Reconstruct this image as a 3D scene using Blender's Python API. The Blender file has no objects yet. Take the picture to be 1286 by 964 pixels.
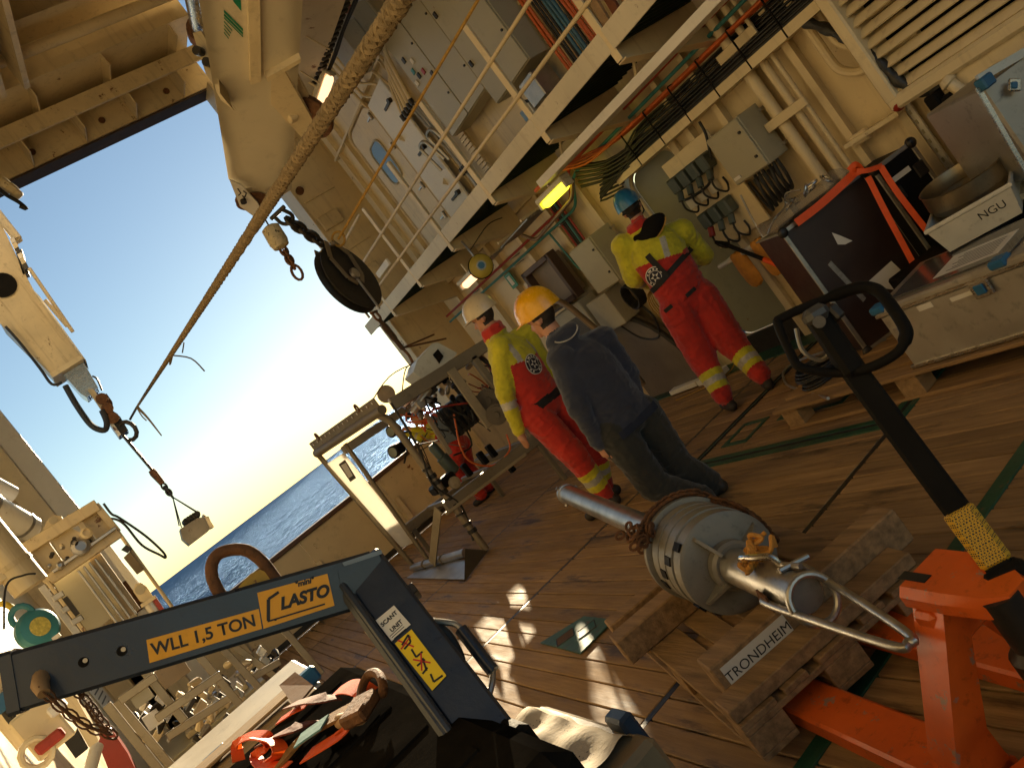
import bpy, bmesh, math, random
import numpy as np
from mathutils import Vector, Matrix, Quaternion
random.seed(11)
LAMP_E = 9.0
R = math.radians
sc = bpy.context.scene
COL = sc.collection
V = Vector

# ------------------------------------------------------------------ camera
EYE = V((0, 0, 1.65))
YAW, PITCH, ROLL, FPX = R(26.5138), R(-3.6247), R(-37.0583), 1024.0
_f = V((math.sin(YAW)*math.cos(PITCH), math.cos(YAW)*math.cos(PITCH), math.sin(PITCH)))
_r = V((math.cos(YAW), -math.sin(YAW), 0))
_u = _r.cross(_f)
CX = _r*math.cos(ROLL) + _u*math.sin(ROLL)
CU = -_r*math.sin(ROLL) + _u*math.cos(ROLL)
cam = bpy.data.objects.new('camera', bpy.data.cameras.new('camera'))
COL.objects.link(cam)
cam.matrix_world = Matrix((( CX.x, CU.x, -_f.x, EYE.x), (CX.y, CU.y, -_f.y, EYE.y), (CX.z, CU.z, -_f.z, EYE.z), (0, 0, 0, 1)))
cam.data.sensor_width = 36; cam.data.lens = FPX/1286*36
cam.data.clip_start = 0.05; cam.data.clip_end = 60000
sc.camera = cam

# ------------------------------------------------------------------ sky, sun, exposure
SUN_AZ, SUN_EL = R(22.5), R(10.0)
w = bpy.data.worlds.new('World'); sc.world = w; w.use_nodes = True
nt = w.node_tree
sky = nt.nodes.new('ShaderNodeTexSky'); sky.sky_type = 'NISHITA'; sky.sun_disc = False
sky.sun_elevation = SUN_EL; sky.sun_rotation = SUN_AZ
sky.air_density = 1.0; sky.dust_density = 0.05; sky.ozone_density = 1.5
nt.links.new(sky.outputs[0], nt.nodes['Background'].inputs[0])
nt.nodes['Background'].inputs[1].default_value = 0.05
sd = bpy.data.lights.new('sun', 'SUN'); sd.energy = 4.2; sd.angle = R(0.53); sd.color = (1.0, 0.80, 0.52)
sun = bpy.data.objects.new('sun', sd); COL.objects.link(sun)
SDIR = V((math.sin(SUN_AZ)*math.cos(SUN_EL), math.cos(SUN_AZ)*math.cos(SUN_EL), math.sin(SUN_EL)))
sun.rotation_euler = SDIR.to_track_quat('Z', 'Y').to_euler()
sun.location = (6, 14, 9)
vs = sc.view_settings
vs.view_transform = 'Standard'; vs.look = 'None'; vs.gamma = 1; vs.use_curve_mapping = False
vs.exposure = 1.6
sc.cycles.use_denoising = True
sc.cycles.max_bounces = 8; sc.cycles.diffuse_bounces = 5; sc.cycles.glossy_bounces = 4
sc.cycles.transmission_bounces = 6; sc.cycles.transparent_max_bounces = 8
sc.cycles.sample_clamp_indirect = 6.0
sc.cycles.caustics_reflective = False; sc.cycles.caustics_refractive = False

# ------------------------------------------------------------------ point helper: the ray of a photo point met with a plane of the ship
def at(px, py, x=None, y=None, z=None, d=None, zc=None):
    q = CX*((px-643)/FPX) - CU*((py-482)/FPX) + _f
    if zc is not None: t = zc
    elif z is not None: t = (z-EYE.z)/q.z
    elif x is not None: t = x/q.x
    elif y is not None: t = y/q.y
    else: t = d/q.length
    return EYE + q*t

# ------------------------------------------------------------------ materials
MATS = {}
def _mix(nt, fac, a, b):
    n = nt.nodes.new('ShaderNodeMix'); n.data_type = 'RGBA'
    for k, v in ((0, fac), (6, a), (7, b)):
        if hasattr(v, 'links'): nt.links.new(v, n.inputs[k])
        else: n.inputs[k].default_value = v if k == 0 else (*v, 1)
    return n.outputs[2]
def _noise(nt, co, scale, detail=4, rough=.6):
    n = nt.nodes.new('ShaderNodeTexNoise'); n.inputs['Scale'].default_value = scale
    n.inputs['Detail'].default_value = detail; n.inputs['Roughness'].default_value = rough
    nt.links.new(co, n.inputs['Vector']); return n.outputs[0]
def _ramp(nt, fac, lo, hi):
    n = nt.nodes.new('ShaderNodeMapRange'); n.inputs[1].default_value = lo; n.inputs[2].default_value = hi
    nt.links.new(fac, n.inputs[0]); return n.outputs[0]
def mat(name, base, rough=.5, metal=0, var=.25, vscale=3., rust=0, rustc=(.16, .065, .022), grime=.2, bump=.1, bscale=60., stretch=None, emit=None, coat=0, sheen=0, rvar=.15, alpha=1, trans=0, perobj=0, fold=0, streak=0, spec=None):
    if name in MATS: return MATS[name]
    m = bpy.data.materials.new(name); m.use_nodes = True; nt = m.node_tree
    b = nt.nodes['Principled BSDF']
    tc = nt.nodes.new('ShaderNodeTexCoord'); co = tc.outputs['Object']
    if stretch:
        mp = nt.nodes.new('ShaderNodeMapping'); mp.inputs['Scale'].default_value = stretch
        nt.links.new(co, mp.inputs[0]); co = mp.outputs[0]
    n1 = _noise(nt, co, vscale)
    c = _mix(nt, _ramp(nt, n1, .3, .7), tuple(x*(1-var) for x in base), tuple(min(1, x*(1+var*.6)) for x in base))
    if perobj:
        oi = nt.nodes.new('ShaderNodeObjectInfo')
        hs = nt.nodes.new('ShaderNodeHueSaturation')
        nt.links.new(_ramp2(nt, oi.outputs['Random'], 1-perobj, 1+perobj), hs.inputs['Value'])
        nt.links.new(c, hs.inputs['Color']); c = hs.outputs[0]
    if grime:
        n2 = _noise(nt, co, vscale*5.3, 6, .7)
        c = _mix(nt, _ramp(nt, n2, .56, .8), c, tuple(x*(1-grime*2.2) if grime < .45 else .02 for x in base))
    if streak:
        ms = nt.nodes.new('ShaderNodeMapping'); ms.inputs['Scale'].default_value = (9, 9, .55); nt.links.new(tc.outputs['Object'], ms.inputs[0])
        c = _mix(nt, _ramp2(nt, _ramp(nt, _noise(nt, ms.outputs[0], 1.3, 6, .7), .54, .74), 0, streak), c, (.20, .115, .05))
    if spec is not None: b.inputs['Specular IOR Level'].default_value = spec; b.inputs['Specular Tint'].default_value = (.15, .15, .15, 1)
    if rust:
        n3 = _noise(nt, co, vscale*2.1+1.7, 8, .72)
        c = _mix(nt, _ramp(nt, n3, .70-rust*.2, .74-rust*.2), c, rustc)
    nt.links.new(c, b.inputs['Base Color'])
    rr = _ramp2(nt, _noise(nt, co, vscale*4, 4), max(.03, rough-rvar), min(1, rough+rvar))
    nt.links.new(rr, b.inputs['Roughness'])
    b.inputs['Metallic'].default_value = metal
    if coat: b.inputs['Coat Weight'].default_value = coat; b.inputs['Coat Roughness'].default_value = .12
    if sheen: b.inputs['Sheen Weight'].default_value = sheen
    if alpha < 1: b.inputs['Alpha'].default_value = alpha
    if trans: b.inputs['Transmission Weight'].default_value = trans
    if emit: b.inputs['Emission Color'].default_value = (*emit[0], 1); b.inputs['Emission Strength'].default_value = emit[1]
    if bump:
        bp = nt.nodes.new('ShaderNodeBump'); bp.inputs['Strength'].default_value = bump; bp.inputs['Distance'].default_value = .01
        nt.links.new(_noise(nt, co, bscale, 5), bp.inputs['Height']); nt.links.new(bp.outputs[0], b.inputs['Normal'])
    if fold:
        nz = nt.nodes.new('ShaderNodeTexNoise'); nz.noise_type = 'RIDGED_MULTIFRACTAL'; nz.inputs['Scale'].default_value = 9; nz.inputs['Detail'].default_value = 3; nz.inputs['Distortion'].default_value = .8
        mp = nt.nodes.new('ShaderNodeMapping'); mp.inputs['Scale'].default_value = (1, 1, 1.5); mp.inputs['Rotation'].default_value = (.5, .4, 0); nt.links.new(tc.outputs['Object'], mp.inputs[0]); nt.links.new(mp.outputs[0], nz.inputs['Vector'])
        b2 = nt.nodes.new('ShaderNodeBump'); b2.inputs['Strength'].default_value = fold; b2.inputs['Distance'].default_value = .03
        nt.links.new(nz.outputs[0], b2.inputs['Height']); nt.links.new(bp.outputs[0], b2.inputs['Normal']); nt.links.new(b2.outputs[0], b.inputs['Normal'])
    MATS[name] = m
    return m
def _ramp2(nt, fac, lo, hi):
    n = nt.nodes.new('ShaderNodeMapRange'); n.inputs[3].default_value = lo; n.inputs[4].default_value = hi
    nt.links.new(fac, n.inputs[0]); return n.outputs[0]

CREAM = mat('cream_paint', (.74, .62, .40), .42, var=.13, vscale=1.3, rust=.12, grime=.12, streak=.35, bump=.06, bscale=18)
CREAM2 = mat('cream_paint_worn', (.69, .57, .36), .45, streak=.5, var=.16, vscale=1.9, rust=.42, grime=.2, bump=.08, bscale=18)
WHITEP = mat('white_paint', (.74, .72, .68), .4, var=.1, vscale=1.4, rust=.25, grime=.12, bump=.05, bscale=18)
GREYP = mat('grey_paint', (.42, .40, .33), .45, var=.14, vscale=1.6, rust=.1, grime=.15, bump=.05)
DOORP = mat('door_paint', (.23, .24, .18), .4, var=.12, vscale=1.2, rust=.05, grime=.12, bump=.04)
CABP = mat('cabinet_paint', (.40, .37, .27), .38, var=.08, vscale=1.1, rust=.05, grime=.1, bump=.03)
STEEL = mat('galvanised_steel', (.45, .43, .40), .38, .85, var=.25, vscale=5, rust=.18, grime=.2, bump=.08)
INOX = mat('stainless_steel', (.55, .52, .47), .28, 1, var=.12, vscale=4, grime=.15, bump=.04, stretch=(1, 1, 6))
ALU = mat('aluminium_sheet', (.52, .49, .43), .42, .8, var=.15, vscale=3, grime=.22, bump=.05, bscale=40)
DARKM = mat('dark_metal', (.05, .045, .04), .45, .6, var=.3, vscale=5, rust=.25, grime=.2, bump=.1)
BLACK = mat('black_plastic', (.013, .012, .011), .62, spec=.22, var=.3, vscale=6, grime=.1, bump=.12, bscale=140)
RUBBER = mat('black_rubber', (.015, .014, .013), .6, var=.3, vscale=6, grime=.1, bump=.1)
CABLE = mat('black_cable', (.014, .014, .014), .5, var=.3, vscale=8, grime=0, bump=0)
ORANGEC = mat('orange_cable', (.62, .13, .025), .45, var=.2, vscale=6, grime=.15, bump=0)
BLUEC = mat('blue_cable', (.05, .16, .27), .45, var=.2, vscale=6, grime=.1, bump=0)
REDP = mat('red_paint', (.35, .035, .02), .4, var=.2, vscale=4, rust=.1, grime=.15, bump=.04)
TEALP = mat('teal_paint', (.05, .24, .27), .4, var=.2, vscale=4, grime=.15, bump=.04)
RUSTY = mat('rusty_steel', (.17, .075, .03), .75, .3, var=.45, vscale=22, rust=.3, rustc=(.07, .03, .015), grime=.3, bump=.5, bscale=120)
JACK = mat('jack_orange_paint', (.74, .125, .015), .38, var=.2, vscale=5, rust=.50, rustc=(.36, .22, .16), grime=.3, bump=.05, coat=.25)
NAVY = mat('navy_blue_paint', (.022, .030, .046), .33, var=.2, vscale=6, rust=.12, rustc=(.12, .07, .03), grime=.12, bump=.08, bscale=90, coat=.2)
YELP = mat('yellow_sticker', (.80, .38, .01), .45, var=.06, grime=.1, bump=0)
YEL2 = mat('yellow_label', (.85, .60, .01), .45, var=.06, grime=.08, bump=0)
WHITES = mat('white_sticker', (.72, .69, .62), .5, var=.06, grime=.1, bump=0)
INK = mat('black_ink', (.012, .012, .012), .5, var=.1, grime=0, bump=0)
REDINK = mat('red_ink', (.6, .03, .02), .5, var=.1, grime=0, bump=0)
GREENP = mat('green_deck_paint', (.015, .075, .04), .5, var=.35, vscale=5, rust=.4, rustc=(.10, .065, .03), grime=.3, bump=.2)
GREENG = mat('green_grating', (.012, .03, .018), .7, var=.3, vscale=8, grime=.2, bump=.2)
SIGNG = mat('green_sign', (.01, .22, .12), .4, var=.05, grime=0, bump=0)
PINE = mat('pine_wood', (.40, .25, .115), .7, var=.28, vscale=6, grime=.3, bump=.25, bscale=30, stretch=(1, 1, 1))
PINE2 = mat('weathered_pine', (.27, .17, .085), .75, var=.35, vscale=6, grime=.35, bump=.3, bscale=30)
PLYW = mat('plywood', (.45, .30, .15), .65, var=.2, vscale=3, grime=.2, bump=.15)
PHEN = mat('brown_phenolic_board', (.035, .018, .012), .4, var=.25, vscale=4, grime=.15, bump=.05)
REDC = mat('red_coverall', (.52, .022, .012), .8, var=.22, vscale=9, grime=.22, bump=.35, bscale=260, sheen=.3, fold=.55)
YELC = mat('yellow_coverall', (.62, .56, .02), .75, var=.2, vscale=9, grime=.25, bump=.35, bscale=260, sheen=.3, fold=.55)
REFL = mat('reflective_tape', (.48, .46, .40), .4, var=.25, vscale=30, grime=.3, bump=.3, bscale=200)
HOOD = mat('navy_hoodie', (.022, .029, .055), .9, var=.25, vscale=9, grime=.1, bump=.4, bscale=320, sheen=.4, fold=.45)
PANTS = mat('dark_trousers', (.018, .019, .016), .85, var=.3, vscale=8, grime=.15, bump=.35, bscale=300, sheen=.3, fold=.5)
SKIN = mat('skin', (.50, .25, .15), .5, var=.12, vscale=20, grime=.06, bump=.1, bscale=200)
HAIR = mat('dark_hair', (.018, .012, .008), .55, var=.3, vscale=60, grime=.1, bump=.5, bscale=300)
WEB = mat('black_webbing', (.012, .012, .012), .7, var=.3, vscale=20, grime=.1, bump=.3, bscale=300)
HATW = mat('cream_hard_hat', (.60, .50, .33), .32, var=.1, vscale=10, grime=.2, bump=.03, coat=.3)
HATY = mat('yellow_hard_hat', (.85, .42, .005), .28, var=.08, vscale=10, grime=.12, bump=.03, coat=.4)
HATB = mat('blue_helmet', (.02, .17, .33), .32, var=.12, vscale=10, grime=.15, bump=.03, coat=.3)
BOOT = mat('dark_boot', (.03, .024, .018), .6, var=.3, vscale=20, grime=.2, bump=.2)
ROPE = mat('hemp_rope', (.27, .20, .11), .9, var=.35, vscale=30, grime=.25, bump=.6, bscale=240)
ROPEY = mat('yellow_rope', (.50, .29, .06), .8, var=.25, vscale=40, grime=.2, bump=.4, bscale=240)
ORST = mat('orange_strap', (.85, .10, .008), .55, var=.12, vscale=18, grime=.1, bump=.25, bscale=350)
BRST = mat('brown_ratchet_strap', (.27, .13, .03), .8, var=.3, vscale=40, grime=.25, bump=.6, bscale=380)
TURQ = mat('turquoise_tape', (.14, .32, .33), .6, var=.2, vscale=25, grime=.2, bump=.2)
GLOVE = mat('orange_glove', (.60, .27, .045), .75, var=.25, vscale=14, grime=.2, bump=.3)
WPLAS = mat('white_plastic', (.62, .58, .48), .4, var=.1, vscale=4, grime=.2, bump=.04)
BLUEP = mat('blue_plastic', (.02, .13, .28), .4, var=.15, vscale=6, grime=.1, bump=.04)
TAPE = mat('white_cloth', (.66, .58, .44), .85, var=.15, vscale=8, grime=.15, bump=.3)
TUBEY = mat('lit_fluorescent_tube', (.8, .8, .3), .4, emit=((1, .85, .03), 1.3), grime=0, bump=0)
TUBEP = mat('warm_lit_tube', (.8, .6, .5), .4, emit=((1, .58, .30), .7), grime=0, bump=0)
GLASS = mat('window_glass', (.10, .13, .10), .06, var=.1, grime=0, bump=0, coat=.6, rvar=.02)
def board_mat():
    m = mat('translucent_board', (.85, .80, .68), .6, var=.12, vscale=14, grime=.12, bump=.05)
    n = m.node_tree; b = n.nodes['Principled BSDF']; out = n.nodes['Material Output']
    t = n.nodes.new('ShaderNodeBsdfTranslucent'); t.inputs[0].default_value = (.88, .85, .78, 1)
    x = n.nodes.new('ShaderNodeMixShader'); x.inputs[0].default_value = .6
    n.links.new(b.outputs[0], x.inputs[1]); n.links.new(t.outputs[0], x.inputs[2]); n.links.new(x.outputs[0], out.inputs[0])
    return m
BOARD = board_mat()

# ------------------------------------------------------------------ mesh builder
def frame_of(d, up=(0, 0, 1)):
    d = V(d).normalized(); up = V(up)
    s = d.cross(up)
    if s.length < 1e-4: s = d.cross(V((1, 0, 0)))
    s.normalize(); return s, d, s.cross(d).normalized()
class MB:
    def __init__(s): s.v = []; s.f = []
    def add(s, vs, fs):
        o = len(s.v); s.v += [tuple(p) for p in vs]; s.f += [tuple(i+o for i in f) for f in fs]; return s
    def obox(s, c, ax, ay, az, b=0):
        """box at c with half-axis vectors; b = chamfer"""
        c = V(c); A = [V(ax), V(ay), V(az)]; L = [a.length for a in A]
        if b <= 0 or min(L) < b*1.2:
            vs = [c+A[0]*i+A[1]*j+A[2]*k for i in (-1, 1) for j in (-1, 1) for k in (-1, 1)]
            return s.add(vs, [(0, 1, 3, 2), (4, 6, 7, 5), (0, 4, 5, 1), (2, 3, 7, 6), (0, 2, 6, 4), (1, 5, 7, 3)])
        T = [1-b/l for l in L]; vs = []; ix = {}
        for i in (-1, 1):
            for j in (-1, 1):
                for k in (-1, 1):
                    sg = (i, j, k)
                    for a in range(3):
                        p = c.copy()
                        for q in range(3): p += A[q]*(sg[q]*(1 if q == a else T[q]))
                        ix[(sg, a)] = len(vs); vs.append(p)
        fs = []
        for a in range(3):
            p, q = [(1, 2), (2, 0), (0, 1)][a]
            for sg in (-1, 1):
                o = []
                for (u, w_) in ((-1, -1), (1, -1), (1, 1), (-1, 1)):
                    t = [0, 0, 0]; t[a] = sg; t[p] = u; t[q] = w_; o.append(ix[(tuple(t), a)])
                fs.append(tuple(o))
        for a, p, q in ((0, 1, 2), (1, 2, 0), (2, 0, 1)):
            for u in (-1, 1):
                for w_ in (-1, 1):
                    t0 = [0]*3; t0[a] = -1; t0[p] = u; t0[q] = w_; t1 = list(t0); t1[a] = 1
                    t0 = tuple(t0); t1 = tuple(t1)
                    fs.append((ix[(t0, p)], ix[(t1, p)], ix[(t1, q)], ix[(t0, q)]))
        for i in (-1, 1):
            for j in (-1, 1):
                for k in (-1, 1): fs.append(tuple(ix[((i, j, k), a)] for a in range(3)))
        return s.add(vs, fs)
    def box(s, x0, x1, y0, y1, z0, z1, b=0):
        return s.obox(((x0+x1)/2, (y0+y1)/2, (z0+z1)/2), ((x1-x0)/2, 0, 0), (0, (y1-y0)/2, 0), (0, 0, (z1-z0)/2), b)
    def beam(s, p0, p1, w_, h, up=(0, 0, 1), b=0):
        p0 = V(p0); p1 = V(p1); sd_, d, u = frame_of(p1-p0, up)
        return s.obox((p0+p1)/2, sd_*w_/2, (p1-p0)/2, u*h/2, b)
    def ring_loft(s, rings, closed=False, caps=True):
        n = len(rings[0]); o = len(s.v)
        for r in rings: s.v += [tuple(p) for p in r]
        m = len(rings)
        for i in range(m if closed else m-1):
            a = o+i*n; b_ = o+((i+1) % m)*n
            for k in range(n): s.f.append((a+k, a+(k+1) % n, b_+(k+1) % n, b_+k))
        if caps and not closed:
            s.f.append(tuple(o+k for k in range(n-1, -1, -1))); s.f.append(tuple(o+(m-1)*n+k for k in range(n)))
        return s
    def tube(s, pts, r, n=8, closed=False, caps=True, flat=1.):
        pts = [V(p) for p in pts]; m = len(pts); rings = []
        rs = r if isinstance(r, (list, tuple)) else [r]*m
        tg = []
        for i in range(m):
            if closed: t = pts[(i+1) % m]-pts[i-1]
            else: t = pts[min(i+1, m-1)]-pts[max(i-1, 0)]
            tg.append(t.normalized() if t.length > 1e-9 else V((0, 0, 1)))
        sd_, _, u = frame_of(tg[0])
        for i in range(m):
            if i:
                q = tg[i-1].rotation_difference(tg[i]); sd_ = q @ sd_; u = q @ u
            rings.append([pts[i]+(sd_*math.cos(2*math.pi*k/n)*flat+u*math.sin(2*math.pi*k/n))*rs[i] for k in range(n)])
        return s.ring_loft(rings, closed, caps)
    def cyl(s, p0, p1, r0, r1=None, n=16): return s.tube([p0, p1], [r0, r0 if r1 is None else r1], n)
    def lathe(s, p0, d, prof, n=24):
        sd_, d, u = frame_of(d); p0 = V(p0)
        return s.ring_loft([[p0+d*t+(sd_*math.cos(2*math.pi*k/n)+u*math.sin(2*math.pi*k/n))*max(r, 1e-4) for k in range(n)] for t, r in prof])
    def prism(s, poly, ext):
        poly = [V(p) for p in poly]; ext = V(ext); n = len(poly)
        return s.add(poly+[p+ext for p in poly], [tuple(range(n-1, -1, -1)), tuple(range(n, 2*n))]+[(i, (i+1) % n, n+(i+1) % n, n+i) for i in range(n)])
    def ell(s, c, ax, ay, az, nu=16, nv=10):
        c = V(c); ax, ay, az = V(ax), V(ay), V(az); rings = []
        for j in range(nv+1):
            th = math.pi*(j+.0)/nv; th = min(max(th, .02), math.pi-.02)
            rings.append([c+(ax*math.cos(2*math.pi*k/nu)+ay*math.sin(2*math.pi*k/nu))*math.sin(th)+az*math.cos(th) for k in range(nu)])
        return s.ring_loft(rings)
    def link(s, c, d, up, L, W, r, n=6, m=12):
        """one oval chain link centred c, long axis d"""
        d = V(d).normalized(); up = V(up); up = (up-d*up.dot(d)).normalized(); pts = []
        for i in range(m):
            a = 2*math.pi*i/m
            pts.append(V(c)+d*(math.cos(a)*L/2)+up*(math.sin(a)*W/2))
        return s.tube(pts, r, n, closed=True)
    def build(s, name, m, parent=None, label=None, cat=None, group=None, kind=None, ang=35):
        own = V((0, 0, 0)); org = V((0, 0, 0)); q = parent
        while q is not None: org = org+q.location; q = q.parent
        if parent is None and (cat or label):   # single-mesh thing: origin at base
            xs = [p[0] for p in s.v]; ys = [p[1] for p in s.v]; zs = [p[2] for p in s.v]
            own = V(((min(xs)+max(xs))/2, (min(ys)+max(ys))/2, min(zs))); org = own
        me = bpy.data.meshes.new(name)
        me.from_pydata([(p[0]-org.x, p[1]-org.y, p[2]-org.z) for p in s.v], [], s.f)
        bm = bmesh.new(); bm.from_mesh(me); bmesh.ops.recalc_face_normals(bm, faces=bm.faces); bm.to_mesh(me); bm.free()
        me.shade_smooth(); me.set_sharp_from_angle(angle=R(ang))
        me.materials.append(m)
        o = bpy.data.objects.new(name, me); COL.objects.link(o); o.location = own
        if parent is not None: o.parent = parent
        return tag(o, label, cat, group, kind)
def tag(o, label=None, cat=None, group=None, kind=None):
    if label: o['label'] = label
    if cat: o['category'] = cat
    if group: o['group'] = group
    if kind: o['kind'] = kind
    return o
def thing(name, loc, label, cat, group=None, kind=None):
    o = bpy.data.objects.new(name, None); COL.objects.link(o); o.location = loc; o.empty_display_size = .1
    return tag(o, label, cat, group, kind)
def inst(src, parent, loc, rot=None, scale=None, name=None):
    """a further object that shares src's mesh (loc is local to the parent)"""
    c = src.copy(); COL.objects.link(c); c.parent = parent; c.location = loc
    if rot is not None: c.rotation_euler = rot
    if scale is not None: c.scale = scale
    return c
def smooth_path(pts, k=6):
    """Catmull-Rom through pts"""
    pts = [V(p) for p in pts]; out = []
    for i in range(len(pts)-1):
        p0 = pts[max(i-1, 0)]; p1 = pts[i]; p2 = pts[i+1]; p3 = pts[min(i+2, len(pts)-1)]
        for j in range(k):
            t = j/k
            out.append(.5*((2*p1)+(p2-p0)*t+(2*p0-5*p1+4*p2-p3)*t*t+(3*p1-p0-3*p2+p3)*t**3))
    return out+[pts[-1]]
def bend_path(pts, r, k=4):
    """polyline with rounded corners"""
    pts = [V(p) for p in pts]; out = [pts[0]]
    for i in range(1, len(pts)-1):
        a = (pts[i-1]-pts[i]); b = (pts[i+1]-pts[i]); rr = min(r, a.length*.45, b.length*.45)
        A = pts[i]+a.normalized()*rr; B = pts[i]+b.normalized()*rr
        for j in range(k+1):
            t = j/k; out.append(A*(1-t)**2+pts[i]*2*t*(1-t)+B*t*t)
    return out+[pts[-1]]
def sag(a, b, s, k=10):
    a = V(a); b = V(b)
    return [a.lerp(b, i/k)-V((0, 0, s*4*(i/k)*(1-i/k))) for i in range(k+1)]
def text(name, body, parent, c, right, up, size, m, off=.0015, shear=0, bold=0):
    """flat printed lettering centred at c in the plane right/up; size = cap height"""
    cu = bpy.data.curves.new(name, 'FONT'); cu.body = body; cu.size = size/.7; cu.align_x = 'CENTER'; cu.align_y = 'CENTER'
    cu.shear = shear; cu.offset = bold
    t = bpy.data.objects.new(name, cu); COL.objects.link(t)
    dg = bpy.context.evaluated_depsgraph_get(); me = bpy.data.meshes.new_from_object(t.evaluated_get(dg))
    bpy.data.objects.remove(t); bpy.data.curves.remove(cu)
    right = V(right).normalized(); up = V(up); up = (up-right*up.dot(right)).normalized(); n = right.cross(up)
    org = V((0, 0, 0)); q = parent
    while q is not None: org = org+q.location; q = q.parent
    c = V(c)+n*off-org
    me.transform(Matrix(((right.x, up.x, n.x, c.x), (right.y, up.y, n.y, c.y), (right.z, up.z, n.z, c.z), (0, 0, 0, 1))))
    me.materials.clear(); me.materials.append(m)
    o = bpy.data.objects.new(name, me); COL.objects.link(o); o.parent = parent
    return o

# ================================================================== THE SETTING
# ------------------------------------------------------------------ sea
def water_mat():
    m = bpy.data.materials.new('sea_water'); m.use_nodes = True; n = m.node_tree; n.nodes.remove(n.nodes['Principled BSDF'])
    df = n.nodes.new('ShaderNodeBsdfDiffuse'); df.inputs[0].default_value = (.034, .085, .16, 1)
    gl = n.nodes.new('ShaderNodeBsdfGlossy'); gl.inputs['Color'].default_value = (.11, .18, .32, 1); gl.inputs['Roughness'].default_value = .32
    lw = n.nodes.new('ShaderNodeLayerWeight'); lw.inputs[0].default_value = .35
    mx = n.nodes.new('ShaderNodeMixShader'); n.links.new(_ramp2(n, lw.outputs['Facing'], .05, .62), mx.inputs[0])
    n.links.new(df.outputs[0], mx.inputs[1]); n.links.new(gl.outputs[0], mx.inputs[2]); n.links.new(mx.outputs[0], n.nodes['Material Output'].inputs[0])
    g = n.nodes.new('ShaderNodeNewGeometry'); mp = n.nodes.new('ShaderNodeMapping'); mp.inputs['Scale'].default_value = (.4, 1, 1); mp.inputs['Rotation'].default_value = (0, 0, .35)
    n.links.new(g.outputs['Position'], mp.inputs[0])
    a = _noise(n, mp.outputs[0], 1.5, 7, .68); c = _noise(n, mp.outputs[0], .13, 5, .62)
    ad = n.nodes.new('ShaderNodeMath'); ad.operation = 'MULTIPLY_ADD'; ad.inputs[1].default_value = 5
    n.links.new(c, ad.inputs[0]); n.links.new(a, ad.inputs[2])
    bp = n.nodes.new('ShaderNodeBump'); bp.inputs['Strength'].default_value = 1; bp.inputs['Distance'].default_value = 1.1
    n.links.new(ad.outputs[0], bp.inputs['Height'])
    for q in (df, gl, lw): n.links.new(bp.outputs[0], q.inputs['Normal'])
    return m
def sea():
    az = [R(-32+.36*i) for i in range(int(96/.36)+1)]; az += [R(64+6*i) for i in range(1, 44)]
    rs = [9*1.042**i for i in range(195)]
    rs = [r for r in rs]+[40000]
    v = []; fc = []; n = len(az)
    W = [(random.uniform(2.5, 9), random.uniform(-.6, .6), random.uniform(0, 6)) for _ in range(9)]+[(random.uniform(10, 24), random.uniform(-.35, .35), random.uniform(0, 6)) for _ in range(5)]
    for r in rs:
        for a in az:
            x = math.sin(a)*r; y = math.cos(a)*r; z = 0
            dl = r*.04
            for L, th, ph in W:
                if L > 2.2*dl: z += L*.018*math.sin(2*math.pi*(x*math.sin(th)+y*math.cos(th))/L+ph)
            v.append((x, y, -4.2+z))
    for i in range(len(rs)-1):
        for k in range(n): fc.append((i*n+k, i*n+(k+1) % n, (i+1)*n+(k+1) % n, (i+1)*n+k))
    me = bpy.data.meshes.new('sea'); me.from_pydata(v, [], fc); me.shade_smooth(); me.materials.append(water_mat())
    o = bpy.data.objects.new('sea', me); COL.objects.link(o); tag(o, 'choppy blue sea beyond the bulwark', kind='structure')
sea()

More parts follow.
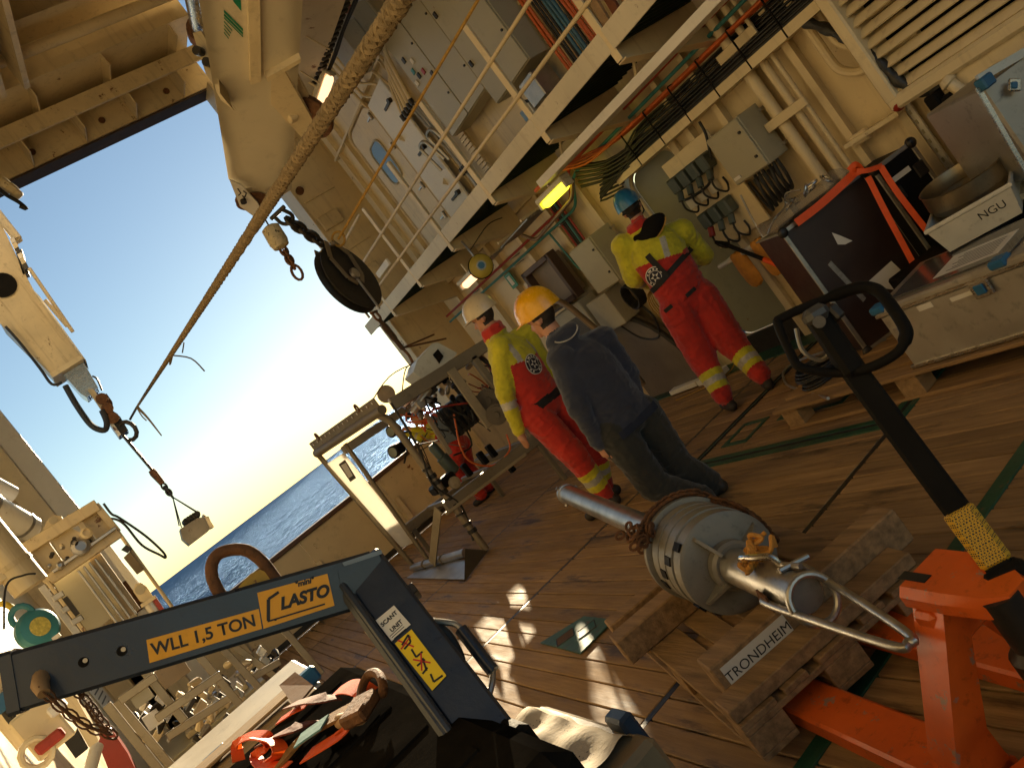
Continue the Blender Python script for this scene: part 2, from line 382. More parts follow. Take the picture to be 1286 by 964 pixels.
# ------------------------------------------------------------------ deck of planks
def deck_mat(name='deck_wood'):
    m = bpy.data.materials.new(name); m.use_nodes = True; n = m.node_tree; b = n.nodes['Principled BSDF']
    g = n.nodes.new('ShaderNodeNewGeometry'); oi = n.nodes.new('ShaderNodeObjectInfo')
    mp = n.nodes.new('ShaderNodeMapping'); mp.inputs['Scale'].default_value = (14, .8, 1); n.links.new(g.outputs['Position'], mp.inputs[0])
    va = n.nodes.new('ShaderNodeVectorMath'); n.links.new(mp.outputs[0], va.inputs[0])
    cb = n.nodes.new('ShaderNodeCombineXYZ'); mu = n.nodes.new('ShaderNodeMath'); mu.operation = 'MULTIPLY'; mu.inputs[1].default_value = 40
    n.links.new(oi.outputs['Random'], mu.inputs[0]); n.links.new(mu.outputs[0], cb.inputs[1]); n.links.new(cb.outputs[0], va.inputs[1])
    gr = _noise(n, va.outputs[0], 2.2, 8, .7)
    c = _mix(n, _ramp(n, gr, .3, .7), (.19, .105, .042), (.48, .30, .13))
    big = _noise(n, g.outputs['Position'], .9, 5, .65)
    c = _mix(n, _ramp2(n, _ramp(n, big, .35, .7), 0, .6), c, (.22, .135, .065))
    mp2 = n.nodes.new('ShaderNodeMapping'); mp2.inputs['Scale'].default_value = (5, .75, 1); n.links.new(g.outputs['Position'], mp2.inputs[0])
    st = _noise(n, mp2.outputs[0], 1.15, 7, .7)
    c = _mix(n, _ramp2(n, _ramp(n, st, .565, .66), 0, .82), c, (.030, .019, .012))
    sp = _noise(n, g.outputs['Position'], 9, 6, .75)
    c = _mix(n, _ramp2(n, _ramp(n, sp, .64, .70), 0, .55), c, (.30, .21, .12))
    hs = n.nodes.new('ShaderNodeHueSaturation'); n.links.new(_ramp2(n, oi.outputs['Random'], .78, 1.22), hs.inputs['Value']); n.links.new(c, hs.inputs['Color'])
    n.links.new(hs.outputs[0], b.inputs['Base Color'])
    n.links.new(_ramp2(n, _ramp(n, st, .4, .68), .85, .55), b.inputs['Roughness'])
    bp = n.nodes.new('ShaderNodeBump'); bp.inputs['Strength'].default_value = .55; bp.inputs['Distance'].default_value = .006
    n.links.new(gr, bp.inputs['Height']); n.links.new(bp.outputs[0], b.inputs['Normal'])
    return m
DECKW = deck_mat()
SEAL = mat('deck_caulk', (.012, .010, .008), .8, var=.2, grime=0, bump=.1)
deck = MB().box(-6, 6.2, -7, 11.6, -.14, -.028).build('deck', SEAL); tag(deck, 'worn brown planked working deck', kind='structure')
SEAMS = [-1.56, .77, 3.10, 5.43, 7.76, 10.09, 11.42]
proto = {}
PW = .1245
for j in range(1, len(SEAMS)-1):
    y0, y1 = SEAMS[j]+.02, SEAMS[j+1]-.02
    nn = int(6.2/PW)
    for i in range(nn):
        x = -1.0+PW*(i+.5)
        L = y1-y0; key = round(L, 2)
        if key not in proto:
            o = MB().box(-PW/2+.0036, PW/2-.0036, -L/2, L/2, -.05, 0, .004).build('plank', DECKW, deck); proto[key] = o
        else: o = inst(proto[key], deck, (0, 0, 0))
        o.location = (x+random.uniform(-.0008, .0008), (y0+y1)/2, random.uniform(-.003, 0)); o.rotation_euler = (0, random.uniform(-.004, .004), 0)
for y in SEAMS[1:-1]:
    MB().box(-1, 5.2, y-.018, y+.018, -.03, -.004).build('seam_strip', DARKM, deck)
# hatch gutters, painted green, and the dark grooves between
def gut(x0, x1, y0, y1, m=GREENP, z=.006): MB().box(x0, x1, y0, y1, -.02, z, .002).build('gutter_strip', m, deck)
gut(.3, 5.15, 2.135, 2.205)
gut(3.17, 3.215, 3.06, 4.95); gut(3.245, 3.29, 3.12, 4.90); gut(3.215, 3.245, 3.07, 4.94, SEAL, .004)
gut(3.215, 4.6, 3.06, 3.10); gut(3.29, 4.6, 3.135, 3.18); gut(3.245, 4.6, 3.10, 3.135, SEAL, .004)
gut(3.29, 5.1, 4.905, 4.93, SEAL, .005); gut(3.29, 5.1, 4.955, 4.985, SEAL, .005); gut(3.215, 5.1, 4.93, 4.955, GREENP, .003)
for (x0, y0, x1, y1) in ((3.42, 4.5, 3.72, 4.78), (3.62, 3.75, 4.2, 4.35)):
    gut(x0, x1, y0, y0+.04); gut(x0, x1, y1-.04, y1); gut(x0, x0+.04, y0+.04, y1-.04); gut(x1-.04, x1, y0+.04, y1-.04)
gut(3.8, 4.1, 3.9, 4.25, GREENP, .003)
gut(4.93, 5.19, 2.3, 7.6, GREENP, .008)

# ------------------------------------------------------------------ bulwark at the open side
bw = thing('bulwark', (2.2, 11.5, 0), 'cream steel bulwark with a dark wooden top rail at the open side', 'bulwark')
pan = []
xs = [-1.0, .35, 1.7, 3.05, 4.62]
for i in range(4):
    MB().box(xs[i]+.004, xs[i+1]-.004, 11.42, 11.50, .0, .985, .006).build('panel', mat('bulwark_paint', (.64, .53, .33), .5, var=.12, vscale=1.2, rust=.33, grime=.18, bump=.05), bw)
MB().box(-1.0, 4.62, 11.36, 11.58, .985, 1.05, .012).build('top_rail', mat('dark_rail_wood', (.085, .04, .02), .5, var=.3, vscale=6, grime=.2, bump=.2), bw)
for x in (.36, 1.72, 3.1):
    MB().box(x-.04, x+.04, 11.33, 11.417, .25, .62, .006).build('stiffener', CREAM2, bw)
MB().box(-1.0, 4.62, 11.385, 11.415, .02, .09, .004).build('kick_strip', DARKM, bw)

# ------------------------------------------------------------------ frame of the opening: columns, lintel, ceiling
rc = thing('door_column', (4.9, 11.5, 0), 'tall cream column at the right edge of the hangar opening', 'column')
MB().box(4.64, 5.75, 11.22, 11.62, 0, 7.0, .01).build('shaft', CREAM, rc)
MB().box(4.60, 4.64, 11.2, 11.64, 0, 7.0, .004).build('edge_flange', CREAM2, rc)
for z in (2.2, 3.0, 3.9, 4.8, 5.7): MB().box(4.68, 5.2, 11.18, 11.217, z, z+.03).build('stiffener', CREAM, rc)
for z in (3.35, 4.3): MB().box(4.66, 5.0, 11.15, 11.217, z, z+.22, .01).build('bracket_plate', CREAM2, rc)
for i, z in enumerate((3.5, 5.0)):
    MB().cyl((4.72, 11.215, z), (4.72, 11.17, z), .06, n=14).build('rust_hole_plate', RUSTY, rc)

lc = thing('door_column', (-.5, 11.5, 0), 'tall cream and grey column at the left edge of the hangar opening', 'column')
MB().box(-.34, -.10, 11.3, 11.7, 0, 7.0, .01).build('outer_flange', WHITEP, lc)
MB().box(-.58, -.34, 11.18, 11.62, 0, 7.0, .01).build('shaft', CREAM, lc)
MB().box(-.82, -.58, 11.42, 11.6, 0, 7.0).build('web', CREAM, lc)
MB().box(-1.1, -.82, 11.1, 11.62, 0, 7.0, .01).build('inner_flange', CREAM, lc)
for z in (1.3, 3.3, 5.2): MB().box(-.82, -.58, 11.2, 11.42, z, z+.02).build('stiffener', CREAM, lc)
MB().box(-.33, -.14, 11.27, 11.298, 1.55, 1.95, .004).build('valve_recess', RUSTY, lc)

lt = thing('opening_lintel', (2, 11.4, 7), 'cream box lintel with rusty pockets over the hangar opening', 'lintel')
MB().box(-1.1, 4.75, 11.42, 11.7, 7.03, 8.4).build('outer_plate', CREAM2, lt)
MB().box(-1.1, 4.75, 11.40, 11.70, 6.985, 7.012, .004).build('bottom_edge', mat('dark_brown_paint', (.06, .035, .02), .7, grime=.2), lt)
MB().box(-1.1, 4.72, 10.98, 11.36, 7.40, 7.425).build('shelf_plate', CREAM2, lt)
for i in range(8): MB().box(-1.0+.75*i, -.985+.75*i, 11.0, 11.417, 7.032, 7.398).build('pocket_rib', CREAM2, lt)
MB().box(-1.1, 4.72, 10.94, 10.975, 7.2, 7.428).build('front_lip', CREAM2, lt)
MB().box(-1.1, 4.72, 10.55, 10.58, 7.62, 7.95).build('second_lip', CREAM, lt)
MB().box(-1.1, 4.72, 10.585, 11.415, 7.62, 7.645).build('second_shelf', CREAM, lt)
for i in range(6): MB().box(-.6+1.0*i, -.58+1.0*i, 10.6, 11.4, 7.43, 7.617).build('web_plate', CREAM, lt)
MB().tube([(-1.1, 10.35, 7.85), (4.7, 10.35, 7.85)], .075, 14).build('header_pipe', CREAM, lt)
mm = MB()
for i in range(5):
    mm = MB().cyl((.1+1.0*i, 11.415, 7.22), (.1+1.0*i, 11.40, 7.22), .045, n=10); mm.build('rust_scar', RUSTY, lt)

cl = thing('hangar_ceiling', (2, 4, 8.2), 'cream plated hangar ceiling with deep girders', 'ceiling', kind='structure')
MB().box(-1.15, 5.3, -3.5, 11.4, 8.42, 8.5).build('ceiling_plate', CREAM, cl)
for x in (-.4, 1.15, 2.05, 2.34): MB().box(x-.035, x+.035, -3.5, 10.4, 7.45 if x > 1.8 else 7.9, 8.418).build('longitudinal_girder', CREAM, cl)
for i, y in enumerate((10.1, 8.95, 7.7, 6.4, 5.1, 3.8, 2.4, 1.0, -.5, -2.0)):
    MB().box(-1.04, 5.19, y-.02, y+.02, 8.05, 8.417).build('cross_beam', CREAM, cl)
    MB().box(-1.04, 5.19, y-.09, y+.09, 8.03, 8.048).build('beam_flange', CREAM, cl)
MB().box(2.5, 4.6, 9.3, 9.36, 7.98, 8.06).build('dark_slot', DARKM, cl)
MB().tube([(2.5, 9.28, 7.95), (4.6, 9.28, 7.95)], .025, 8).build('red_pipe', REDP, cl)
MB().box(-1.15, -1.05, -3.5, 11.1, 0, 8.4).build('side_bulkhead', CREAM, cl)

# ------------------------------------------------------------------ right-hand deckhouse wall
rw = thing('deckhouse_wall', (5.25, 5, 0), 'cream ribbed steel deckhouse wall along the right side', 'wall')
DY0, DY1 = 5.20, 6.02
MB().box(5.2, 5.32, -3.5, DY0, 0, 2.72).build('plate', CREAM, rw)
MB().box(5.2, 5.32, DY1, 10.55, 0, 2.72).build('plate', CREAM, rw)
MB().box(5.2, 5.32, DY0, DY1, 2.08, 2.72).build('plate', CREAM, rw)
MB().box(5.2, 5.32, DY0, DY1, 0, .16).build('sill_plate', CREAM, rw)
MB().box(5.2, 5.32, -3.5, 10.55, 2.722, 8.4).build('plate', CREAM, rw)
MB().box(5.72, 5.8, 10.4, 11.3, 0, 8.4).build('alcove_plate', CREAM, rw)
MB().box(5.2, 5.72, 10.552, 10.58, 0, 8.4).build('alcove_side', CREAM, rw)
ribp = MB().box(-.09, 0, -.006, .006, .1, 2.60).build('rib', CREAM, rw)
fl = MB().box(-.095, -.085, -.03, .03, .1, 2.60).build('rib_flange', CREAM, rw)
ribs = [1.3, 1.85, 2.4, 2.95, 3.35, 3.75, 4.15, 4.55, 4.92, 6.5, 7.15, 7.9, 8.6, 9.3, 10.0]
for i, y in enumerate(ribs):
    for q, nm in ((ribp, 'rib'), (fl, 'flange')):
        o = q if i == 0 else inst(q, rw, (0, 0, 0))
        o.location = (5.2, y, 0)
ribu = MB().box(-.07, 0, -.006, .006, 2.75, 8.3).build('rib', CREAM, rw)
for i, y in enumerate([2.0, 2.7, 3.4, 4.1, 4.8, 5.45, 7.6, 8.05, 9.95, 10.3]):
    o = ribu if i == 0 else inst(ribu, rw, (0, 0, 0)); o.location = (5.2, y, 0)
MB().box(5.1, 5.2, -3.4, 10.5, 2.56, 2.6).build('stringer', CREAM, rw)
for z in (4.9, 6.3): MB().box(5.12, 5.199, -3.4, 10.5, z, z+.03).build('stringer', CREAM, rw)
# lower doorway (rounded, sill, dark-green leaf)
def rrect(y0, y1, z0, z1, r, x, n=6):
    p = []
    for (cy, cz, a0) in ((y1-r, z0+r, -90), (y1-r, z1-r, 0), (y0+r, z1-r, 90), (y0+r, z0+r, 180)):
        for i in range(n+1):
            a = R(a0+90*i/n); p.append(V((x, cy+r*math.cos(a), cz+r*math.sin(a))))
    return p
dr = MB().prism(rrect(5.27, 5.95, .20, 2.04, .16, 5.235), (.04, 0, 0)).build('door', DOORP, rw)
MB().tube(rrect(5.25, 5.97, .18, 2.06, .17, 5.215), .022, 8, closed=True).build('door_gasket', mat('door_frame_paint', (.5, .43, .29), .5, var=.1, rust=.15, grime=.15, bump=.03), dr)
MB().box(5.15, 5.2, DY0-.05, DY0+.03, .0, 2.14, .006).build('door_jamb', CREAM, rw)
MB().box(5.15, 5.2, DY1-.03, DY1+.05, .0, 2.14, .006).build('door_jamb', CREAM, rw)
MB().box(5.13, 5.2, DY0-.05, DY1+.05, 2.10, 2.18, .006).build('door_head', CREAM, rw)
MB().box(5.17, 5.198, DY0+.04, DY1-.04, .0, .2, .004).build('door_sill', DARKM, rw)
MB().tube([(5.18, 5.36, 1.02), (5.18, 5.36, 1.2)], .012, 8).build('handle', STEEL, dr)
MB().box(5.12, 5.128, 5.6, 5.72, 2.12, 2.15).build('name_plate', YEL2, rw)
# upper door with a rounded window, white leaf folded beside it
ud = MB().prism(rrect(8.9, 9.75, 2.95, 4.85, .14, 5.14), (.055, 0, 0)).build('door', CREAM, rw)
MB().tube(rrect(8.86, 9.79, 2.9, 4.9, .16, 5.15), .025, 8, closed=True).build('door_frame', CREAM2, ud)
MB().prism(rrect(9.16, 9.52, 3.95, 4.5, .12, 5.128), (.01, 0, 0)).build('window_pane', GLASS, ud)
MB().tube(rrect(9.15, 9.53, 3.94, 4.51, .12, 5.128), .014, 8, closed=True).build('window_frame', GREYP, ud)
for z in (3.15, 3.6, 4.2, 4.65): 
    MB().cyl((5.12, 8.93, z), (5.12, 8.93, z+.09), .022, n=10).beam((5.12, 8.93, z+.045), (5.12, 9.06, z+.045), .02, .02).build('door_dog', STEEL, ud)
wl = MB().box(5.05, 5.09, 8.12, 8.72, 2.95, 4.75, .01).build('shutter_leaf', WHITEP, rw)
for z in (3.2, 3.85, 4.5): MB().beam((5.04, 8.2, z), (5.04, 8.42, z), .03, .03).cyl((5.05, 8.2, z), (5.0, 8.2, z), .03, n=10).build('hinge', DARKM, wl)
for y, z in ((8.3, 3.35), (8.5, 4.1)): MB().prism([(5.05, y, z), (5.0, y, z+.05), (5.05, y, z+.1)], (0, .02, 0)).build('lug', CREAM, wl)
MB().box(5.085, 5.135, 6.0, 10.4, 2.88, 2.9).build('stringer', CREAM, rw)

# ------------------------------------------------------------------ walkway on the wall
ww = thing('wall_walkway', (4.7, 6.5, 2.7), 'cream steel walkway on brackets above the doorway with white edge plates', 'walkway')
BY = [1.85, 3.0, 4.15, 5.27, 6.44, 7.62, 8.77, 9.93]
fa = MB().box(-.012, 0, .012, 1.13, 0, .16, .003).build('edge_plate', mat('edge_paint', (.66, .60, .47), .42, var=.12, vscale=2, rust=.25, grime=.15, streak=.4, bump=.05), ww)
br = MB().prism([(4.215, 0, 2.70), (5.1, 0, 2.70), (5.1, 0, 2.36), (4.215, 0, 2.60)], (0, .012, 0)).build('bracket', CREAM, ww)
bfl = MB().prism([(4.215, -.04, 2.598), (5.1, -.04, 2.358), (5.1, .05, 2.358), (4.215, .05, 2.598)], (0, 0, -.01)).build('bracket_flange', CREAM, ww)
po = MB().box(4.19, 4.203, -.035, .035, 2.60, 3.74, .003).build('post', CREAM, ww)
pf = MB().box(4.203, 4.24, -.004, .004, 2.72, 3.74).build('post_web', CREAM, ww)
for i, y in enumerate(BY):
    for q in (br, bfl, po, pf):
        o = q if i == 0 else inst(q, ww, (0, 0, 0)); o.location = (0, y, 0); 
    o = fa if i == 0 else inst(fa, ww, (0, 0, 0)); o.location = (4.2, y, 2.68)
MB().box(4.215, 5.1, 1.2, 11.0, 2.722, 2.75).build('grating', GREENG, ww)
g = MB()
for y in np.arange(1.3, 10.9, .075): g.box(4.22, 5.09, y, y+.012, 2.69, 2.721)
go = g.build('grating_bars', GREENG, ww); tag(go, kind='stuff')
for z, y0, y1 in ((3.02, 1, 10.4), (3.37, 1, 10.2)): 
    pts = [(4.185, y0, z), (4.185, y1-.2, z), (4.35, y1, z-.05)]
    MB().tube(bend_path(pts, .15), .017, 10).build('rail', CREAM, ww)
MB().tube([(4.185, 8.9, 3.73), (4.185, 10.9, 3.73)], .017, 10).build('rail', CREAM, ww)
MB().box(4.12, 4.15, 8.95, 9.45, 3.05, 3.13, .004).build('angle_piece', WHITEP, ww)

# ================================================================== FITTINGS ON THE WALL
def jit(pts, a): return [V(p)+V((random.uniform(-a, a), random.uniform(-a, a), random.uniform(-a, a))) for p in pts]
# cable ladder under the walkway
ct = thing('cable_ladder', (5.0, 4, 2.0), 'cable ladder packed with black and orange cables above the doorway', 'cable ladder')
MB().box(4.93, 5.19, 1.0, 5.75, 2.03, 2.055).build('tray_bottom', CREAM, ct)
MB().box(4.925, 4.93, 1.0, 5.75, 2.03, 2.10).build('tray_edge', CREAM, ct)
for i in range(13):
    x = 4.945+.019*i; z = 2.075+.022*(i % 2)+.015*min(i, 8)
    path = [(x, y, z+random.uniform(-.006, .006)) for y in np.arange(1.0, 5.2, .5)]+[(x, 5.4, z+.01), (x-.05-.012*i, 5.75, z+.05), (x-.18-.01*i, 6.0, z+.16+.006*i)]
    MB().tube(smooth_path(path, 3), .0135, 7).build('black_cable', CABLE, ct)
for i in range(12):
    x = 4.95+.02*i; z = 2.125+.02*min(i, 8)+.01*(i % 3)
    path = [(x, y, z+random.uniform(-.006, .006)) for y in np.arange(1.0, 5.6, .55)]+[(x-.06, 5.8, z-.06-.01*i), (x-.1, 6.0, z-.1), (x-.02, 5.75, z-.16)]
    MB().tube(smooth_path(path, 3), .010, 7).build('black_cable', CABLE, ct)
for i in range(7):
    x = 4.96+.024*i; z = 2.335+.012*(i % 2)
    path = [(x, y, z+random.uniform(-.004, .004)) for y in np.arange(1.0, 5.3, .55)]+[(x-.05, 5.55, z+.01), (x-.13, 5.85, z+.03+.01*i), (x-.25, 6.0, z+.12)]
    MB().tube(smooth_path(path, 3), .0105, 7).build('orange_cable', ORANGEC, ct)
for y in np.arange(1.4, 5.6, .36):
    MB().box(4.93, 5.16, y, y+.012, 2.352, 2.358).box(4.922, 4.93, y, y+.012, 2.03, 2.35).build('cable_tie', BLACK, ct)
# channel under the walkway edge with an orange cable
ch = thing('cable_channel', (4.3, 4, 2.4), 'white angle channel carrying one thick orange cable below the walkway edge', 'cable channel')
MB().box(4.26, 4.30, 1.2, 5.82, 2.40, 2.47, .003).build('channel_side', WHITEP, ch)
MB().box(4.30, 4.42, 1.2, 5.82, 2.40, 2.408).build('channel_floor', WHITEP, ch)
MB().tube(smooth_path([(4.335, y, 2.432+random.uniform(-.004, .006)) for y in np.arange(1.2, 6.2, .4)], 3), .019, 9).build('thick_cable', ORANGEC, ch)
MB().tube(smooth_path([(4.39, y, 2.425+random.uniform(-.004, .006)) for y in np.arange(1.2, 6.0, .4)], 3), .012, 8).build('thin_cable', mat('dark_orange_cable', (.30, .09, .025), .5, var=.2, grime=.1, bump=0), ch)
for y in (1.9, 2.8, 3.7, 4.6, 5.5): MB().box(4.30, 4.40, y, y+.02, 2.45, 2.458).build('clamp', DARKM, ch)
for y in (2.0, 3.2, 4.4, 5.6): MB().beam((4.42, y, 2.41), (4.6, y, 2.68), .03, .008).build('hanger', CREAM, ch)
# service pipes along the wall
for (nm, m, zz, xx, lab) in (('red_pipe', REDP, 2.24, 5.06, 'thin red pipe running level along the wall below the walkway'), ('teal_pipe', TEALP, 2.15, 5.05, 'thin grey teal pipe running level just below the red pipe')):
    o = thing(nm, (xx, 8, zz), lab, 'pipe')
    MB().tube(bend_path([(xx, 10.5, zz), (xx, 6.6, zz), (xx-.02, 6.35, zz+.25), (xx-.02, 1.2, zz+.30)], .12), .016, 9).build('run', m, o)
    for y in (9.4, 8.2, 7.0): MB().box(xx-.012, 5.2, y-.012, y+.012, zz-.03, zz-.018).build('pipe_clamp', STEEL, o)
    if nm == 'teal_pipe':
        MB().tube(bend_path([(xx, 7.25, zz), (xx, 7.2, zz-.5), (xx, 7.0, zz-.62)], .05), .012, 8).build('branch', m, o)
rb = thing('riser_cables', (5.1, 6.7, 1.9), 'vertical bundle of red, teal and black cables down the wall beside the grey cabinet', 'cable bundle')
for i, m in enumerate((REDP, CABLE, CABLE, TEALP, CABLE, REDP)):
    MB().tube(smooth_path([(5.12, 7.06-.035*i, 2.5), (5.12, 7.07-.035*i, 2.2), (5.12, 7.08-.035*i, 1.85), (5.12, 7.09-.035*i, 1.7)], 3), .012, 8).build('cable', m, rb)

# ---- electrical cabinets
def cabinet(name, label, x0, x1, y0, y1, z0, z1, m=CABP, locks=2, split=0):
    o = thing(name, ((x0+x1)/2, (y0+y1)/2, z0), label, 'cabinet')
    MB().box(x0+.02, x1, y0, y1, z0, z1, .006).build('housing', m, o)
    n = 2 if split else 1
    for k in range(n):
        a = y0+(y1-y0)*k/n+.008; b = y0+(y1-y0)*(k+1)/n-.008
        d = MB().box(x0, x0+.018, a, b, z0+.008, z1-.008, .005).build('door', m, o)
        for q in range(locks):
            zz = z0+(z1-z0)*(.25+.5*q)
            MB().cyl((x0+.002, a+.04, zz), (x0-.012, a+.04, zz), .012, n=10).build('lock', DARKM, d)
    for zz in (z0+.06, z1-.06): MB().box(x1-.03, x1+.02, y0-.03, y1+.03, zz-.012, zz+.012).build('mounting_strip', STEEL, o)
    return o
cA = cabinet('wall_cabinet', 'beige steel cabinet with cables below, right of the doorway', 4.82, 5.08, 4.19, 4.56, 1.42, 1.84)
for i in range(6):
    y = 4.22+.055*i
    MB().tube(smooth_path([(4.95+.02*(i % 3), y, 1.44), (4.96, y+.01, 1.30), (4.99, y+.06, 1.18-.015*i), (5.05, y+.14, 1.2), (5.1, y+.2, 1.38)], 4), .013, 8).build('cable', CABLE, cA)
MB().box(4.808, 4.815, 4.46, 4.53, 1.46, 1.485).build('label_strip', WHITES, cA)
cB = cabinet('wall_cabinet', 'grey steel cabinet with a cable coil below, left of the person in the blue helmet', 4.78, 5.08, 6.38, 6.81, 1.32, 1.84)
MB().box(4.84, 5.08, 6.80, 7.20, .92, 1.30, .01).build('lower_box', GREYP, cB)
for i in range(7):
    pts = [(4.83+.02*i, 6.48+.10*math.cos(a)+.004*i, 1.12+.13*math.sin(a)) for a in np.linspace(0, 6.28, 15)[:-1]]
    MB().tube(pts, .010, 6, closed=True).build('cable_coil', CABLE, cB)
MB().tube(smooth_path([(4.9, 6.5, 1.0), (4.9, 6.45, .8), (4.95, 6.65, .62), (4.95, 6.9, .7), (4.95, 7.05, .9)], 5), .012, 7).build('loose_cable', CABLE, cB)
cC = cabinet('switch_cabinet', 'large beige control cabinet with small switches on the upper wall', 4.86, 5.12, 6.40, 7.35, 3.55, 4.75, CABP, 2, 1)
for (y, z, m) in ((7.22, 4.45, DARKM), (7.2, 4.3, TEALP), (7.16, 4.22, INK), (7.1, 4.36, WHITES), (7.05, 4.2, REDP), (6.95, 4.1, DARKM), (7.27, 4.2, WHITES)):
    MB().box(4.845, 4.858, y-.025, y+.025, z-.03, z+.03, .004).build('switch', m, cC)
cD = cabinet('switch_cabinet', 'tall plain beige cabinet nearer the railing on the upper wall', 4.82, 5.12, 5.62, 6.36, 3.35, 4.75, CABP, 2)
for z in (3.75, 4.3): MB().box(4.80, 4.82, 6.27, 6.31, z, z+.06, .004).build('latch', DARKM, cD)
MB().box(4.86, 5.1, 5.75, 6.0, 3.05, 3.3, .01).build('terminal_box', STEEL, cD)
MB().tube(smooth_path([(4.95, 6.2, 3.36), (4.95, 6.2, 3.22), (4.95, 6.05, 3.15), (4.95, 5.98, 3.18)], 5), .02, 8).build('cable', CABLE, cD)
# white small lamp box
lb = thing('wall_floodlight', (5, 6.0, 3.1), 'small white box lamp under the cabinets on the upper wall', 'lamp')
MB().box(4.85, 4.98, 6.02, 6.2, 3.02, 3.14, .01).build('housing', WHITES, lb); MB().box(4.84, 4.849, 6.04, 6.18, 3.03, 3.13).build('lens', GLASS, lb)

# cable riser on the upper wall (orange, blue, black verticals)
ur = thing('riser_cables', (5.05, 5.2, 2.8), 'tall vertical rack of orange, black and blue cables behind the railing', 'cable bundle')
for i in range(14):
    m = [ORANGEC, ORANGEC, CABLE, CABLE, CABLE, BLUEC, BLUEC, BLUEC, CABLE, ORANGEC, ORANGEC, ORANGEC, CABLE, CABLE][i]
    y = 5.55-.045*i
    MB().tube(smooth_path([(5.07+random.uniform(-.01, .01), y+random.uniform(-.006, .006), z) for z in np.arange(2.78, 5.2, .4)], 3), .016 if m != CABLE else .012, 8).build('cable', m, ur)
for z in (3.0, 3.4, 3.8, 4.2, 4.6): MB().box(5.09, 5.12, 4.85, 5.62, z, z+.04, .003).build('rung', CREAM, ur)
pk = thing('timber_board', (5, 4.7, 2.8), 'unpainted pine boards leaning behind the railing on the walkway', 'boards')
for i in range(3): MB().beam((4.9+.05*i, 4.76-.10*i, 2.76), (5.05+.03*i, 4.70-.10*i, 4.6), .085, .03, up=(1, 0, 0), b=.003).build('board', [PINE, mat('red_brown_board', (.22, .07, .03), .6, var=.2, grime=.2, bump=.2), PINE][i], pk)

# pipes on the upper wall
up = thing('pipe_bank', (5.1, 8, 4), 'bank of parallel cream pipes rising on the upper wall beside the door', 'pipes')
for i in range(5):
    y = 7.52+.085*i
    MB().tube(bend_path([(5.06, y, 6.6), (5.06, y, 4.95-.06*i), (5.0, y+.1, 4.8-.06*i), (5.0, y+.28, 4.25)], .06), .024 if i < 3 else .014, 9).build('pipe', CREAM, up)
    MB().cyl((5.0, y+.28, 4.27), (5.0, y+.28, 4.20), .03, n=10).build('valve', DARKM, up)
for z in (5.3, 6.0): MB().box(5.0, 5.1, 7.45, 7.95, z, z+.06, .004).build('clamp', WHITEP, up)
for i in range(4):
    y = 8.0+.1*i; zb = 4.9-.12*i
    MB().tube(bend_path([(5.08, y+.75, zb+1.6), (5.08, y+.5, zb+.2), (5.08, y+.2, zb), (5.08, y+.05, zb-.35)], .07), .018, 8).build('pipe', CREAM, up)
ck = thing('conduit_pipes', (5.1, 8, 3.2), 'dark steel conduits with bends below the control cabinet on the upper wall', 'pipes')
for i in range(3):
    y = 7.78+.06*i
    MB().tube(bend_path([(5.02, y, 4.2), (5.02, y-.1, 3.4), (5.02, y-.12, 2.8)], .1), .018, 8).build('pipe', STEEL, ck)
for k in range(2):
    MB().tube(bend_path([(5.0, 7.95-.28*k, 3.55), (4.94, 7.98-.28*k, 3.86), (4.94, 8.16-.28*k, 3.86), (5.0, 8.16-.28*k, 3.5)], .07), .02, 8).build('handle_loop', STEEL, ck)
for i in range(4): MB().box(4.98, 5.05, 7.66+.05*i, 7.69+.05*i, 3.25, 3.34, .004).build('coupling', DARKM, ck)
pv = thing('perforated_strip', (5.1, 7.5, 3), 'perforated cream cable strip running down the upper wall', 'cable strip')
for i in range(38): MB().box(5.05, 5.07, 7.42, 7.56, 2.80+.05*i, 2.835+.05*i).build('slat', CREAM, pv)

# ---- socket cluster right of the doorway
so = thing('socket_panel', (5.1, 5, 1.4), 'cream panel with grey-green sockets and looped black cables beside the doorway', 'socket panel')
MB().box(5.06, 5.08, 4.70, 5.34, 1.05, 1.92, .004).build('backing_plate', CREAM, so)
SOCK = mat('socket_green', (.075, .095, .085), .45, var=.15, grime=.1, bump=.03)
for r_, (z, n) in enumerate(((1.72, 4), (1.33, 3))):
    for i in range(n):
        y = 5.24-.135*i-.05*r_
        b = MB().box(4.94, 5.055, y-.05, y+.05, z-.07, z+.07, .014).build('socket', SOCK, so)
        MB().cyl((4.97, y, z-.07), (4.93, y, z-.14), .028, n=12).build('plug', SOCK if r_ == 0 or i else REDP, b)
        MB().tube(smooth_path([(4.93, y, z-.14), (4.92, y, z-.22), (4.96, y-.04, z-.29), (5.03, y-.02, z-.25), (5.05, y, z-.18)], 5), .009, 7).build('cable', CABLE, b)
for i in range(3): MB().box(5.0, 5.055, 5.2-.15*i, 5.29-.15*i, 1.47, 1.56, .004).build('junction_box', WPLAS, so)
MB().tube(smooth_path([(5.03, 5.36, 1.60), (4.99, 5.2, 1.56), (5.0, 4.9, 1.58), (5.03, 4.72, 1.85), (5.03, 4.68, 2.0)], 5), .012, 8).build('conduit', CABLE, so)
# small valves above the grey cabinet
vp = thing('valve_panel', (5.1, 7.4, 1.9), 'three small red-collared valves on the wall left of the grey cabinet', 'valves')
for i in range(3):
    y = 7.58-.09*i
    v_ = MB().lathe((5.05, y, 1.80), (0, 0, 1), [(0, .02), (.05, .028), (.1, .022), (.16, .03), (.19, .01)], 12).build('valve', WPLAS, vp)
    MB().lathe((5.05, y, 1.77), (0, 0, 1), [(0, .03), (.03, .03)], 12).build('collar', REDP, v_)
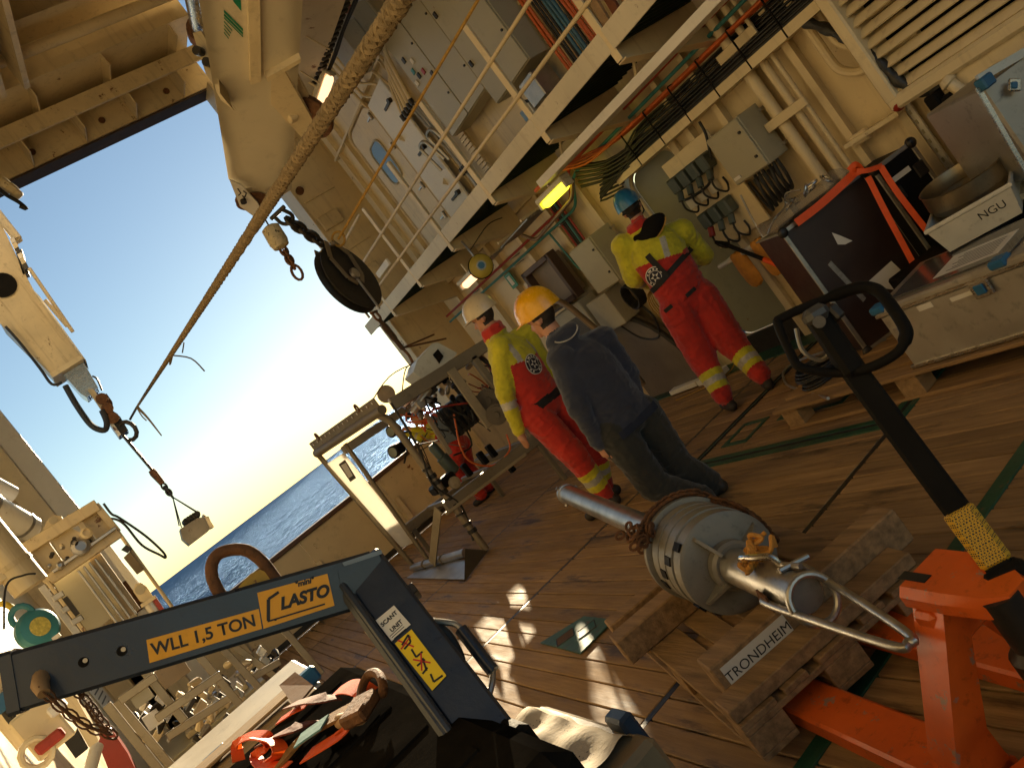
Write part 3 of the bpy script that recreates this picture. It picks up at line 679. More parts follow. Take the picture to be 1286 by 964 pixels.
# signs
sg = thing('escape_sign', (5.1, 8.6, 2), 'green and white emergency sign on the wall above the white hard hat', 'sign')
MB().box(5.09, 5.10, 8.46, 8.62, 1.93, 2.13).build('plate', SIGNG, sg)
MB().box(5.086, 5.0895, 8.50, 8.58, 1.97, 2.09).build('pictogram', WHITES, sg)
MB().lathe((5.0885, 8.54, 2.03), (-1, 0, 0), [(0, .03), (.002, .03)], 12).build('pictogram_dot', SIGNG, sg)
sr = thing('fire_sign', (5.1, 8.3, 1.85), 'small red and white fire sign on the wall beside the green sign', 'sign')
MB().box(5.09, 5.10, 8.18, 8.36, 1.72, 1.9).build('plate', WHITES, sr); MB().lathe((5.0895, 8.27, 1.81), (-1, 0, 0), [(0, .055), (.002, .055)], 14).build('symbol', REDP, sr)
# framed hatch / display case below the signs and bent pipe
hc = thing('wall_locker', (5, 7.9, 1.3), 'dark open-framed wall locker left of the grey cabinet', 'locker')
MB().box(5.0, 5.1, 7.35, 7.95, 1.45, 1.95, .01).build('back', mat('locker_inside', (.25, .2, .15), .5, var=.2, grime=.2), hc)
for b_ in ((7.33, 7.97, 1.93, 1.99), (7.33, 7.97, 1.41, 1.47), (7.31, 7.37, 1.41, 1.99), (7.93, 7.99, 1.41, 1.99)):
    MB().box(4.9, 5.02, *b_, .006).build('frame_bar', mat('brown_steel', (.10, .06, .045), .5, .3, var=.2, grime=.2), hc)
MB().box(4.86, 5.1, 7.3, 7.9, .72, 1.38, .012).build('lower_cabinet', GREYP, hc)
MB().box(4.85, 4.858, 7.42, 7.8, .85, 1.25).build('lower_door', mat('locker_door', (.06, .05, .05), .4, var=.2, grime=.1), hc)
bp_ = thing('bent_vent_pipe', (4.7, 7.2, .8), 'brown bent pipe rising behind the yellow hard hat', 'pipe')
MB().tube(bend_path([(4.72, 7.65, 1.5), (4.70, 7.35, 1.52), (4.68, 7.22, 1.4), (4.66, 6.95, .85), (4.66, 6.95, .3)], .1, 6), .035, 12).build('pipe', mat('brown_pipe', (.22, .15, .09), .45, .4, var=.2, rust=.2, grime=.2), bp_)
MB().box(4.66, 4.80, 7.5, 7.9, 1.44, 1.54, .01).build('head_box', STEEL, bp_)
# grille guard with hoop on the deck by the wall
gg = thing('hose_guard', (5, 7, 0), 'grey arched hose guard with black rubber edge at the foot of the wall', 'guard')
arc = [V((4.95, 6.4+1.0, .05)), V((4.95, 6.4, .05))]+[V((4.95, 6.4+.95*(1-math.cos(a))*.9, .05+1.0*math.sin(a))) for a in np.linspace(.15, 1.57, 10)]+[V((4.95, 7.4, 1.05))]
MB().prism(arc, (.08, 0, 0)).build('plate', mat('guard_grey', (.20, .17, .14), .5, .3, var=.2, grime=.2), gg)
MB().tube(arc[1:], .028, 8).build('rubber_edge', RUBBER, gg)
MB().box(4.86, 4.95, 6.5, 6.95, .02, .07, .005).build('foot_plate', WHITEP, gg); MB().box(4.80, 4.95, 6.05, 6.4, .03, .09, .005).build('foot_plate', WHITEP, gg)
# hanging rope coil
rcp = thing('rope_coil', (5.1, 6.2, .6), 'thin tan rope coiled on a hook below the cable coil', 'rope')
for i in range(6):
    MB().tube([(5.13-.012*i, 6.40+(.12+.008*i)*math.cos(a)+.012*i, .92+(.15+.006*i)*math.sin(a)-.01*i) for a in np.linspace(0, 6.28, 19)[:-1]], .006, 6, closed=True).build('loop', ROPEY, rcp)
MB().tube(smooth_path([(5.12, 6.42, .78), (5.1, 6.25, .62), (5.12, 6.35, .5), (5.12, 6.1, .42), (5.1, 6.0, .2), (5.0, 6.05, .03), (4.8, 6.2, .012), (4.7, 6.7, .012)], 6), .006, 6).build('tail', ROPEY, rcp)

# ---- pipes and stiffeners right of the sockets
rp = thing('wall_pipes', (5.1, 4, 1), 'pair of cream vertical pipes with flat clamps behind the beige cabinet', 'pipes')
for i, (y, r_) in enumerate(((4.08, .045), (3.93, .03), (3.84, .018))):
    MB().tube([(5.06, y, .1), (5.06, y, 2.55)], r_, 12).build('pipe', CREAM, rp)
for z in (.95, 1.6, 2.2): MB().box(4.99, 5.01, 3.78, 4.18, z, z+.07, .004).build('clamp', CREAM, rp)
lp = thing('loop_pipes', (5.1, 3.5, 1.4), 'three cream pipes bending in loops beside the louvre', 'pipes')
for i in range(3):
    MB().tube(bend_path([(5.08, 3.52-.11*i, 2.6), (5.08, 3.52-.11*i, 1.66+.13*i), (5.08, 3.40-.11*i, 1.56+.13*i), (5.08, 2.95, 1.56+.13*i)], .12, 6), .032, 10).build('pipe', CREAM, lp)
MB().box(5.0, 5.1, 3.3, 3.75, 1.2, 1.23).build('clamp_bar', CREAM, lp)
MB().box(5.04, 5.10, 3.58, 3.72, 1.17, 1.25, .01).build('cleat', CREAM, lp)
sp = thing('cable_strip', (5.1, 3.2, .9), 'slotted white cable strip on the wall left of the louvre', 'cable strip')
MB().box(5.13, 5.15, 3.28, 3.34, .5, 1.45, .003).build('strip', WHITEP, sp)
for i in range(12): MB().box(5.126, 5.129, 3.303, 3.317, .55+.075*i, .58+.075*i).build('slot', CABP, sp)
# wrapped black hose
bh = thing('wrapped_hose', (5, 3.1, 1.3), 'thick black taped cable hanging down beside the louvre', 'hose')
hp = smooth_path([(4.98, 3.45, 2.05), (4.95, 3.32, 1.9), (4.92, 3.22, 1.75), (4.92, 3.16, 1.55), (4.92, 3.12, 1.38), (4.93, 3.05, 1.24)], 5)
MB().tube(hp, [.035+.008*math.sin(i*1.7) for i in range(len(hp))], 10).build('hose', mat('taped_hose', (.03, .028, .025), .4, var=.5, vscale=30, grime=.2, bump=.5), bh)
MB().lathe((4.9, 3.2, 1.28), (-.5, -.3, -.5), [(0, .02), (.04, .035), (.05, .02)], 12).build('red_cap', REDP, bh)
MB().tube(smooth_path([(4.93, 3.06, 1.25), (4.92, 2.95, 1.22), (4.93, 2.85, 1.24)], 4), .03, 8).build('knot', RUBBER, bh)
# louvre
lv = thing('ventilation_louvre', (5, 2.4, 1.3), 'large cream ventilation louvre with slanted slats at the upper right', 'louvre')
LY0, LY1, LZ0, LZ1 = 1.95, 3.24, 1.30, 2.62
for b_ in ((LY1-.09, LY1, LZ0, LZ1), (LY0, LY0+.09, LZ0, LZ1)): MB().box(4.86, 5.19, *b_, .012).build('frame_side', CREAM, lv)
for b_ in ((LY0, LY1, LZ0-.06, LZ0+.03), (LY0, LY1, LZ1-.03, LZ1+.06)): MB().box(4.855, 5.19, *b_, .02).build('frame_end', CREAM, lv)
slp = None
for i in range(16):
    z = LZ0+.07+.079*i
    q = MB().prism([(4.90, 0, -.034), (4.93, 0, .0), (4.97, 0, .018), (4.975, 0, .010), (4.935, 0, -.010), (4.91, 0, -.042)], (0, LY1-LY0-.18, 0))
    if slp is None: slp = q.build('slat', CREAM, lv); o = slp
    else: o = inst(slp, lv, (0, 0, 0))
    o.location = (0, LY0+.09, z)
MB().box(5.10, 5.11, LY0+.05, LY1-.05, LZ0, LZ1).build('dark_back', BLACK, lv)
vd = thing('duct_housing', (5, 2.4, .9), 'cream curved duct housing below the louvre with a flat white box', 'duct')
MB().prism([(4.9, 2.95, 1.24), (4.9, 1.4, 1.24), (5.19, 1.4, 1.24), (5.19, 2.95, 1.24)], (0, 0, -.5)).build('duct', CREAM, vd)
MB().box(4.72, 4.98, 2.38, 2.72, .62, 1.0, .008).build('flat_box', CREAM, vd)
sv = thing('pipe_valve', (4.8, 2.9, 1.1), 'cream flanged valve with black actuator under the louvre', 'valve')
MB().lathe((4.86, 2.86, 1.25), (0, -.35, -.9), [(0, .035), (.03, .05), (.04, .05), (.05, .035), (.14, .035), (.15, .06), (.17, .06), (.18, .04), (.34, .04)], 16).build('pipe', CREAM, sv)
MB().box(4.80, 4.9, 2.92, 3.0, 1.07, 1.22, .012).build('actuator', BLACK, sv); MB().box(4.81, 4.88, 2.86, 2.92, 1.07, 1.17, .01).build('actuator', BLACK, sv)
sv2 = thing('pipe_elbow', (4.8, 2.2, .8), 'cream pipe elbow with bolted flange beside the white box', 'pipe')
MB().tube(bend_path([(4.9, 2.32, .92), (4.72, 2.25, .92), (4.68, 2.22, .86), (4.66, 2.14, .5)], .08, 6), .045, 14).build('elbow', CREAM, sv2)
MB().lathe((4.66, 2.165, .62), (0, -.2, -1), [(0, .085), (.025, .085), (.03, .085), (.055, .085)], 18).build('flange', CREAM, sv2)
MB().lathe((4.66, 2.2, .80), (0, -.2, -1), [(0, .06), (.03, .06)], 16).build('collar', CREAM, sv2)
for k in range(6):
    a = k*1.05; MB().cyl((4.66+.07*math.cos(a), 2.165+.07*math.sin(a), .65), (4.66+.07*math.cos(a), 2.155+.07*math.sin(a), .53), .01, n=6).build('bolt', CREAM, sv2)
wp = thing('corner_pipe', (5.1, 3, .7), 'thin white pipe with red lever running down to the black case', 'pipe')
MB().tube([(5.05, 2.98, 1.15), (5.05, 2.95, .2)], .022, 10).build('pipe', CREAM, wp); MB().box(5.0, 5.04, 2.96, 3.0, .95, 1.05, .004).build('lever', REDP, wp)

# ---- lamps that are lit
def tube_lamp(label, c, d, L, tm, up=(0, 0, 1)):
    o = thing('tube_lamp', c, label, 'lamp')
    d = V(d).normalized(); c = V(c)
    MB().beam(c-d*L/2, c+d*L/2, .11, .05, up=up, b=.01).build('housing', WPLAS, o)
    u = frame_of(d, up)[2]
    t = MB(); p = c-u*.06
    t.lathe(p-d*L*.44, d, [(0, .01), (.02, .035), (.05, .045), (L*.88-.05, .045), (L*.88-.02, .035), (L*.88, .01)], 14); t.build('tube', tm, o)
    for s in (-1, 1): MB().beam(c+d*s*L*.47-u*.02, c+d*s*L*.47-u*.09, .1, .03, up=d, b=.006).build('end_cap', WPLAS, o)
    MB().beam(c+u*.02, c+u*.14, .03, .02, up=d).build('bracket', CREAM, o)
    return o
tube_lamp('yellow lit tube lamp under the walkway above the person in the blue helmet', (4.45, 5.95, 2.36), (0, 1, 0), .52, TUBEY)
tube_lamp('pinkish lit tube lamp farther along under the walkway', (4.42, 8.05, 2.34), (0, 1, 0), .6, TUBEP)
# racks of parallel conduits beside the lamps
for k, (y, n, lab) in enumerate(((6.95, 9, 'rack of thin grey conduits under the walkway beside the yellow lamp'), (8.15, 8, 'rack of thin grey conduits under the walkway beside the pinkish lamp'))):
    o = thing('conduit_rack', (4.7, y, 2.3), lab, 'conduits')
    for i in range(n): MB().tube([(4.5+.035*i, y-.35-.02*i, 2.33), (4.5+.035*i, y+.35, 2.31)], .011, 7).build('conduit', STEEL, o)
    for yy in (y-.3, y+.28): MB().box(4.46, 4.86, yy, yy+.03, 2.345, 2.37).build('rack_bar', CREAM, o)
dp = thing('bent_conduit', (4.6, 6.4, 2.1), 'brown bent conduit dropping from the rack beside the yellow lamp', 'pipe')
MB().tube(bend_path([(4.5, 5.7, 2.30), (4.5, 5.85, 2.18), (4.5, 6.7, 2.12), (4.5, 6.85, 2.25)], .06), .018, 9).build('pipe', mat('brown_pipe', (.22, .15, .09)), dp)
# yellow fall arrester hanging from the walkway
fa_ = thing('fall_arrester', at(603, 338, x=4.25), 'yellow disc fall arrester hanging below the walkway', 'fall arrester')
c = at(604, 334, x=4.25); dirn = V((-.35, -.9, 0)).normalized()
MB().lathe(c+dirn*-.045, dirn, [(0, .06), (.01, .105), (.03, .125), (.065, .125), (.085, .105), (.095, .05)], 24).build('housing', mat('arrester_yellow', (.45, .36, .06), .4, var=.12, grime=.15, bump=.03), fa_)
MB().lathe(c+dirn*.05, dirn, [(0, .052), (.006, .05)], 18).build('badge', mat('badge_grey', (.35, .4, .42), .4, var=.3, vscale=40, grime=.1), fa_)
MB().lathe(c+dirn*.057, dirn, [(0, .036), (.002, .036)], 18).build('badge_ring', BLUEP, fa_)
MB().lathe(c-dirn*.05, dirn, [(0, .1), (.02, .135), (.03, .135)], 24).build('rim', BLACK, fa_)
MB().tube([c+V((0, 0, .12)), c+V((0, 0, .2)), c+V((.02, .05, .33))], .012, 8).build('shackle', STEEL, fa_)
MB().tube(smooth_path([c+V((0, .02, .2)), c+V((.1, .1, .22)), c+V((.3, -.1, .3)), c+V((.5, -.1, .28))], 5), .006, 6).build('lanyard', DARKM, fa_)
# glove bar
gb = thing('hanging_bar', (5, 4.7, .95), 'white tube rail fixed level on the wall holding gloves', 'bar')
a = at(904, 335, x=4.9); b = at(985, 285, x=4.85)
MB().tube([a, b], .024, 10).build('tube', WHITEP, gb); MB().beam(b, b+V((.33, 0, 0)), .03, .03).build('arm', WHITEP, gb); MB().beam(a+V((.02, -.05, 0)), a+V((.28, -.05, 0)), .03, .03).build('arm', WHITEP, gb)
for k, (t, lab) in enumerate(((.30, 'orange work glove hanging on the white bar, left one'), (.62, 'orange work glove hanging on the white bar, right one'))):
    q = a.lerp(b, t); dd = (b-a).normalized()
    m_ = MB(); rings = []
    for j, (dz, wd, th) in enumerate(((.035, .05, .04), (.02, .075, .05), (-.06, .085, .048), (-.14, .085, .04), (-.22, .088, .03), (-.28, .075, .024), (-.30, .03, .012))):
        rings.append([q+V((0, 0, dz))+dd*(math.cos(2*math.pi*i/14)*wd*(1+.06*math.sin(5*j+i*2)))+V((-1, 0, 0))*(math.sin(2*math.pi*i/14)*th)+V((0, 0, .006*math.sin(i*2.3+j))) for i in range(14)])
    m_.ring_loft(rings)
    gl = m_.build('glove', GLOVE, label=lab, cat='glove', group='gloves on the bar')
    if k: 
        for f_ in range(4): MB().tube([q+dd*(.05+.008*f_)+V((-.02, 0, -.16-.02*f_)), q+dd*(.09+.012*f_)+V((-.025, 0, -.17-.02*f_)), q+dd*(.10+.012*f_)+V((-.03, 0, -.20-.02*f_))], [.013, .012, .008], 7).build('finger', GLOVE, gl)
# orange and black spade handle leaning
sh = thing('shovel', (4.8, 4.4, 0), 'shovel with black grip and orange shaft leaning behind the gloves', 'shovel')
p0 = at(906, 305, x=4.86); p1 = at(1010, 345, x=4.6)
MB().tube([p0, p0.lerp(p1, .55)], .018, 9).build('black_shaft', BLACK, sh); MB().tube([p0.lerp(p1, .55), p1], .022, 9).build('orange_shaft', ORST, sh)
MB().tube([p0+V((0, .05, .03)), p0+V((0, -.05, -.03))], .016, 8).build('grip', BLACK, sh)
MB().tube(smooth_path([at(930, 245, x=4.9), at(960, 300, x=4.85), at(1005, 345, x=4.7), at(1035, 375, x=4.6)], 5), .008, 7).build('grey_cord', STEEL, sh)

# ================================================================== OVERHEAD BOOM, ROPES, CRANE
def atp(px, py, p0, n):
    q = CX*((px-643)/FPX) - CU*((py-482)/FPX) + _f
    return EYE+q*((V(p0)-EYE).dot(n)/q.dot(n))
bo = thing('telescopic_boom', at(332, 265, y=7.2), 'cream box boom with green stripes reaching down from the ceiling', 'boom')
Y0, Y1 = 5.2, 7.2
T = [at(250, 0, y=Y0), at(325, 0, y=Y0), at(380, 0, y=Y0)]; B = [at(287, 225, y=Y1), at(331, 262, y=Y1), at(366, 238, y=Y1)]
_n = (T[1]-T[0]).cross(B[0]-T[0]).normalized(); B[1] = atp(331, 262, T[0], _n)
_n = (T[2]-T[1]).cross(B[1]-T[1]).normalized(); B[2] = atp(366, 238, T[1], _n)
T.append(T[0]+T[2]-T[1]); B.append(B[0]+B[2]-B[1])
T2 = [t+(t-b)*.9 for t, b in zip(T, B)]
n_l = (T[1]-T[0]).cross(B[0]-T[0]).normalized()
n_b = (T[2]-T[1]).cross(B[1]-T[1]).normalized()
if n_l.dot(EYE-T[0]) < 0: n_l = -n_l
if n_b.dot(EYE-T[1]) < 0: n_b = -n_b
MB().ring_loft([T2, T, B]).build('box_section', mat('boom_paint', (.68, .61, .46), .4, var=.08, vscale=1.2, rust=.12, grime=.1, bump=.03), bo)
ce = (B[0]+B[1]+B[2]+B[3])/4
def strip(name, pts, m, n, th=.008, pr=bo, off=.003):
    MB().prism([p+n*off for p in pts], n*th).build(name, m, pr)
for k in range(7):
    y = 20+4.6*k; w_ = 3.2 if k < 2 else 1.6
    x0 = 281; x1 = 305 if k < 3 else 290-1.5*k+6
    strip('green_stripe', [atp(x0, y-8, T[0], n_l), atp(x1, y+16+(x1-305)*.9, T[0], n_l), atp(x1, y+16+w_+(x1-305)*.9, T[0], n_l), atp(x0, y-8+w_, T[0], n_l)], SIGNG, n_l, .001)
strip('green_block', [atp(292, -2, T[0], n_l), atp(302, -2, T[0], n_l), atp(303, 14, T[0], n_l), atp(293, 2, T[0], n_l)], SIGNG, n_l, .001)
# side web proud of the left face, end cheek with sheave
strip('edge_strip', [atp(309, -10, T[0], n_l), atp(324, -10, T[0], n_l), atp(326, 96, T[0], n_l), atp(313, 100, T[0], n_l)], CREAM, n_l, .05)
ck1 = [atp(287, 222, T[0], n_l), atp(301, 228, T[0], n_l), atp(322, 250, T[0], n_l), atp(329, 264, T[0], n_l), atp(318, 268, T[0], n_l), atp(300, 255, T[0], n_l)]
strip('end_cheek', ck1, WHITEP, n_l, .02, off=.02)
nd = (B[2]-B[1]).normalized()
MB().lathe(atp(316, 252, T[0], n_l)-n_l*.05, n_l, [(0, .12), (.02, .15), (.04, .12), (.06, .15)], 22).build('end_sheave', RUSTY, bo)
MB().cyl(atp(304, 247, T[0], n_l)+n_l*.02, atp(304, 247, T[0], n_l)+n_l*.07, .03, n=10).build('pin', DARKM, bo)
for (a_, b_) in (((297, 232), (301, 238)), ((301, 238), (298, 241)), ((304, 235), (308, 238)), ((308, 238), (306, 243)), ((303, 241), (307, 246))):
    MB().beam(atp(*a_, T[0], n_l)+n_l*.042, atp(*b_, T[0], n_l)+n_l*.042, .012, .002, up=n_l).build('marker_stroke', INK, bo)
# underside sheave cheeks
ch_ = [atp(340, 85, T[1], n_b), atp(352, 80, T[1], n_b), atp(392, 150, T[1], n_b), atp(390, 170, T[1], n_b), atp(380, 173, T[1], n_b), atp(340, 130, T[1], n_b)]
for k, off in enumerate((.02, .22)):
    sh_ = nd*(.0)
    MB().prism([p+n_b*.01+V((.0+.13*k, .1*k, .04*k)) for p in ch_], n_b*.0+V((.02, .0, .012))).build('sheave_cheek', CREAM, bo)
cs = atp(383, 146, T[1], n_b)+V((.07, .06, .0))
MB().lathe(cs-V((.03, .0, .015)), (1, .2, .4), [(0, .18), (.02, .21), (.04, .18), (.06, .21)], 26).build('pulley', RUSTY, bo)
MB().box(*[v for p in zip(atp(367, 147, T[1], n_b)-V((.04, .04, .04)), atp(367, 147, T[1], n_b)+V((.04, .04, .04))) for v in p], .01).build('pin_plate', CREAM2, bo)
MB().prism([atp(333, 90, T[1], n_b), atp(375, 66, T[1], n_b), atp(375, 71, T[1], n_b), atp(334, 96, T[1], n_b)], n_b*.06).build('cross_rib', CREAM, bo)
# left ears with hydraulic rod
ear = [at(246, 45, y=6.0), at(256, 42, y=6.0), at(276, 76, y=6.0), at(280, 120, y=6.0), at(296, 140, y=6.2), at(281, 128, y=6.2), at(262, 95, y=6.0)]
MB().prism(ear, (-.03, -.05, 0)).build('side_ear', CREAM, bo)
MB().prism([p+V((.12, .25, 0)) for p in ear], (.03, .05, 0)).build('side_ear', CREAM, bo)
for p in ((253, 66), (265, 80)): q = at(*p, y=5.95); MB().cyl(q, q-V((.05, .06, 0)), .035, n=12).build('bolt', DARKM, bo)
q0 = at(252, 35, y=6.1); q1 = at(238, -40, y=5.2)
MB().cyl(q0, q1, .075, n=18).build('hydraulic_rod', INOX, bo)
MB().cyl(q0, q0+(q0-q1).normalized()*.15, .11, n=16).build('rod_eye', RUSTY, bo)
# girder to the right of the boom with cable chain
gd = thing('ceiling_girder', at(390, 60, y=7), 'off-white plated overhead girder with rust marks beside the boom', 'girder')
gp = [at(384, -60, y=5.4), at(455, -60, y=5.4), at(396, 108, y=7.4), at(371, 165, y=7.9), at(368, 120, y=7.6)]
MB().prism(gp, (.25, .35, .6)).build('plate', mat('worn_white_plate', (.62, .56, .46), .45, var=.12, vscale=1.4, rust=.34, grime=.15, bump=.05), gd)
for (a, b) in (((382, 45), (412, 62)), ((374, 88), (399, 104))):
    MB().beam(at(*a, y=6.55 if a[1] < 60 else 7.15)-V((0, .02, .02)), at(*b, y=6.55 if a[1] < 60 else 7.15)-V((0, .02, .02)), .012, .012).build('weld_seam', CREAM2, gd)
cc = thing('cable_chain', at(410, 60, y=7), 'dark cable chain hanging along the edge of the white girder', 'cable chain')
a = at(448, -40, y=5.7); b = at(398, 100, y=7.3)
for i in range(20):
    q = a.lerp(b, i/19); MB().beam(q, q+(b-a)*.035, .10, .06, b=.008).build('link', DARKM, cc)
for k in range(3): MB().tube(smooth_path(jit([a.lerp(b, t)+V((.07+.02*k, 0, -.03)) for t in (0, .25, .5, .75, 1)], .015), 4), .012, 7).build('cable', CABLE, cc)
tube_lamp('orange lit tube lamp at the end of the cable chain beside the thick rope', at(402, 112, y=7.3), at(396, 128, y=7.4)-at(406, 98, y=7.2), .42, TUBEP)
wb = thing('ceiling_boxes', at(445, 50, y=7.5), 'two grey steel boxes fixed high beside the thick rope', 'boxes')
for k, (px, py) in enumerate(((445, 62), (458, 38))):
    q = at(px, py, y=7.6); MB().obox(q, (.12, 0, 0), (0, .18, 0), (0, 0, .22), .01).build('box', GREYP, wb)
rdp = thing('red_bracket', at(424, 4, y=6.5), 'dark red steel plate at the top above the white girder', 'bracket')
MB().prism([at(417, -8, y=6.4), at(436, -8, y=6.4), at(441, 8, y=6.4), at(426, 10, y=6.4)], (.05, .2, .05)).build('plate', REDP, rdp)

# chain, hook weight, big sheave
def chain(parent, a, b, n, L, W, r, m, rnd=.0):
    a = V(a); b = V(b); d = (b-a).normalized(); s_, _, u_ = frame_of(d)
    for i in range(n):
        c_ = a.lerp(b, (i+.5)/n)+V((random.uniform(-rnd, rnd), random.uniform(-rnd, rnd), random.uniform(-rnd, rnd)))
        ax = s_ if i % 2 else u_
        MB().link(c_, d, ax, L, W, r).build('chain_link', m, parent)
def shackle(parent, c, d, up, s, m):
    d = V(d).normalized(); up = V(up); up = (up-d*up.dot(d)).normalized()
    pts = [V(c)+d*(-s*.5)+up*(s*.32)]+[V(c)+d*(math.sin(t)*s*.42)+up*(math.cos(t)*s*.42) for t in np.linspace(.0, math.pi, 9)]+[V(c)+d*(-s*.5)-up*(s*.32)]
    MB().tube(pts, s*.11, 10).build('shackle', m, parent)
    MB().cyl(V(c)+d*(-s*.5)+up*(s*.55), V(c)+d*(-s*.5)-up*(s*.55), s*.12, n=12).build('shackle_pin', m, parent)
DCH = mat('dark_chain', (.055, .048, .042), .5, .7, var=.3, vscale=20, rust=.3, grime=.2, bump=.2)
hb = thing('hook_weight', at(345, 298, y=7.2), 'cream cylindrical hook weight with a rusty chain and hook below the boom tip', 'hook weight')
c0 = at(338, 284, y=7.2); c1 = at(355, 312, y=7.2); d = (c1-c0).normalized(); Lw = (c1-c0).length
MB().tube([at(325, 262, y=7.2), c0], .008, 6).build('wire', DARKM, hb)
MB().lathe(c0, d, [(0, .05), (.02, .085), (Lw*.7, .09), (Lw*.92, .075), (Lw, .03)], 20).build('weight', mat('speckled_weight', (.55, .47, .30), .5, var=.25, vscale=14, rust=.65, rustc=(.03, .025, .02), grime=.3, bump=.2), hb)
c2 = at(373, 342, y=7.2)
chain(hb, c1, c1.lerp(c2, .75), 4, .10, .06, .014, RUSTY)
hk = c1.lerp(c2, 1.0)
MB().link(hk, d, V((1, -.5, 0)), .15, .085, .014).build('hook', RUSTY, hb)

bk = thing('sheave_block', at(437, 350, y=7.4), 'large grey sheave in a steel cheek hanging on a chain from the boom', 'sheave')
sc0 = at(438, 350, y=7.45)
nrm = ((CX*.8+CU*.6)*.91-_f*.42).normalized(); lng = (CX*.596-CU*.803); lng = (lng-nrm*lng.dot(nrm)).normalized(); wd = nrm.cross(lng)
MB().lathe(sc0-nrm*.055, nrm, [(0, .33), (.006, .375), (.03, .36), (.05, .32), (.06, .32), (.08, .36), (.104, .375), (.11, .33)], 40).build('rim', RUBBER, bk)
MB().lathe(sc0-nrm*.03, nrm, [(0, .315), (.06, .315)], 36).build('wheel', mat('sheave_grey', (.17, .18, .19), .45, .2, var=.15, vscale=4, grime=.15, bump=.04), bk)
for s_ in (-1, 1):
    o_ = sc0+nrm*(.075*s_)
    for w_ in (-1, 1):
        pts = [o_-lng*.40+wd*.05*w_, o_-lng*.22+wd*.17*w_, o_+lng*.02+wd*.13*w_, o_+lng*.10+wd*.04*w_]
        for i in range(3): MB().beam(pts[i], pts[i+1], .055, .014, up=nrm, b=.003).build('cheek_arm', mat('cheek_steel', (.24, .20, .14), .45, .4, var=.2, rust=.3, grime=.2), bk)
    MB().beam(o_-lng*.02, o_+lng*.42, .035, .012, up=nrm, b=.003).build('cheek_tail', STEEL, bk)
    MB().lathe(o_, nrm*s_, [(0, .06), (.03, .055), (.04, .02)], 16).build('hub', STEEL, bk)
MB().beam(sc0-lng*.36-nrm*.09, sc0-lng*.36+nrm*.09, .09, .04, up=lng, b=.006).build('head_plate', STEEL, bk)
top = at(350, 268, y=7.25); blk = sc0-lng*.42
shackle(bk, top.lerp(blk, .14), blk-top, nrm, .17, DCH)
chain(bk, top.lerp(blk, .22), top.lerp(blk, .97), 5, .15, .09, .021, DCH)
shackle(bk, sc0+lng*.46, lng, wd, .11, RUSTY)
e1 = at(505, 437, y=8.0)
MB().tube(smooth_path([sc0+lng*.50, (sc0+lng*.5).lerp(e1, .2), (sc0+lng*.5).lerp(e1, .6), e1], 4), [.022]*4+[.034]*5+[.026]*4, 9).build('rope_sling', mat('dark_sling', (.10, .06, .035), .7, var=.3, vscale=20, grime=.2, bump=.3), bk)
MB().tube(smooth_path([e1, e1+V((.02, .02, -.1)), e1+V((0, .03, -.22))], 4), .016, 7).build('knot', RUSTY, bk)

# thick twisted rope from the near top to the crane outside
tr = thing('mooring_rope', at(500, 5, d=2.2), 'thick braided tan rope stretched diagonally across to the crane tip', 'rope')
pA = at(520, -25, d=2.1); pB = at(172, 511, y=13.9)
d = (pB-pA); Ld = d.length; s_, dn, u_ = frame_of(d)
for k in range(6):
    pts = []; rs = []
    N = 560
    for i in range(N+1):
        t = (i/N)**1.5; L_ = t*Ld; a_ = L_/.105*2*math.pi*(1 if k % 2 else -1)+k*1.047*2
        fade = max(.35, 1-t*.75)
        wob = .0085*math.sin(L_/.0262*math.pi+k)
        pts.append(pA+dn*L_+(s_*math.cos(a_)+u_*math.sin(a_))*((.0165+wob*.25)*(1-.3*t))); rs.append(.0115*(1-.3*t))
    MB().tube(pts, rs, 6).build('strand', ROPE, tr)
MB().tube([pA, pA.lerp(pB, .5), pB], [.019, .016, .012], 8).build('core', ROPE, tr)
pC = at(163, 527, y=13.9)
MB().tube([pB, pC], .02, 6).build('end_wire', DARKM, tr)
for k, (pa, pb, pc) in enumerate((((215, 446), (240, 450), (257, 466)), ((216, 444), (214, 455), (213, 458)), ((172, 511), (185, 524), (203, 547)), ((172, 512), (178, 522), (184, 528)), ((231, 430), (230, 437), (229, 443)))):
    yy = 11.5 if k in (0, 1, 4) else 13.9
    MB().tube(smooth_path([at(*pa, y=yy), at(*pb, y=yy), at(*pc, y=yy)], 4), [.03, .025, .022, .02, .018, .016, .014, .012, .010] if k in (1, 2) else .010, 6).build('loose_end', ROPE, tr)
yr = thing('yellow_line', at(600, 5, x=4.0), 'thin yellow rope running straight from the top to the big sheave', 'rope')
MB().tube([at(612, -20, y=4.6), at(425, 300, y=7.4)], .013, 8).build('line', ROPEY, yr)
MB().tube([at(425, 300, y=7.4)+(lng*math.cos(a)+nrm*math.sin(a))*.07 for a in np.linspace(0, 6.28, 15)[:-1]], .012, 7, closed=True).build('eye', ROPEY, yr)

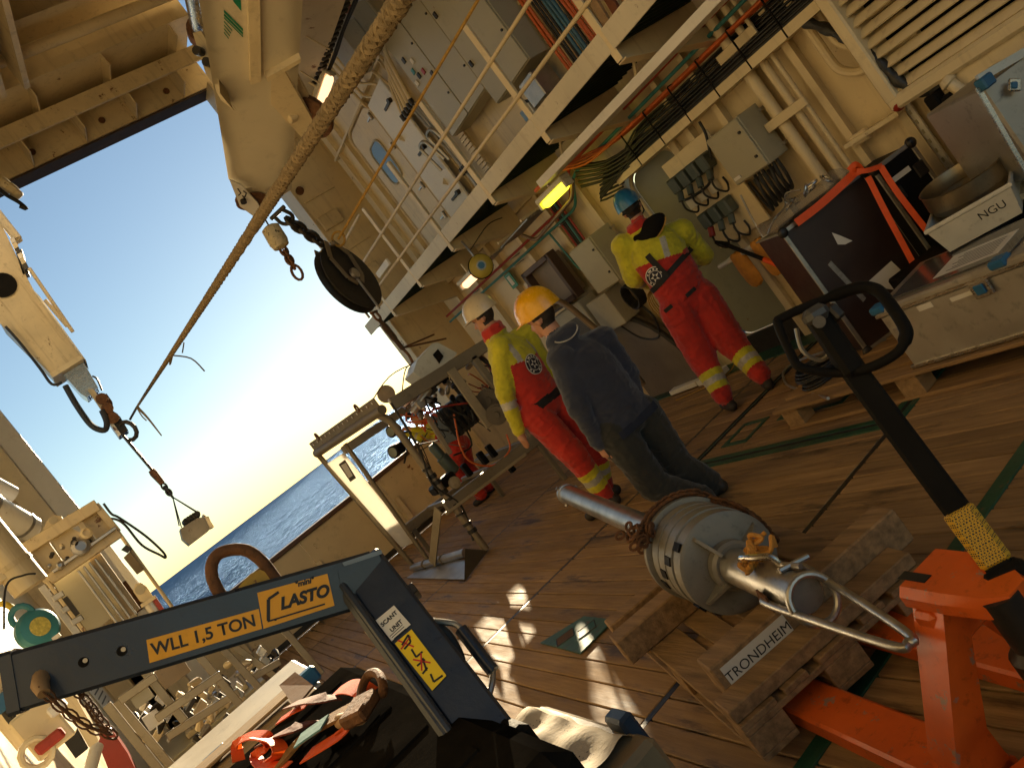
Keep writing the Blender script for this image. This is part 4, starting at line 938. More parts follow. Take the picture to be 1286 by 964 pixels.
# outside crane with hanging grab
cr = thing('deck_crane', at(60, 420, y=14), 'cream knuckle-boom crane arm hanging outside the opening', 'crane')
YC = 14.0
def pp(pts, ext, name, m, pr=None, yy=YC): MB().prism([at(px, py, y=yy) for px, py in pts], ext).build(name, m, pr or cr)
pp([(-60, 280), (-30, 215), (32, 345), (44, 367), (103, 448), (65, 471), (0, 406)], (0, .6, 0), 'outer_boom', CREAM2)
pp([(40, 362), (50, 372), (108, 452), (103, 448)], (0, .62, 0), 'top_plate', WHITEP, yy=13.97)
pp([(100, 446), (105, 450), (66, 474), (62, 469)], (0, .66, 0), 'end_collar', CREAM, yy=13.96)
pp([(72, 462), (100, 446), (123, 486), (109, 499), (101, 494)], (0, .4, 0), 'inner_boom', INOX, yy=14.1)
q = at(3, 358, y=13.98); MB().lathe(q, (0, -1, 0), [(0, .2), (.01, .2)], 20).build('lightening_hole', BLACK, cr)
pp([(20, 318), (27, 312), (36, 342), (29, 345)], (0, .2, 0), 'valve_block', DARKM)
for k in range(6): pp([(12+3.2*k, 300+6.5*k), (17+3.2*k, 297+6.5*k), (20+3.2*k, 303+6.5*k), (15+3.2*k, 306+6.5*k)], (0, .15, 0), 'fitting', [STEEL, CREAM, DARKM][k % 3], yy=13.9)
MB().tube([at(-8, 262, y=14), at(22, 300, y=14)], .07, 10).build('cylinder', CREAM2, cr)
pp([(17, 297), (27, 298), (20, 303)], (0, .15, 0), 'cylinder_eye', CREAM2)
MB().tube(smooth_path([at(7, 410, y=13.9), at(25, 430, y=13.9), at(50, 462, y=13.9), at(65, 482, y=13.9), at(78, 480, y=13.9)], 5), .022, 7).build('hose', CABLE, cr)
MB().tube(smooth_path([at(82, 484, y=13.9), at(97, 510, y=13.9), at(115, 534, y=13.9), at(131, 540, y=13.9), at(134, 530, y=13.9), at(128, 515, y=13.9)], 5), .045, 8).build('hose', CABLE, cr)
MB().tube(smooth_path([at(116, 472, y=13.9), at(122, 476, y=13.9), at(128, 490, y=13.9)], 5), .015, 7).build('hose', CABLE, cr)
for (a, b) in (((30, 345), (85, 425)), ((50, 385), (78, 418))): MB().tube([at(*a, y=13.9)+V((.12, 0, .05)), at(*b, y=13.9)+V((.12, 0, .05))], .03, 7).build('guard_rail', CREAM2, cr)
ptop = [(112, 487), (119, 491), (124, 502), (133, 514), (137, 522), (146, 536), (150, 545), (146, 548), (138, 538), (128, 522), (118, 505), (110, 495)]
pp([(110, 489), (117, 488), (134, 512), (128, 516)], (0, .12, 0), 'link_plate', CREAM2)
pp([(128, 496), (134, 494), (141, 504), (136, 508)], (0, .25, 0), 'hook_sheave', RUSTY)
pp([(133, 518), (139, 513), (151, 523), (161, 540), (150, 548), (146, 542)], (0, .3, 0), 'hook_block', DARKM)
pp([(132, 524), (136, 522), (152, 545), (149, 548)], (0, .32, 0), 'white_cheek', WHITEP, yy=13.96)
for k in range(3):
    q = at(128+7*k, 501+12*k, y=13.95); MB().lathe(q, (0, -1, 0), [(0, .09), (.05, .09), (.06, .05)], 12).build('roller', RUSTY, cr)
MB().tube([at(160, 541, y=14)+V((math.cos(a)*.12, 0, math.sin(a)*.16)) for a in np.linspace(-2.2, 2.0, 9)], .035, 8).build('hook', DARKM, cr)
gr = thing('grab_sampler', at(245, 680, y=14), 'rusty box grab hanging on wires over the sea from the crane', 'grab')
MB().tube([at(154, 546, y=14), at(191, 590, y=14)], .025, 7).build('wire', DARKM, gr)
MB().tube([at(190, 590, y=14), at(193, 594, y=14), at(204, 607, y=14)], [.05, .06, .045], 9).build('swivel', RUSTY, gr)
chain(gr, at(205, 609, y=14), at(216, 623, y=14), 4, .12, .07, .018, DCH)
ap = at(217, 624, y=14)
for (px, py, yy) in ((225, 660, 13.8), (247, 642, 13.8), (228, 662, 14.3), (250, 645, 14.3)): MB().tube([ap, at(px, py, y=yy)], .010, 5).build('sling', DARKM, gr)
GRB = mat('grab_steel', (.24, .205, .155), .55, .3, var=.3, rust=.4, grime=.3, bump=.2)
pp([(226, 664), (248, 650), (262, 648), (265, 655), (263, 665), (238, 684), (229, 676)], (0, .55, 0), 'bucket', GRB, gr, 13.8)
pp([(231, 658), (244, 645), (250, 648), (235, 662)], (0, .4, 0), 'lever', GRB, gr, 13.85)
pp([(255, 645), (262, 650), (269, 661), (264, 663)], (0, .5, 0), 'side_arm', CREAM2, gr, 13.75)
for k in range(5): 
    q = at(233+3.4*k, 656-2.2*k, y=13.9); MB().lathe(q, (.3, -1, .2), [(0, .06), (.08, .05)], 8).build('chain_pile', DCH, gr)
# small fitting poking in at the left edge under the lintel
ft = thing('hose_fitting', at(8, 240, y=10.6), 'cream valve fitting with a black hose end under the lintel', 'fitting')
for (px, py, r_) in ((2, 236, .11), (10, 242, .09), (16, 248, .06)): MB().lathe(at(px, py, y=10.6), (1, -.3, .2), [(0, r_*.7), (.03, r_), (.1, r_), (.12, r_*.6)], 12).build('body', CREAM2, ft)
MB().tube(smooth_path([at(-5, 236, y=10.5), at(10, 246, y=10.5), at(24, 254, y=10.5), at(33, 262, y=10.5), at(25, 259, y=10.5)], 5), .024, 7).build('hose', CABLE, ft)

# ================================================================== LEFT SIDE EQUIPMENT
def prp(parent, pts, yy, ext, name, m): return MB().prism([at(px, py, y=yy) for px, py in pts], ext).build(name, m, parent)
hc_ = thing('hydraulic_cylinders', (-.6, 5.9, 2), 'pair of thick cream hydraulic cylinders hanging at the left edge', 'cylinders')
for (px, py, r_) in ((40, 738, .105), (10, 728, .09)):
    q = at(px, py, y=5.9); MB().lathe(q, (0, 0, 1), [(0, .03), (.005, r_), (.04, r_), (4.0, r_)], 26).build('cylinder', CREAM, hc_)
    MB().lathe(q+V((0, 0, .16)), (0, 0, 1), [(0, r_+.006), (.03, r_+.006)], 26).build('collar', CREAM2, hc_)
lp_ = thing('lagged_pipe', at(20, 650, y=9), 'thick white lagged pipe with a domed end beside the left column', 'pipe')
a = at(-40, 620, y=9.0); b = at(38, 664, y=9.6)
MB().tube([a, b, b+(b-a).normalized()*.05], [.13, .13, .08], 20).build('pipe', WHITEP, lp_)
MB().tube([at(-20, 604, y=9.6), at(14, 622, y=9.8)], .10, 18).build('pipe', WHITEP, lp_)
for t in (.3, .85): q = a.lerp(b, t); MB().tube([q, q+(b-a).normalized()*.03], .138, 20).build('band', STEEL, lp_)
MB().tube([b+V((.02, 0, -.12)), b+V((.02, 0, -.22))], .03, 10).build('drain_valve', CREAM2, lp_)
# winch frame
wf = thing('launch_frame', at(90, 690, y=8), 'cream steel launch frame with lifting lug and holes by the left column', 'frame')
YW = 8.0; EX = (0, .12, 0)
def bar(p, q, w_, h, name='frame_bar', m=CREAM2, yy=YW, up=(0, 1, 0)): return MB().beam(at(*p, y=yy), at(*q, y=yy), w_, h, up=up, b=.005).build(name, m, wf)
bar((28, 692), (123, 634), .10, .14); bar((62, 728), (150, 668), .09, .12); bar((28, 690), (62, 730), .06, .10); bar((120, 634), (148, 668), .06, .10)
bar((66, 718), (146, 662), .03, .05, 'rod', STEEL, 7.9); bar((98, 652), (118, 682), .05, .06)
prp(wf, [(40, 690), (60, 678), (84, 712), (64, 724)], 8.05, (0, .03, 0), 'plate', CREAM)
prp(wf, [(103, 652), (122, 640), (142, 668), (124, 680)], 8.05, (0, .03, 0), 'plate', CREAM2)
prp(wf, [(62, 672), (84, 660), (100, 668), (106, 692), (88, 706), (76, 698)], 8.06, (0, .03, 0), 'curved_plate', CREAM)
prp(wf, [(52, 676), (54, 664), (60, 652), (68, 646), (77, 648), (82, 656), (80, 662)], 7.98, (0, .05, 0), 'lug', CREAM2)
prp(wf, [(82, 656), (84, 646), (92, 645), (96, 651)], 7.98, (0, .05, 0), 'lug', CREAM2)
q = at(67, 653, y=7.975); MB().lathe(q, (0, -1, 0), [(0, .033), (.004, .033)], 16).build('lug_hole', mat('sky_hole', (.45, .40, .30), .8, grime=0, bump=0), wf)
for (px, py, r_, m) in ((101, 688, .075, STEEL), (93, 684, .03, DARKM), (108, 672, .05, CREAM), (75, 712, .03, STEEL)):
    q = at(px, py, y=7.95); MB().lathe(q, (.2, -1, .1), [(0, r_), (.09, r_), (.1, r_*.6), (.08, r_*.55)], 16).build('roller', m, wf)
for i in range(14):
    px = 62+random.uniform(0, 66); py = 722-(px-62)*.66+random.uniform(-26, 2); q = at(px, py, y=7.93)
    MB().lathe(q, (random.uniform(-.3, .3), -1, random.uniform(-.3, .3)), [(0, .018), (.035, .018), (.045, .01)], 7).build('bolt', random.choice([STEEL, DARKM, CREAM2]), wf)
# lower panel and guides
prp(wf, [(66, 730), (112, 702), (156, 762), (110, 800)], 8.2, (0, .05, 0), 'back_panel', CABP)
prp(wf, [(112, 702), (126, 694), (176, 764), (160, 776)], 8.1, (0, .06, 0), 'guide_plate', mat('bronze_plate', (.33, .24, .13), .4, .3, var=.15, grime=.2))
for k in range(4): bar((98+7*k, 716-5*k), (150+7*k, 786-5*k), .02, .03, 'guide_rail', STEEL, 8.0)
bar((52, 735), (105, 805), .06, .05, 'side_rail', STEEL, 7.9); bar((60, 730), (112, 800), .03, .05, 'side_rail', CREAM2, 7.85)
for k in range(3): bar((66+12*k, 752+15*k), (80+12*k, 744+15*k), .05, .05, 'cross_tie', STEEL, 7.84)
prp(wf, [(78, 752), (84, 748), (100, 770), (95, 774)], 7.8, (0, .05, 0), 'latch_box', DARKM)
prp(wf, [(126, 684), (134, 679), (176, 735), (167, 741)], 9.5, (0, .1, 0), 'white_pillar', WHITEP)
# control rod with box and wire loop
cb = thing('control_rod', at(160, 700, y=8.3), 'thin cream rod with a small control box beside the launch frame', 'rod')
MB().tube([at(146, 664, y=8.3), at(222, 770, y=8.3)], .016, 8).build('rod', CREAM2, cb)
prp(cb, [(155, 700), (163, 692), (181, 715), (172, 721)], 8.25, (0, .08, 0), 'box', mat('bronze_box', (.22, .16, .08), .5, .3, grime=.2))
prp(cb, [(152, 690), (158, 684), (166, 688), (160, 694)], 8.25, (0, .06, 0), 'knob', DARKM)
wl_ = thing('wire_loop', at(180, 680, y=8.2), 'black wire sling loop springing off the launch frame', 'sling')
MB().tube(smooth_path([at(x, y, y=8.2) for x, y in ((128, 642), (133, 650), (146, 652), (158, 660), (178, 684), (200, 696), (208, 700), (204, 692), (182, 672), (150, 650), (140, 645), (130, 632))], 5), .011, 7).build('wire', CABLE, wl_)
# pin stanchion red and white
ps = thing('pin_stanchion', at(180, 760, y=8.6), 'steel pin stanchion with an eye and red band above the blue arm', 'stanchion')
prp(ps, [(167, 742), (170, 733), (177, 731), (184, 736), (192, 748), (183, 756), (176, 755)], 8.6, (0, .06, 0), 'eye_plate', CREAM2)
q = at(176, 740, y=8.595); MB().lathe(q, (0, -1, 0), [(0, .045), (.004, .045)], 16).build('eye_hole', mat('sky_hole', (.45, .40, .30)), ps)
MB().tube([at(186, 752, y=8.65), at(212, 792, y=8.65)], .07, 14).build('pin', STEEL, ps)
prp(ps, [(190, 751), (195, 748), (209, 768), (205, 773)], 8.57, (0, .04, 0), 'red_band', REDP); prp(ps, [(176, 759), (194, 747), (196, 751), (178, 763)], 8.55, (0, .1, 0), 'collar', CREAM)
# teal fall arrester
c = at(47, 790, y=5.0)
fr = thing('fall_arrester', c, 'teal disc fall arrester with yellow badge at the left edge', 'fall arrester')
dn = (EYE-c).normalized(); dn = (dn+V((.4, 0, .1))).normalized()
MB().lathe(c-dn*.05, dn, [(0, .07), (.012, .095), (.03, .105), (.07, .105), (.09, .09), (.1, .05)], 26).build('housing', TEALP, fr)
MB().lathe(c+dn*.052, dn, [(0, .05), (.004, .048)], 20).build('badge', mat('badge_yellow', (.65, .55, .12), .5, var=.4, vscale=60, grime=.2), fr)
MB().tube([c+V((math.cos(a)*.05-.015, 0, .10+math.sin(a)*.055)) for a in np.linspace(-.5, 3.6, 10)], .016, 9).build('handle', TEALP, fr)
MB().tube(smooth_path([c+V((-.02, 0, .15)), c+V((-.06, .1, .22)), c+V((-.15, .2, .25))], 4), .016, 7).build('lanyard', YEL2, fr)
MB().box(c.x+.03, c.x+.07, c.y-.07, c.y-.05, c.z-.10, c.z-.08).build('label', WHITES, fr)
MB().tube(smooth_path([at(5, 790, y=5), at(8, 735, y=5), at(30, 722, y=5), at(45, 720, y=5)], 6), .006, 6).build('cable', CABLE, fr)
# switch boxes and cable conduits at the bottom left
sb = thing('switch_boxes', (-.75, 4.2, 1.2), 'cluster of cream switch boxes with cable glands at the lower left corner', 'switch boxes')
def bx(px, py, yy, sx, sy, sz, m, name='box', xo=0): q = at(px, py, y=yy); return MB().obox(q, (sx, 0, 0), (0, sy, 0), (0, 0, sz), .008).build(name, m, sb)
o1 = bx(55, 912, 3.6, .07, .05, .09, CREAM); o2 = bx(25, 905, 3.9, .06, .05, .09, CREAM); o3 = bx(12, 850, 3.7, .08, .06, .05, CREAM2)
bx(72, 888, 3.55, .03, .04, .02, WHITEP, 'lid'); bx(63, 930, 3.5, .05, .02, .02, REDP, 'red_switch'); bx(5, 880, 3.6, .05, .05, .03, BLUEP, 'blue_cover')
for k in range(5): MB().tube([at(4+6*k, 838-3*k, y=3.6), at(14+6*k, 852-3*k, y=3.6)], .02, 8).build('gland', CREAM, sb)
for k in range(5): MB().tube(smooth_path([at(5+5*k, 870+4*k, y=3.65), at(2+4*k, 890+3*k, y=3.65), at(20+6*k, 915+5*k, y=3.7)], 5), .008, 6).build('cable', CABLE, sb)
MB().tube([at(46, 945, y=3.5)+V((math.cos(a)*.05, 0, math.sin(a)*.05)) for a in np.linspace(0, 6.28, 13)[:-1]], .012, 7, closed=True).build('grommet', CREAM, sb)
# curved black fender and door panel
fd = thing('curved_fender', at(75, 890, y=4.8), 'cream curved panel with a black rubber edge below the arm end', 'panel')
arc = [(58, 880), (66, 905), (78, 928), (95, 952), (110, 940), (96, 915), (84, 890), (70, 868)]
prp(fd, arc, 4.8, (0, .05, 0), 'rubber_edge', RUBBER)
prp(fd, [(70, 866), (84, 888), (98, 914), (112, 938), (124, 930), (112, 905), (98, 880), (90, 862)], 4.78, (0, .1, 0), 'panel', CREAM)
nt_ = thing('wall_notice', at(135, 868, x=-1.04), 'printed paper notice on the sunlit left wall', 'notice')
q = at(130, 872, x=-1.04); MB().box(-1.045, -1.04, q.y-.75, q.y+.35, q.z-.28, q.z+.3).build('sheet', WHITES, nt_)
for k in range(7): MB().box(-1.0395, -1.0385, q.y-.6, q.y+.2-.08*(k % 3), q.z+.2-.06*k, q.z+.217-.06*k).build('text_line', INK, nt_)
rs_ = thing('red_guard', at(135, 940, y=6), 'dark red curved steel guard at the bottom left', 'guard')
prp(rs_, [(122, 925), (128, 912), (140, 915), (160, 945), (175, 975), (140, 975), (128, 945)], 6.0, (0, .12, 0), 'shell', REDP)
MB().tube([at(112, 970, y=5.5), at(122, 935, y=5.6)], .035, 12).build('white_tube', WHITEP, rs_)
# aluminium trestles with shelves of gear
def trestle(nm, label, segs, yy, shelves, th=.05):
    o = thing(nm, at(*segs[0][1], y=yy), label, 'trestle')
    for k, (a, b, dy) in enumerate(segs): MB().beam(at(*a, y=yy+dy), at(*b, y=yy+dy), th, th*.6, up=(0, 1, 0), b=.004).build('leg' if abs(a[1]-b[1]) > 40 else 'crossbar', mat('bronzed_aluminium', (.30, .255, .18), .4, .6, var=.2, grime=.2, bump=.05), o)
    for (pts, dy, m) in shelves: prp(o, pts, yy+dy, (0, .05, 0), 'panel', m)
    return o
trestle('alu_trestle', 'aluminium trestle legs standing left of the black case', [((272, 806), (345, 884), 0), ((288, 806), (362, 862), .4), ((348, 780), (404, 846), .1), ((266, 806), (352, 782), 0), ((318, 850), (352, 830), .2)], 6.4, [])
trestle('alu_trestle', 'aluminium rack frame with small parts below the blue arm', [((134, 884), (215, 985), 0), ((146, 880), (235, 985), .3), ((196, 902), (278, 846), 0), ((246, 818), (316, 902), .3), ((176, 836), (232, 905), .2), ((150, 880), (196, 848), 0), ((210, 925), (300, 868), .5)], 5.6,
        [([(160, 872), (182, 857), (194, 874), (172, 890)], .05, CABP), ([(190, 846), (226, 822), (240, 842), (205, 868)], .35, mat('bronze_panel', (.30, .22, .13), .5, .2, grime=.2)), ([(178, 902), (196, 890), (206, 905), (188, 918)], .1, WHITEP)])
sg_ = thing('stored_gear', (-.2, 7, .4), 'jumble of small cream and steel fittings stored on the rack', 'gear', kind='stuff')
m_ = MB(); m2 = MB(); m3 = MB()
for i in range(130):
    px = random.uniform(165, 345); py = random.uniform(810, 930)
    if py < 885-(px-165)*.42 or py > 955-(px-165)*.35: continue
    q = at(px, py, y=random.uniform(6.6, 8.4)); t = random.choice([m_, m2, m3])
    if random.random() < .5: t.lathe(q, (random.uniform(-1, 1), -1, random.uniform(-1, 1)), [(0, .02), (.02, .035), (.06, .03), (.12, .012)], 8)
    else: t.obox(q, V((.05, .01, .02))*random.uniform(.3, 1), V((0, .05, 0)), V((-.01, 0, .04))*random.uniform(.3, 1.2), .004)
m_.build('cream_fittings', CREAM2, sg_); m2.build('steel_fittings', STEEL, sg_); m3.build('dark_fittings', DARKM, sg_)
bs = thing('bench_base', (-.3, 9.6, 0), 'low grey equipment base with cream plates on the deck at the far left', 'base')
MB().box(-.95, .25, 8.9, 10.6, .02, .28, .01).build('base', CABP, bs); MB().box(-.6, .1, 9.1, 10.3, .285, .34, .008).build('top_plate', CREAM2, bs)
for k in range(5): MB().lathe((-.5+.15*k, 9.05, .35), (0, 0, 1), [(0, .03), (.1, .03), (.11, .05), (.13, .05), (.15, .015)], 12).build('valve', STEEL, bs)

# ================================================================== CAMERA SLED ON THE DECK
sl = thing('camera_sled', (3, 8.3, 0), 'tall tubular towed camera sled with cables standing by the bulwark', 'sled')
SLP = mat('sled_paint', (.22, .18, .12), .5, .3, var=.2, vscale=4, rust=.2, grime=.25, bump=.08)
F0 = V((2.45, 7.53, 0)); TB0 = at(480, 514, y=7.53); TB1 = at(622, 426, y=7.53); L1 = at(398, 569, y=9.2); L2 = at(433, 557, y=8.95)
MB().tube(bend_path([F0+V((0, 0, .02)), F0.lerp(TB0, .93), TB0+V((-.02, .15, -.02))], .1, 5), .038, 12).build('front_pole', SLP, sl)
for i in range(9):
    t = .14+.055*i+random.uniform(-.01, .01); q = F0.lerp(TB0, t); MB().tube([q, q+V((.004, 0, random.uniform(.02, .05)))], .046, 10).build('tape_wrap', RUBBER, sl)
MB().tube(smooth_path([F0.lerp(TB0, .1)+V((-.05, 0, 0)), F0.lerp(TB0, .3)+V((.05, -.03, 0)), F0.lerp(TB0, .5)+V((-.05, -.03, 0)), F0.lerp(TB0, .7)+V((.05, -.03, 0)), TB0+V((.1, -.03, 0))], 5), .012, 7).build('spiral_cable', CABLE, sl)
MB().tube([TB0, L1], .05, 14).build('top_pipe', SLP, sl)
a, b = TB0+V((0, 0, .09)), L1+V((0, 0, .09)); MB().beam(a, b, .012, .10).build('perforated_angle', SLP, sl)
for i in range(14): q = a.lerp(b, .04+.07*i); MB().cyl(q+V((-.008, 0, .015)), q+V((-.012, 0, .015)), .014, n=8).build('rivet_hole', WHITES, sl)
for t in (.22, .85): q = a.lerp(b, t)+V((0, 0, .06)); MB().tube([q+V((0, math.cos(x)*.04, math.sin(x)*.04)) for x in np.linspace(0, 6.28, 11)[:-1]], .011, 7, closed=True).build('eye_ring', RUSTY, sl)
MB().tube([L1, (2.21, 9.27, .05)], .030, 10).build('end_pole', SLP, sl)
MB().tube([L2, (2.29, 8.9, .05)], .026, 10).build('end_pole', SLP, sl)
MB().tube([(2.20, 9.29, .06), (2.38, 7.9, .06)], .045, 14).build('foot_pipe', STEEL, sl)
for t in (.25, .6): q = V((2.20, 9.29, .06)).lerp(V((2.38, 7.9, .06)), t); MB().tube([q, q+V((.004, -.03, 0))], .055, 14).build('clamp', SLP, sl)
MB().prism([at(511, 726, z=.012), at(585, 728, z=.012), at(584, 704, z=.012), at(545, 702, z=.012)], (0, 0, .01)).build('skid_plate', STEEL, sl)
MB().prism([at(584, 690, y=7.52), at(612, 692, z=.012), at(583, 731, z=.012)], (.02, .03, 0)).build('skid_fin', mat('fin_steel', (.10, .08, .055), .45, .4, var=.2, rust=.2, grime=.2), sl)
MB().beam(at(550, 640, y=7.75), at(543, 707, y=8.6), .10, .015, up=(1, 0, 0)).build('flat_strut', mat('sled_cream', (.34, .29, .20), .5, var=.15, grime=.2), sl)
bd = MB().prism([at(411, 582, y=9.1), at(431, 569, y=9.0), at(521, 681, y=9.0), at(504, 687, y=9.1)], (.012, .01, 0)).build('board', BOARD, sl)
MB().prism([at(425, 583, y=9.02), at(433, 577, y=9.0), at(447, 600, y=9.0), at(440, 605, y=9.02)], (0, -.012, 0)).build('label_panel', mat('label_dark', (.10, .085, .06), .6, grime=.1), bd)
MB().prism([at(428, 584, y=9.0), at(434, 581, y=8.985), at(443, 597, y=8.985), at(438, 600, y=9.0)], (0, -.006, 0)).build('label_paper', WHITES, bd)
SB = mat('sled_beam_paint', (.22, .19, .14), .45, .2, var=.18, rust=.12, grime=.25, bump=.06)
MB().beam(TB0+V((.1, 0, -.02)), TB1, .07, .13, b=.008).build('top_beam', SB, sl)
MB().beam(at(560, 638, y=7.53), at(672, 552, y=7.53), .08, .12, b=.008).build('lower_beam', SB, sl)
MB().beam(at(560, 645, y=7.5), at(660, 570, y=7.5), .05, .03, b=.004).build('lower_edge', mat('sled_cream', (.5, .44, .32)), sl)
R0 = at(508, 666, y=9.2); R1 = at(612, 588, y=9.2)
MB().beam(R0, R1, .07, .11, b=.008).build('lower_beam', SLP, sl)
MB().beam(R0+V((0, 0, 1.15)), R1+V((0, 0, 1.15)), .06, .10, b=.008).build('top_beam', SB, sl)
LBq = at(672, 552, y=7.53)
MB().beam(LBq, V((LBq.x, 9.2, LBq.z)), .06, .1, b=.006).build('end_beam', SB, sl); MB().beam(LBq, TB1+V((LBq.x-TB1.x, 0, 0)), .07, .07, b=.006).build('end_post', SB, sl)
for x in (2.75, 3.3): MB().beam((x, 7.55, .52), (x, 9.2, .48), .05, .05, b=.005).build('floor_bar', SB, sl)
for x in (2.45, LBq.x): 
    for y in (7.53, 9.2): MB().beam((x, y, 0), (x, y, .5), .05, .05, b=.004).build('foot_post', SLP, sl) if not (x == 2.45 and y == 7.53) else None
MB().beam(at(566, 464, y=7.48), at(616, 535, y=7.48), .10, .03, up=(0, 1, 0), b=.006).build('slant_strut', mat('sled_cream', (.5, .44, .32)), sl)
MB().beam(at(535, 520, y=7.7), at(566, 570, y=7.7), .05, .03, up=(0, 1, 0), b=.006).build('slant_strut', mat('sled_cream', (.5, .44, .32)), sl)
# white housing on top
hp_ = [(519, 467), (524, 452), (543, 431), (550, 430), (574, 443), (571, 448), (531, 476)]
hs_ = MB().prism([at(px, py, y=7.5) for px, py in hp_], (.05, .45, .0)).build('housing', mat('white_housing', (.55, .58, .55), .45, var=.15, rust=.1, grime=.2), sl)
MB().prism([at(px, py, y=7.48) for px, py in ((544, 445), (550, 438), (557, 447), (552, 456))], (.0, .015, 0)).build('cutout', BLACK, hs_)
MB().lathe(at(484, 496, y=7.9), (0, -1, .1), [(0, .07), (.02, .09), (.06, .09), (.07, .03)], 18).build('buoy', mat('buoy_tan', (.36, .28, .18), .6, grime=.2), sl)
def lamp_pod(px, py, yy, r_, L_): 
    q = at(px, py, y=yy); o = MB().lathe(q, (-.75, -.5, .1), [(0, r_*.7), (.02, r_), (L_*.7, r_), (L_*.72, r_*1.12), (L_, r_*1.12), (L_+.005, r_*.9)], 18).build('lamp_pod', BLACK, sl)
    MB().lathe(q+V((-.75, -.5, .1)).normalized()*(L_+.006), (-.75, -.5, .1), [(0, r_*.85), (.004, r_*.8)], 16).build('lens', GLASS, o)
lamp_pod(500, 537, 7.8, .055, .13); lamp_pod(505, 561, 7.8, .06, .16)
MOT = mat('motor_green', (.06, .09, .085), .4, .2, var=.2, grime=.2)
MB().lathe(at(541, 558, y=7.75), at(572, 593, y=7.75)-at(541, 558, y=7.75), [(0, .03), (.03, .05), (.16, .05), (.17, .065), (.36, .065), (.38, .04)], 20).build('motor', MOT, sl)
MB().lathe(at(570, 606, y=7.55), (.1, -1, 0), [(0, .06), (.03, .06), (.035, .05), (.04, .02)], 20).build('pulley', mat('sled_cream', (.5, .44, .32)), sl)
MB().lathe(at(613, 502, y=7.6), (-.6, -.8, 0), [(0, .12), (.015, .12), (.016, .10), (.03, .10), (.031, .04), (.05, .04)], 24).build('cable_drum', mat('drum_grey', (.10, .09, .08), .5, .5, grime=.2), sl)
MB().lathe(at(624, 520, y=7.4), (-.6, -.8, 0), [(0, .11), (.015, .11), (.016, .09), (.03, .09), (.031, .035), (.05, .035)], 24).build('cable_drum', mat('drum_grey', (.10, .09, .08), .5, .5, grime=.2), sl)
MB().tube([at(598, 470, y=7.9)+V((math.cos(a)*.24, .1, math.sin(a)*.24)) for a in np.linspace(0, 6.28, 25)[:-1]], .028, 8, closed=True).build('hoop', DARKM, sl)
for k in range(6): MB().box(3.05+.07*k, 3.09+.07*k, 7.9, 8.3, 1.0, 1.35, .004).build('mesh_rib', DARKM, sl)
MB().lathe(at(505, 510, y=7.9), (1, -.2, .25), [(0, .05), (.1, .06), (.38, .06), (.4, .045), (.5, .04)], 16).build('camera_tube', INOX, sl)
MB().lathe(at(518, 518, y=7.7), (.9, -.3, .3), [(0, .04), (.25, .045), (.3, .03)], 14).build('camera_tube', ALU, sl)
for k, (px, py) in enumerate(((536, 493), (545, 480), (530, 505), (556, 470))): q = at(px, py, y=7.7); MB().obox(q, (.09, 0, 0), (0, .08, 0), (0, 0, .05), .01).build('electronics_box', [DARKM, BLACK, STEEL, DARKM][k], sl)
for k, (px, py) in enumerate(((606, 575), (617, 566), (586, 590), (640, 585))):
    q = at(px, py, y=7.9+.1*k); MB().obox(q, (.03, 0, 0), (0, .04, 0), (0, 0, .075), .008).build('slotted_block', BLACK, sl)
MB().obox(at(556, 607, y=7.65), (.14, .02, 0), (0, .1, 0), (0, 0, .05), .02).build('bag', BLACK, sl)
for k in range(26):
    x0 = random.uniform(505, 610); y0 = 512-(x0-505)*.66+random.uniform(0, 60); yy = random.uniform(7.5, 8.6)
    p = [at(x0+random.uniform(-4, 22)*j, y0+random.uniform(-6, 16)*j, y=yy+random.uniform(-.1, .1)) for j in range(4)]
    MB().tube(smooth_path(p, 4), random.choice([.006, .008, .010]), 6).build('cable', random.choice([CABLE, CABLE, CABLE, REDP, ORANGEC, STEEL]), sl)
MB().tube(smooth_path([at(px, py, y=7.5) for px, py in ((570, 520), (578, 560), (592, 580), (620, 584), (640, 565), (636, 545))], 6), .010, 7).build('hose', ORANGEC, sl)
MB().tube(smooth_path([at(px, py, y=7.5) for px, py in ((545, 505), (555, 530), (580, 540), (594, 530), (592, 515))], 6), .009, 7).build('hose', CABLE, sl)
for k in range(24):
    q = at(random.uniform(520, 640), 0, y=8) if False else at(*(lambda x: (x, 505-(x-520)*.62+random.uniform(-8, 26)))(random.uniform(505, 590)), y=random.uniform(7.6, 8.4))
    MB().lathe(q, (random.uniform(-1, 1), -1, random.uniform(-1, 1)), [(0, .02), (.03, .03), (.07, .025), (.09, .01)], 8).build('fitting', random.choice([STEEL, DARKM, BLACK, INOX]), sl)
bl = thing('lifting_bridle', TB0+V((0, 0, .1)), 'thin wire bridle rising from the sled to the sling', 'bridle')
for (px, py) in ((462, 512), (505, 492)): MB().tube(smooth_path([e1+V((0, 0, -.2)), e1.lerp(at(px, py, y=7.7), .5)+V((.03, 0, -.02)), at(px, py, y=7.7)], 4), .006, 6).build('wire', RUSTY, bl)
for (px, py, m) in ((545, 420, RUSTY), (560, 425, RUSTY)): MB().tube([e1, at(px, py, y=8.6)], .010, 6).build('stay', m, bl)

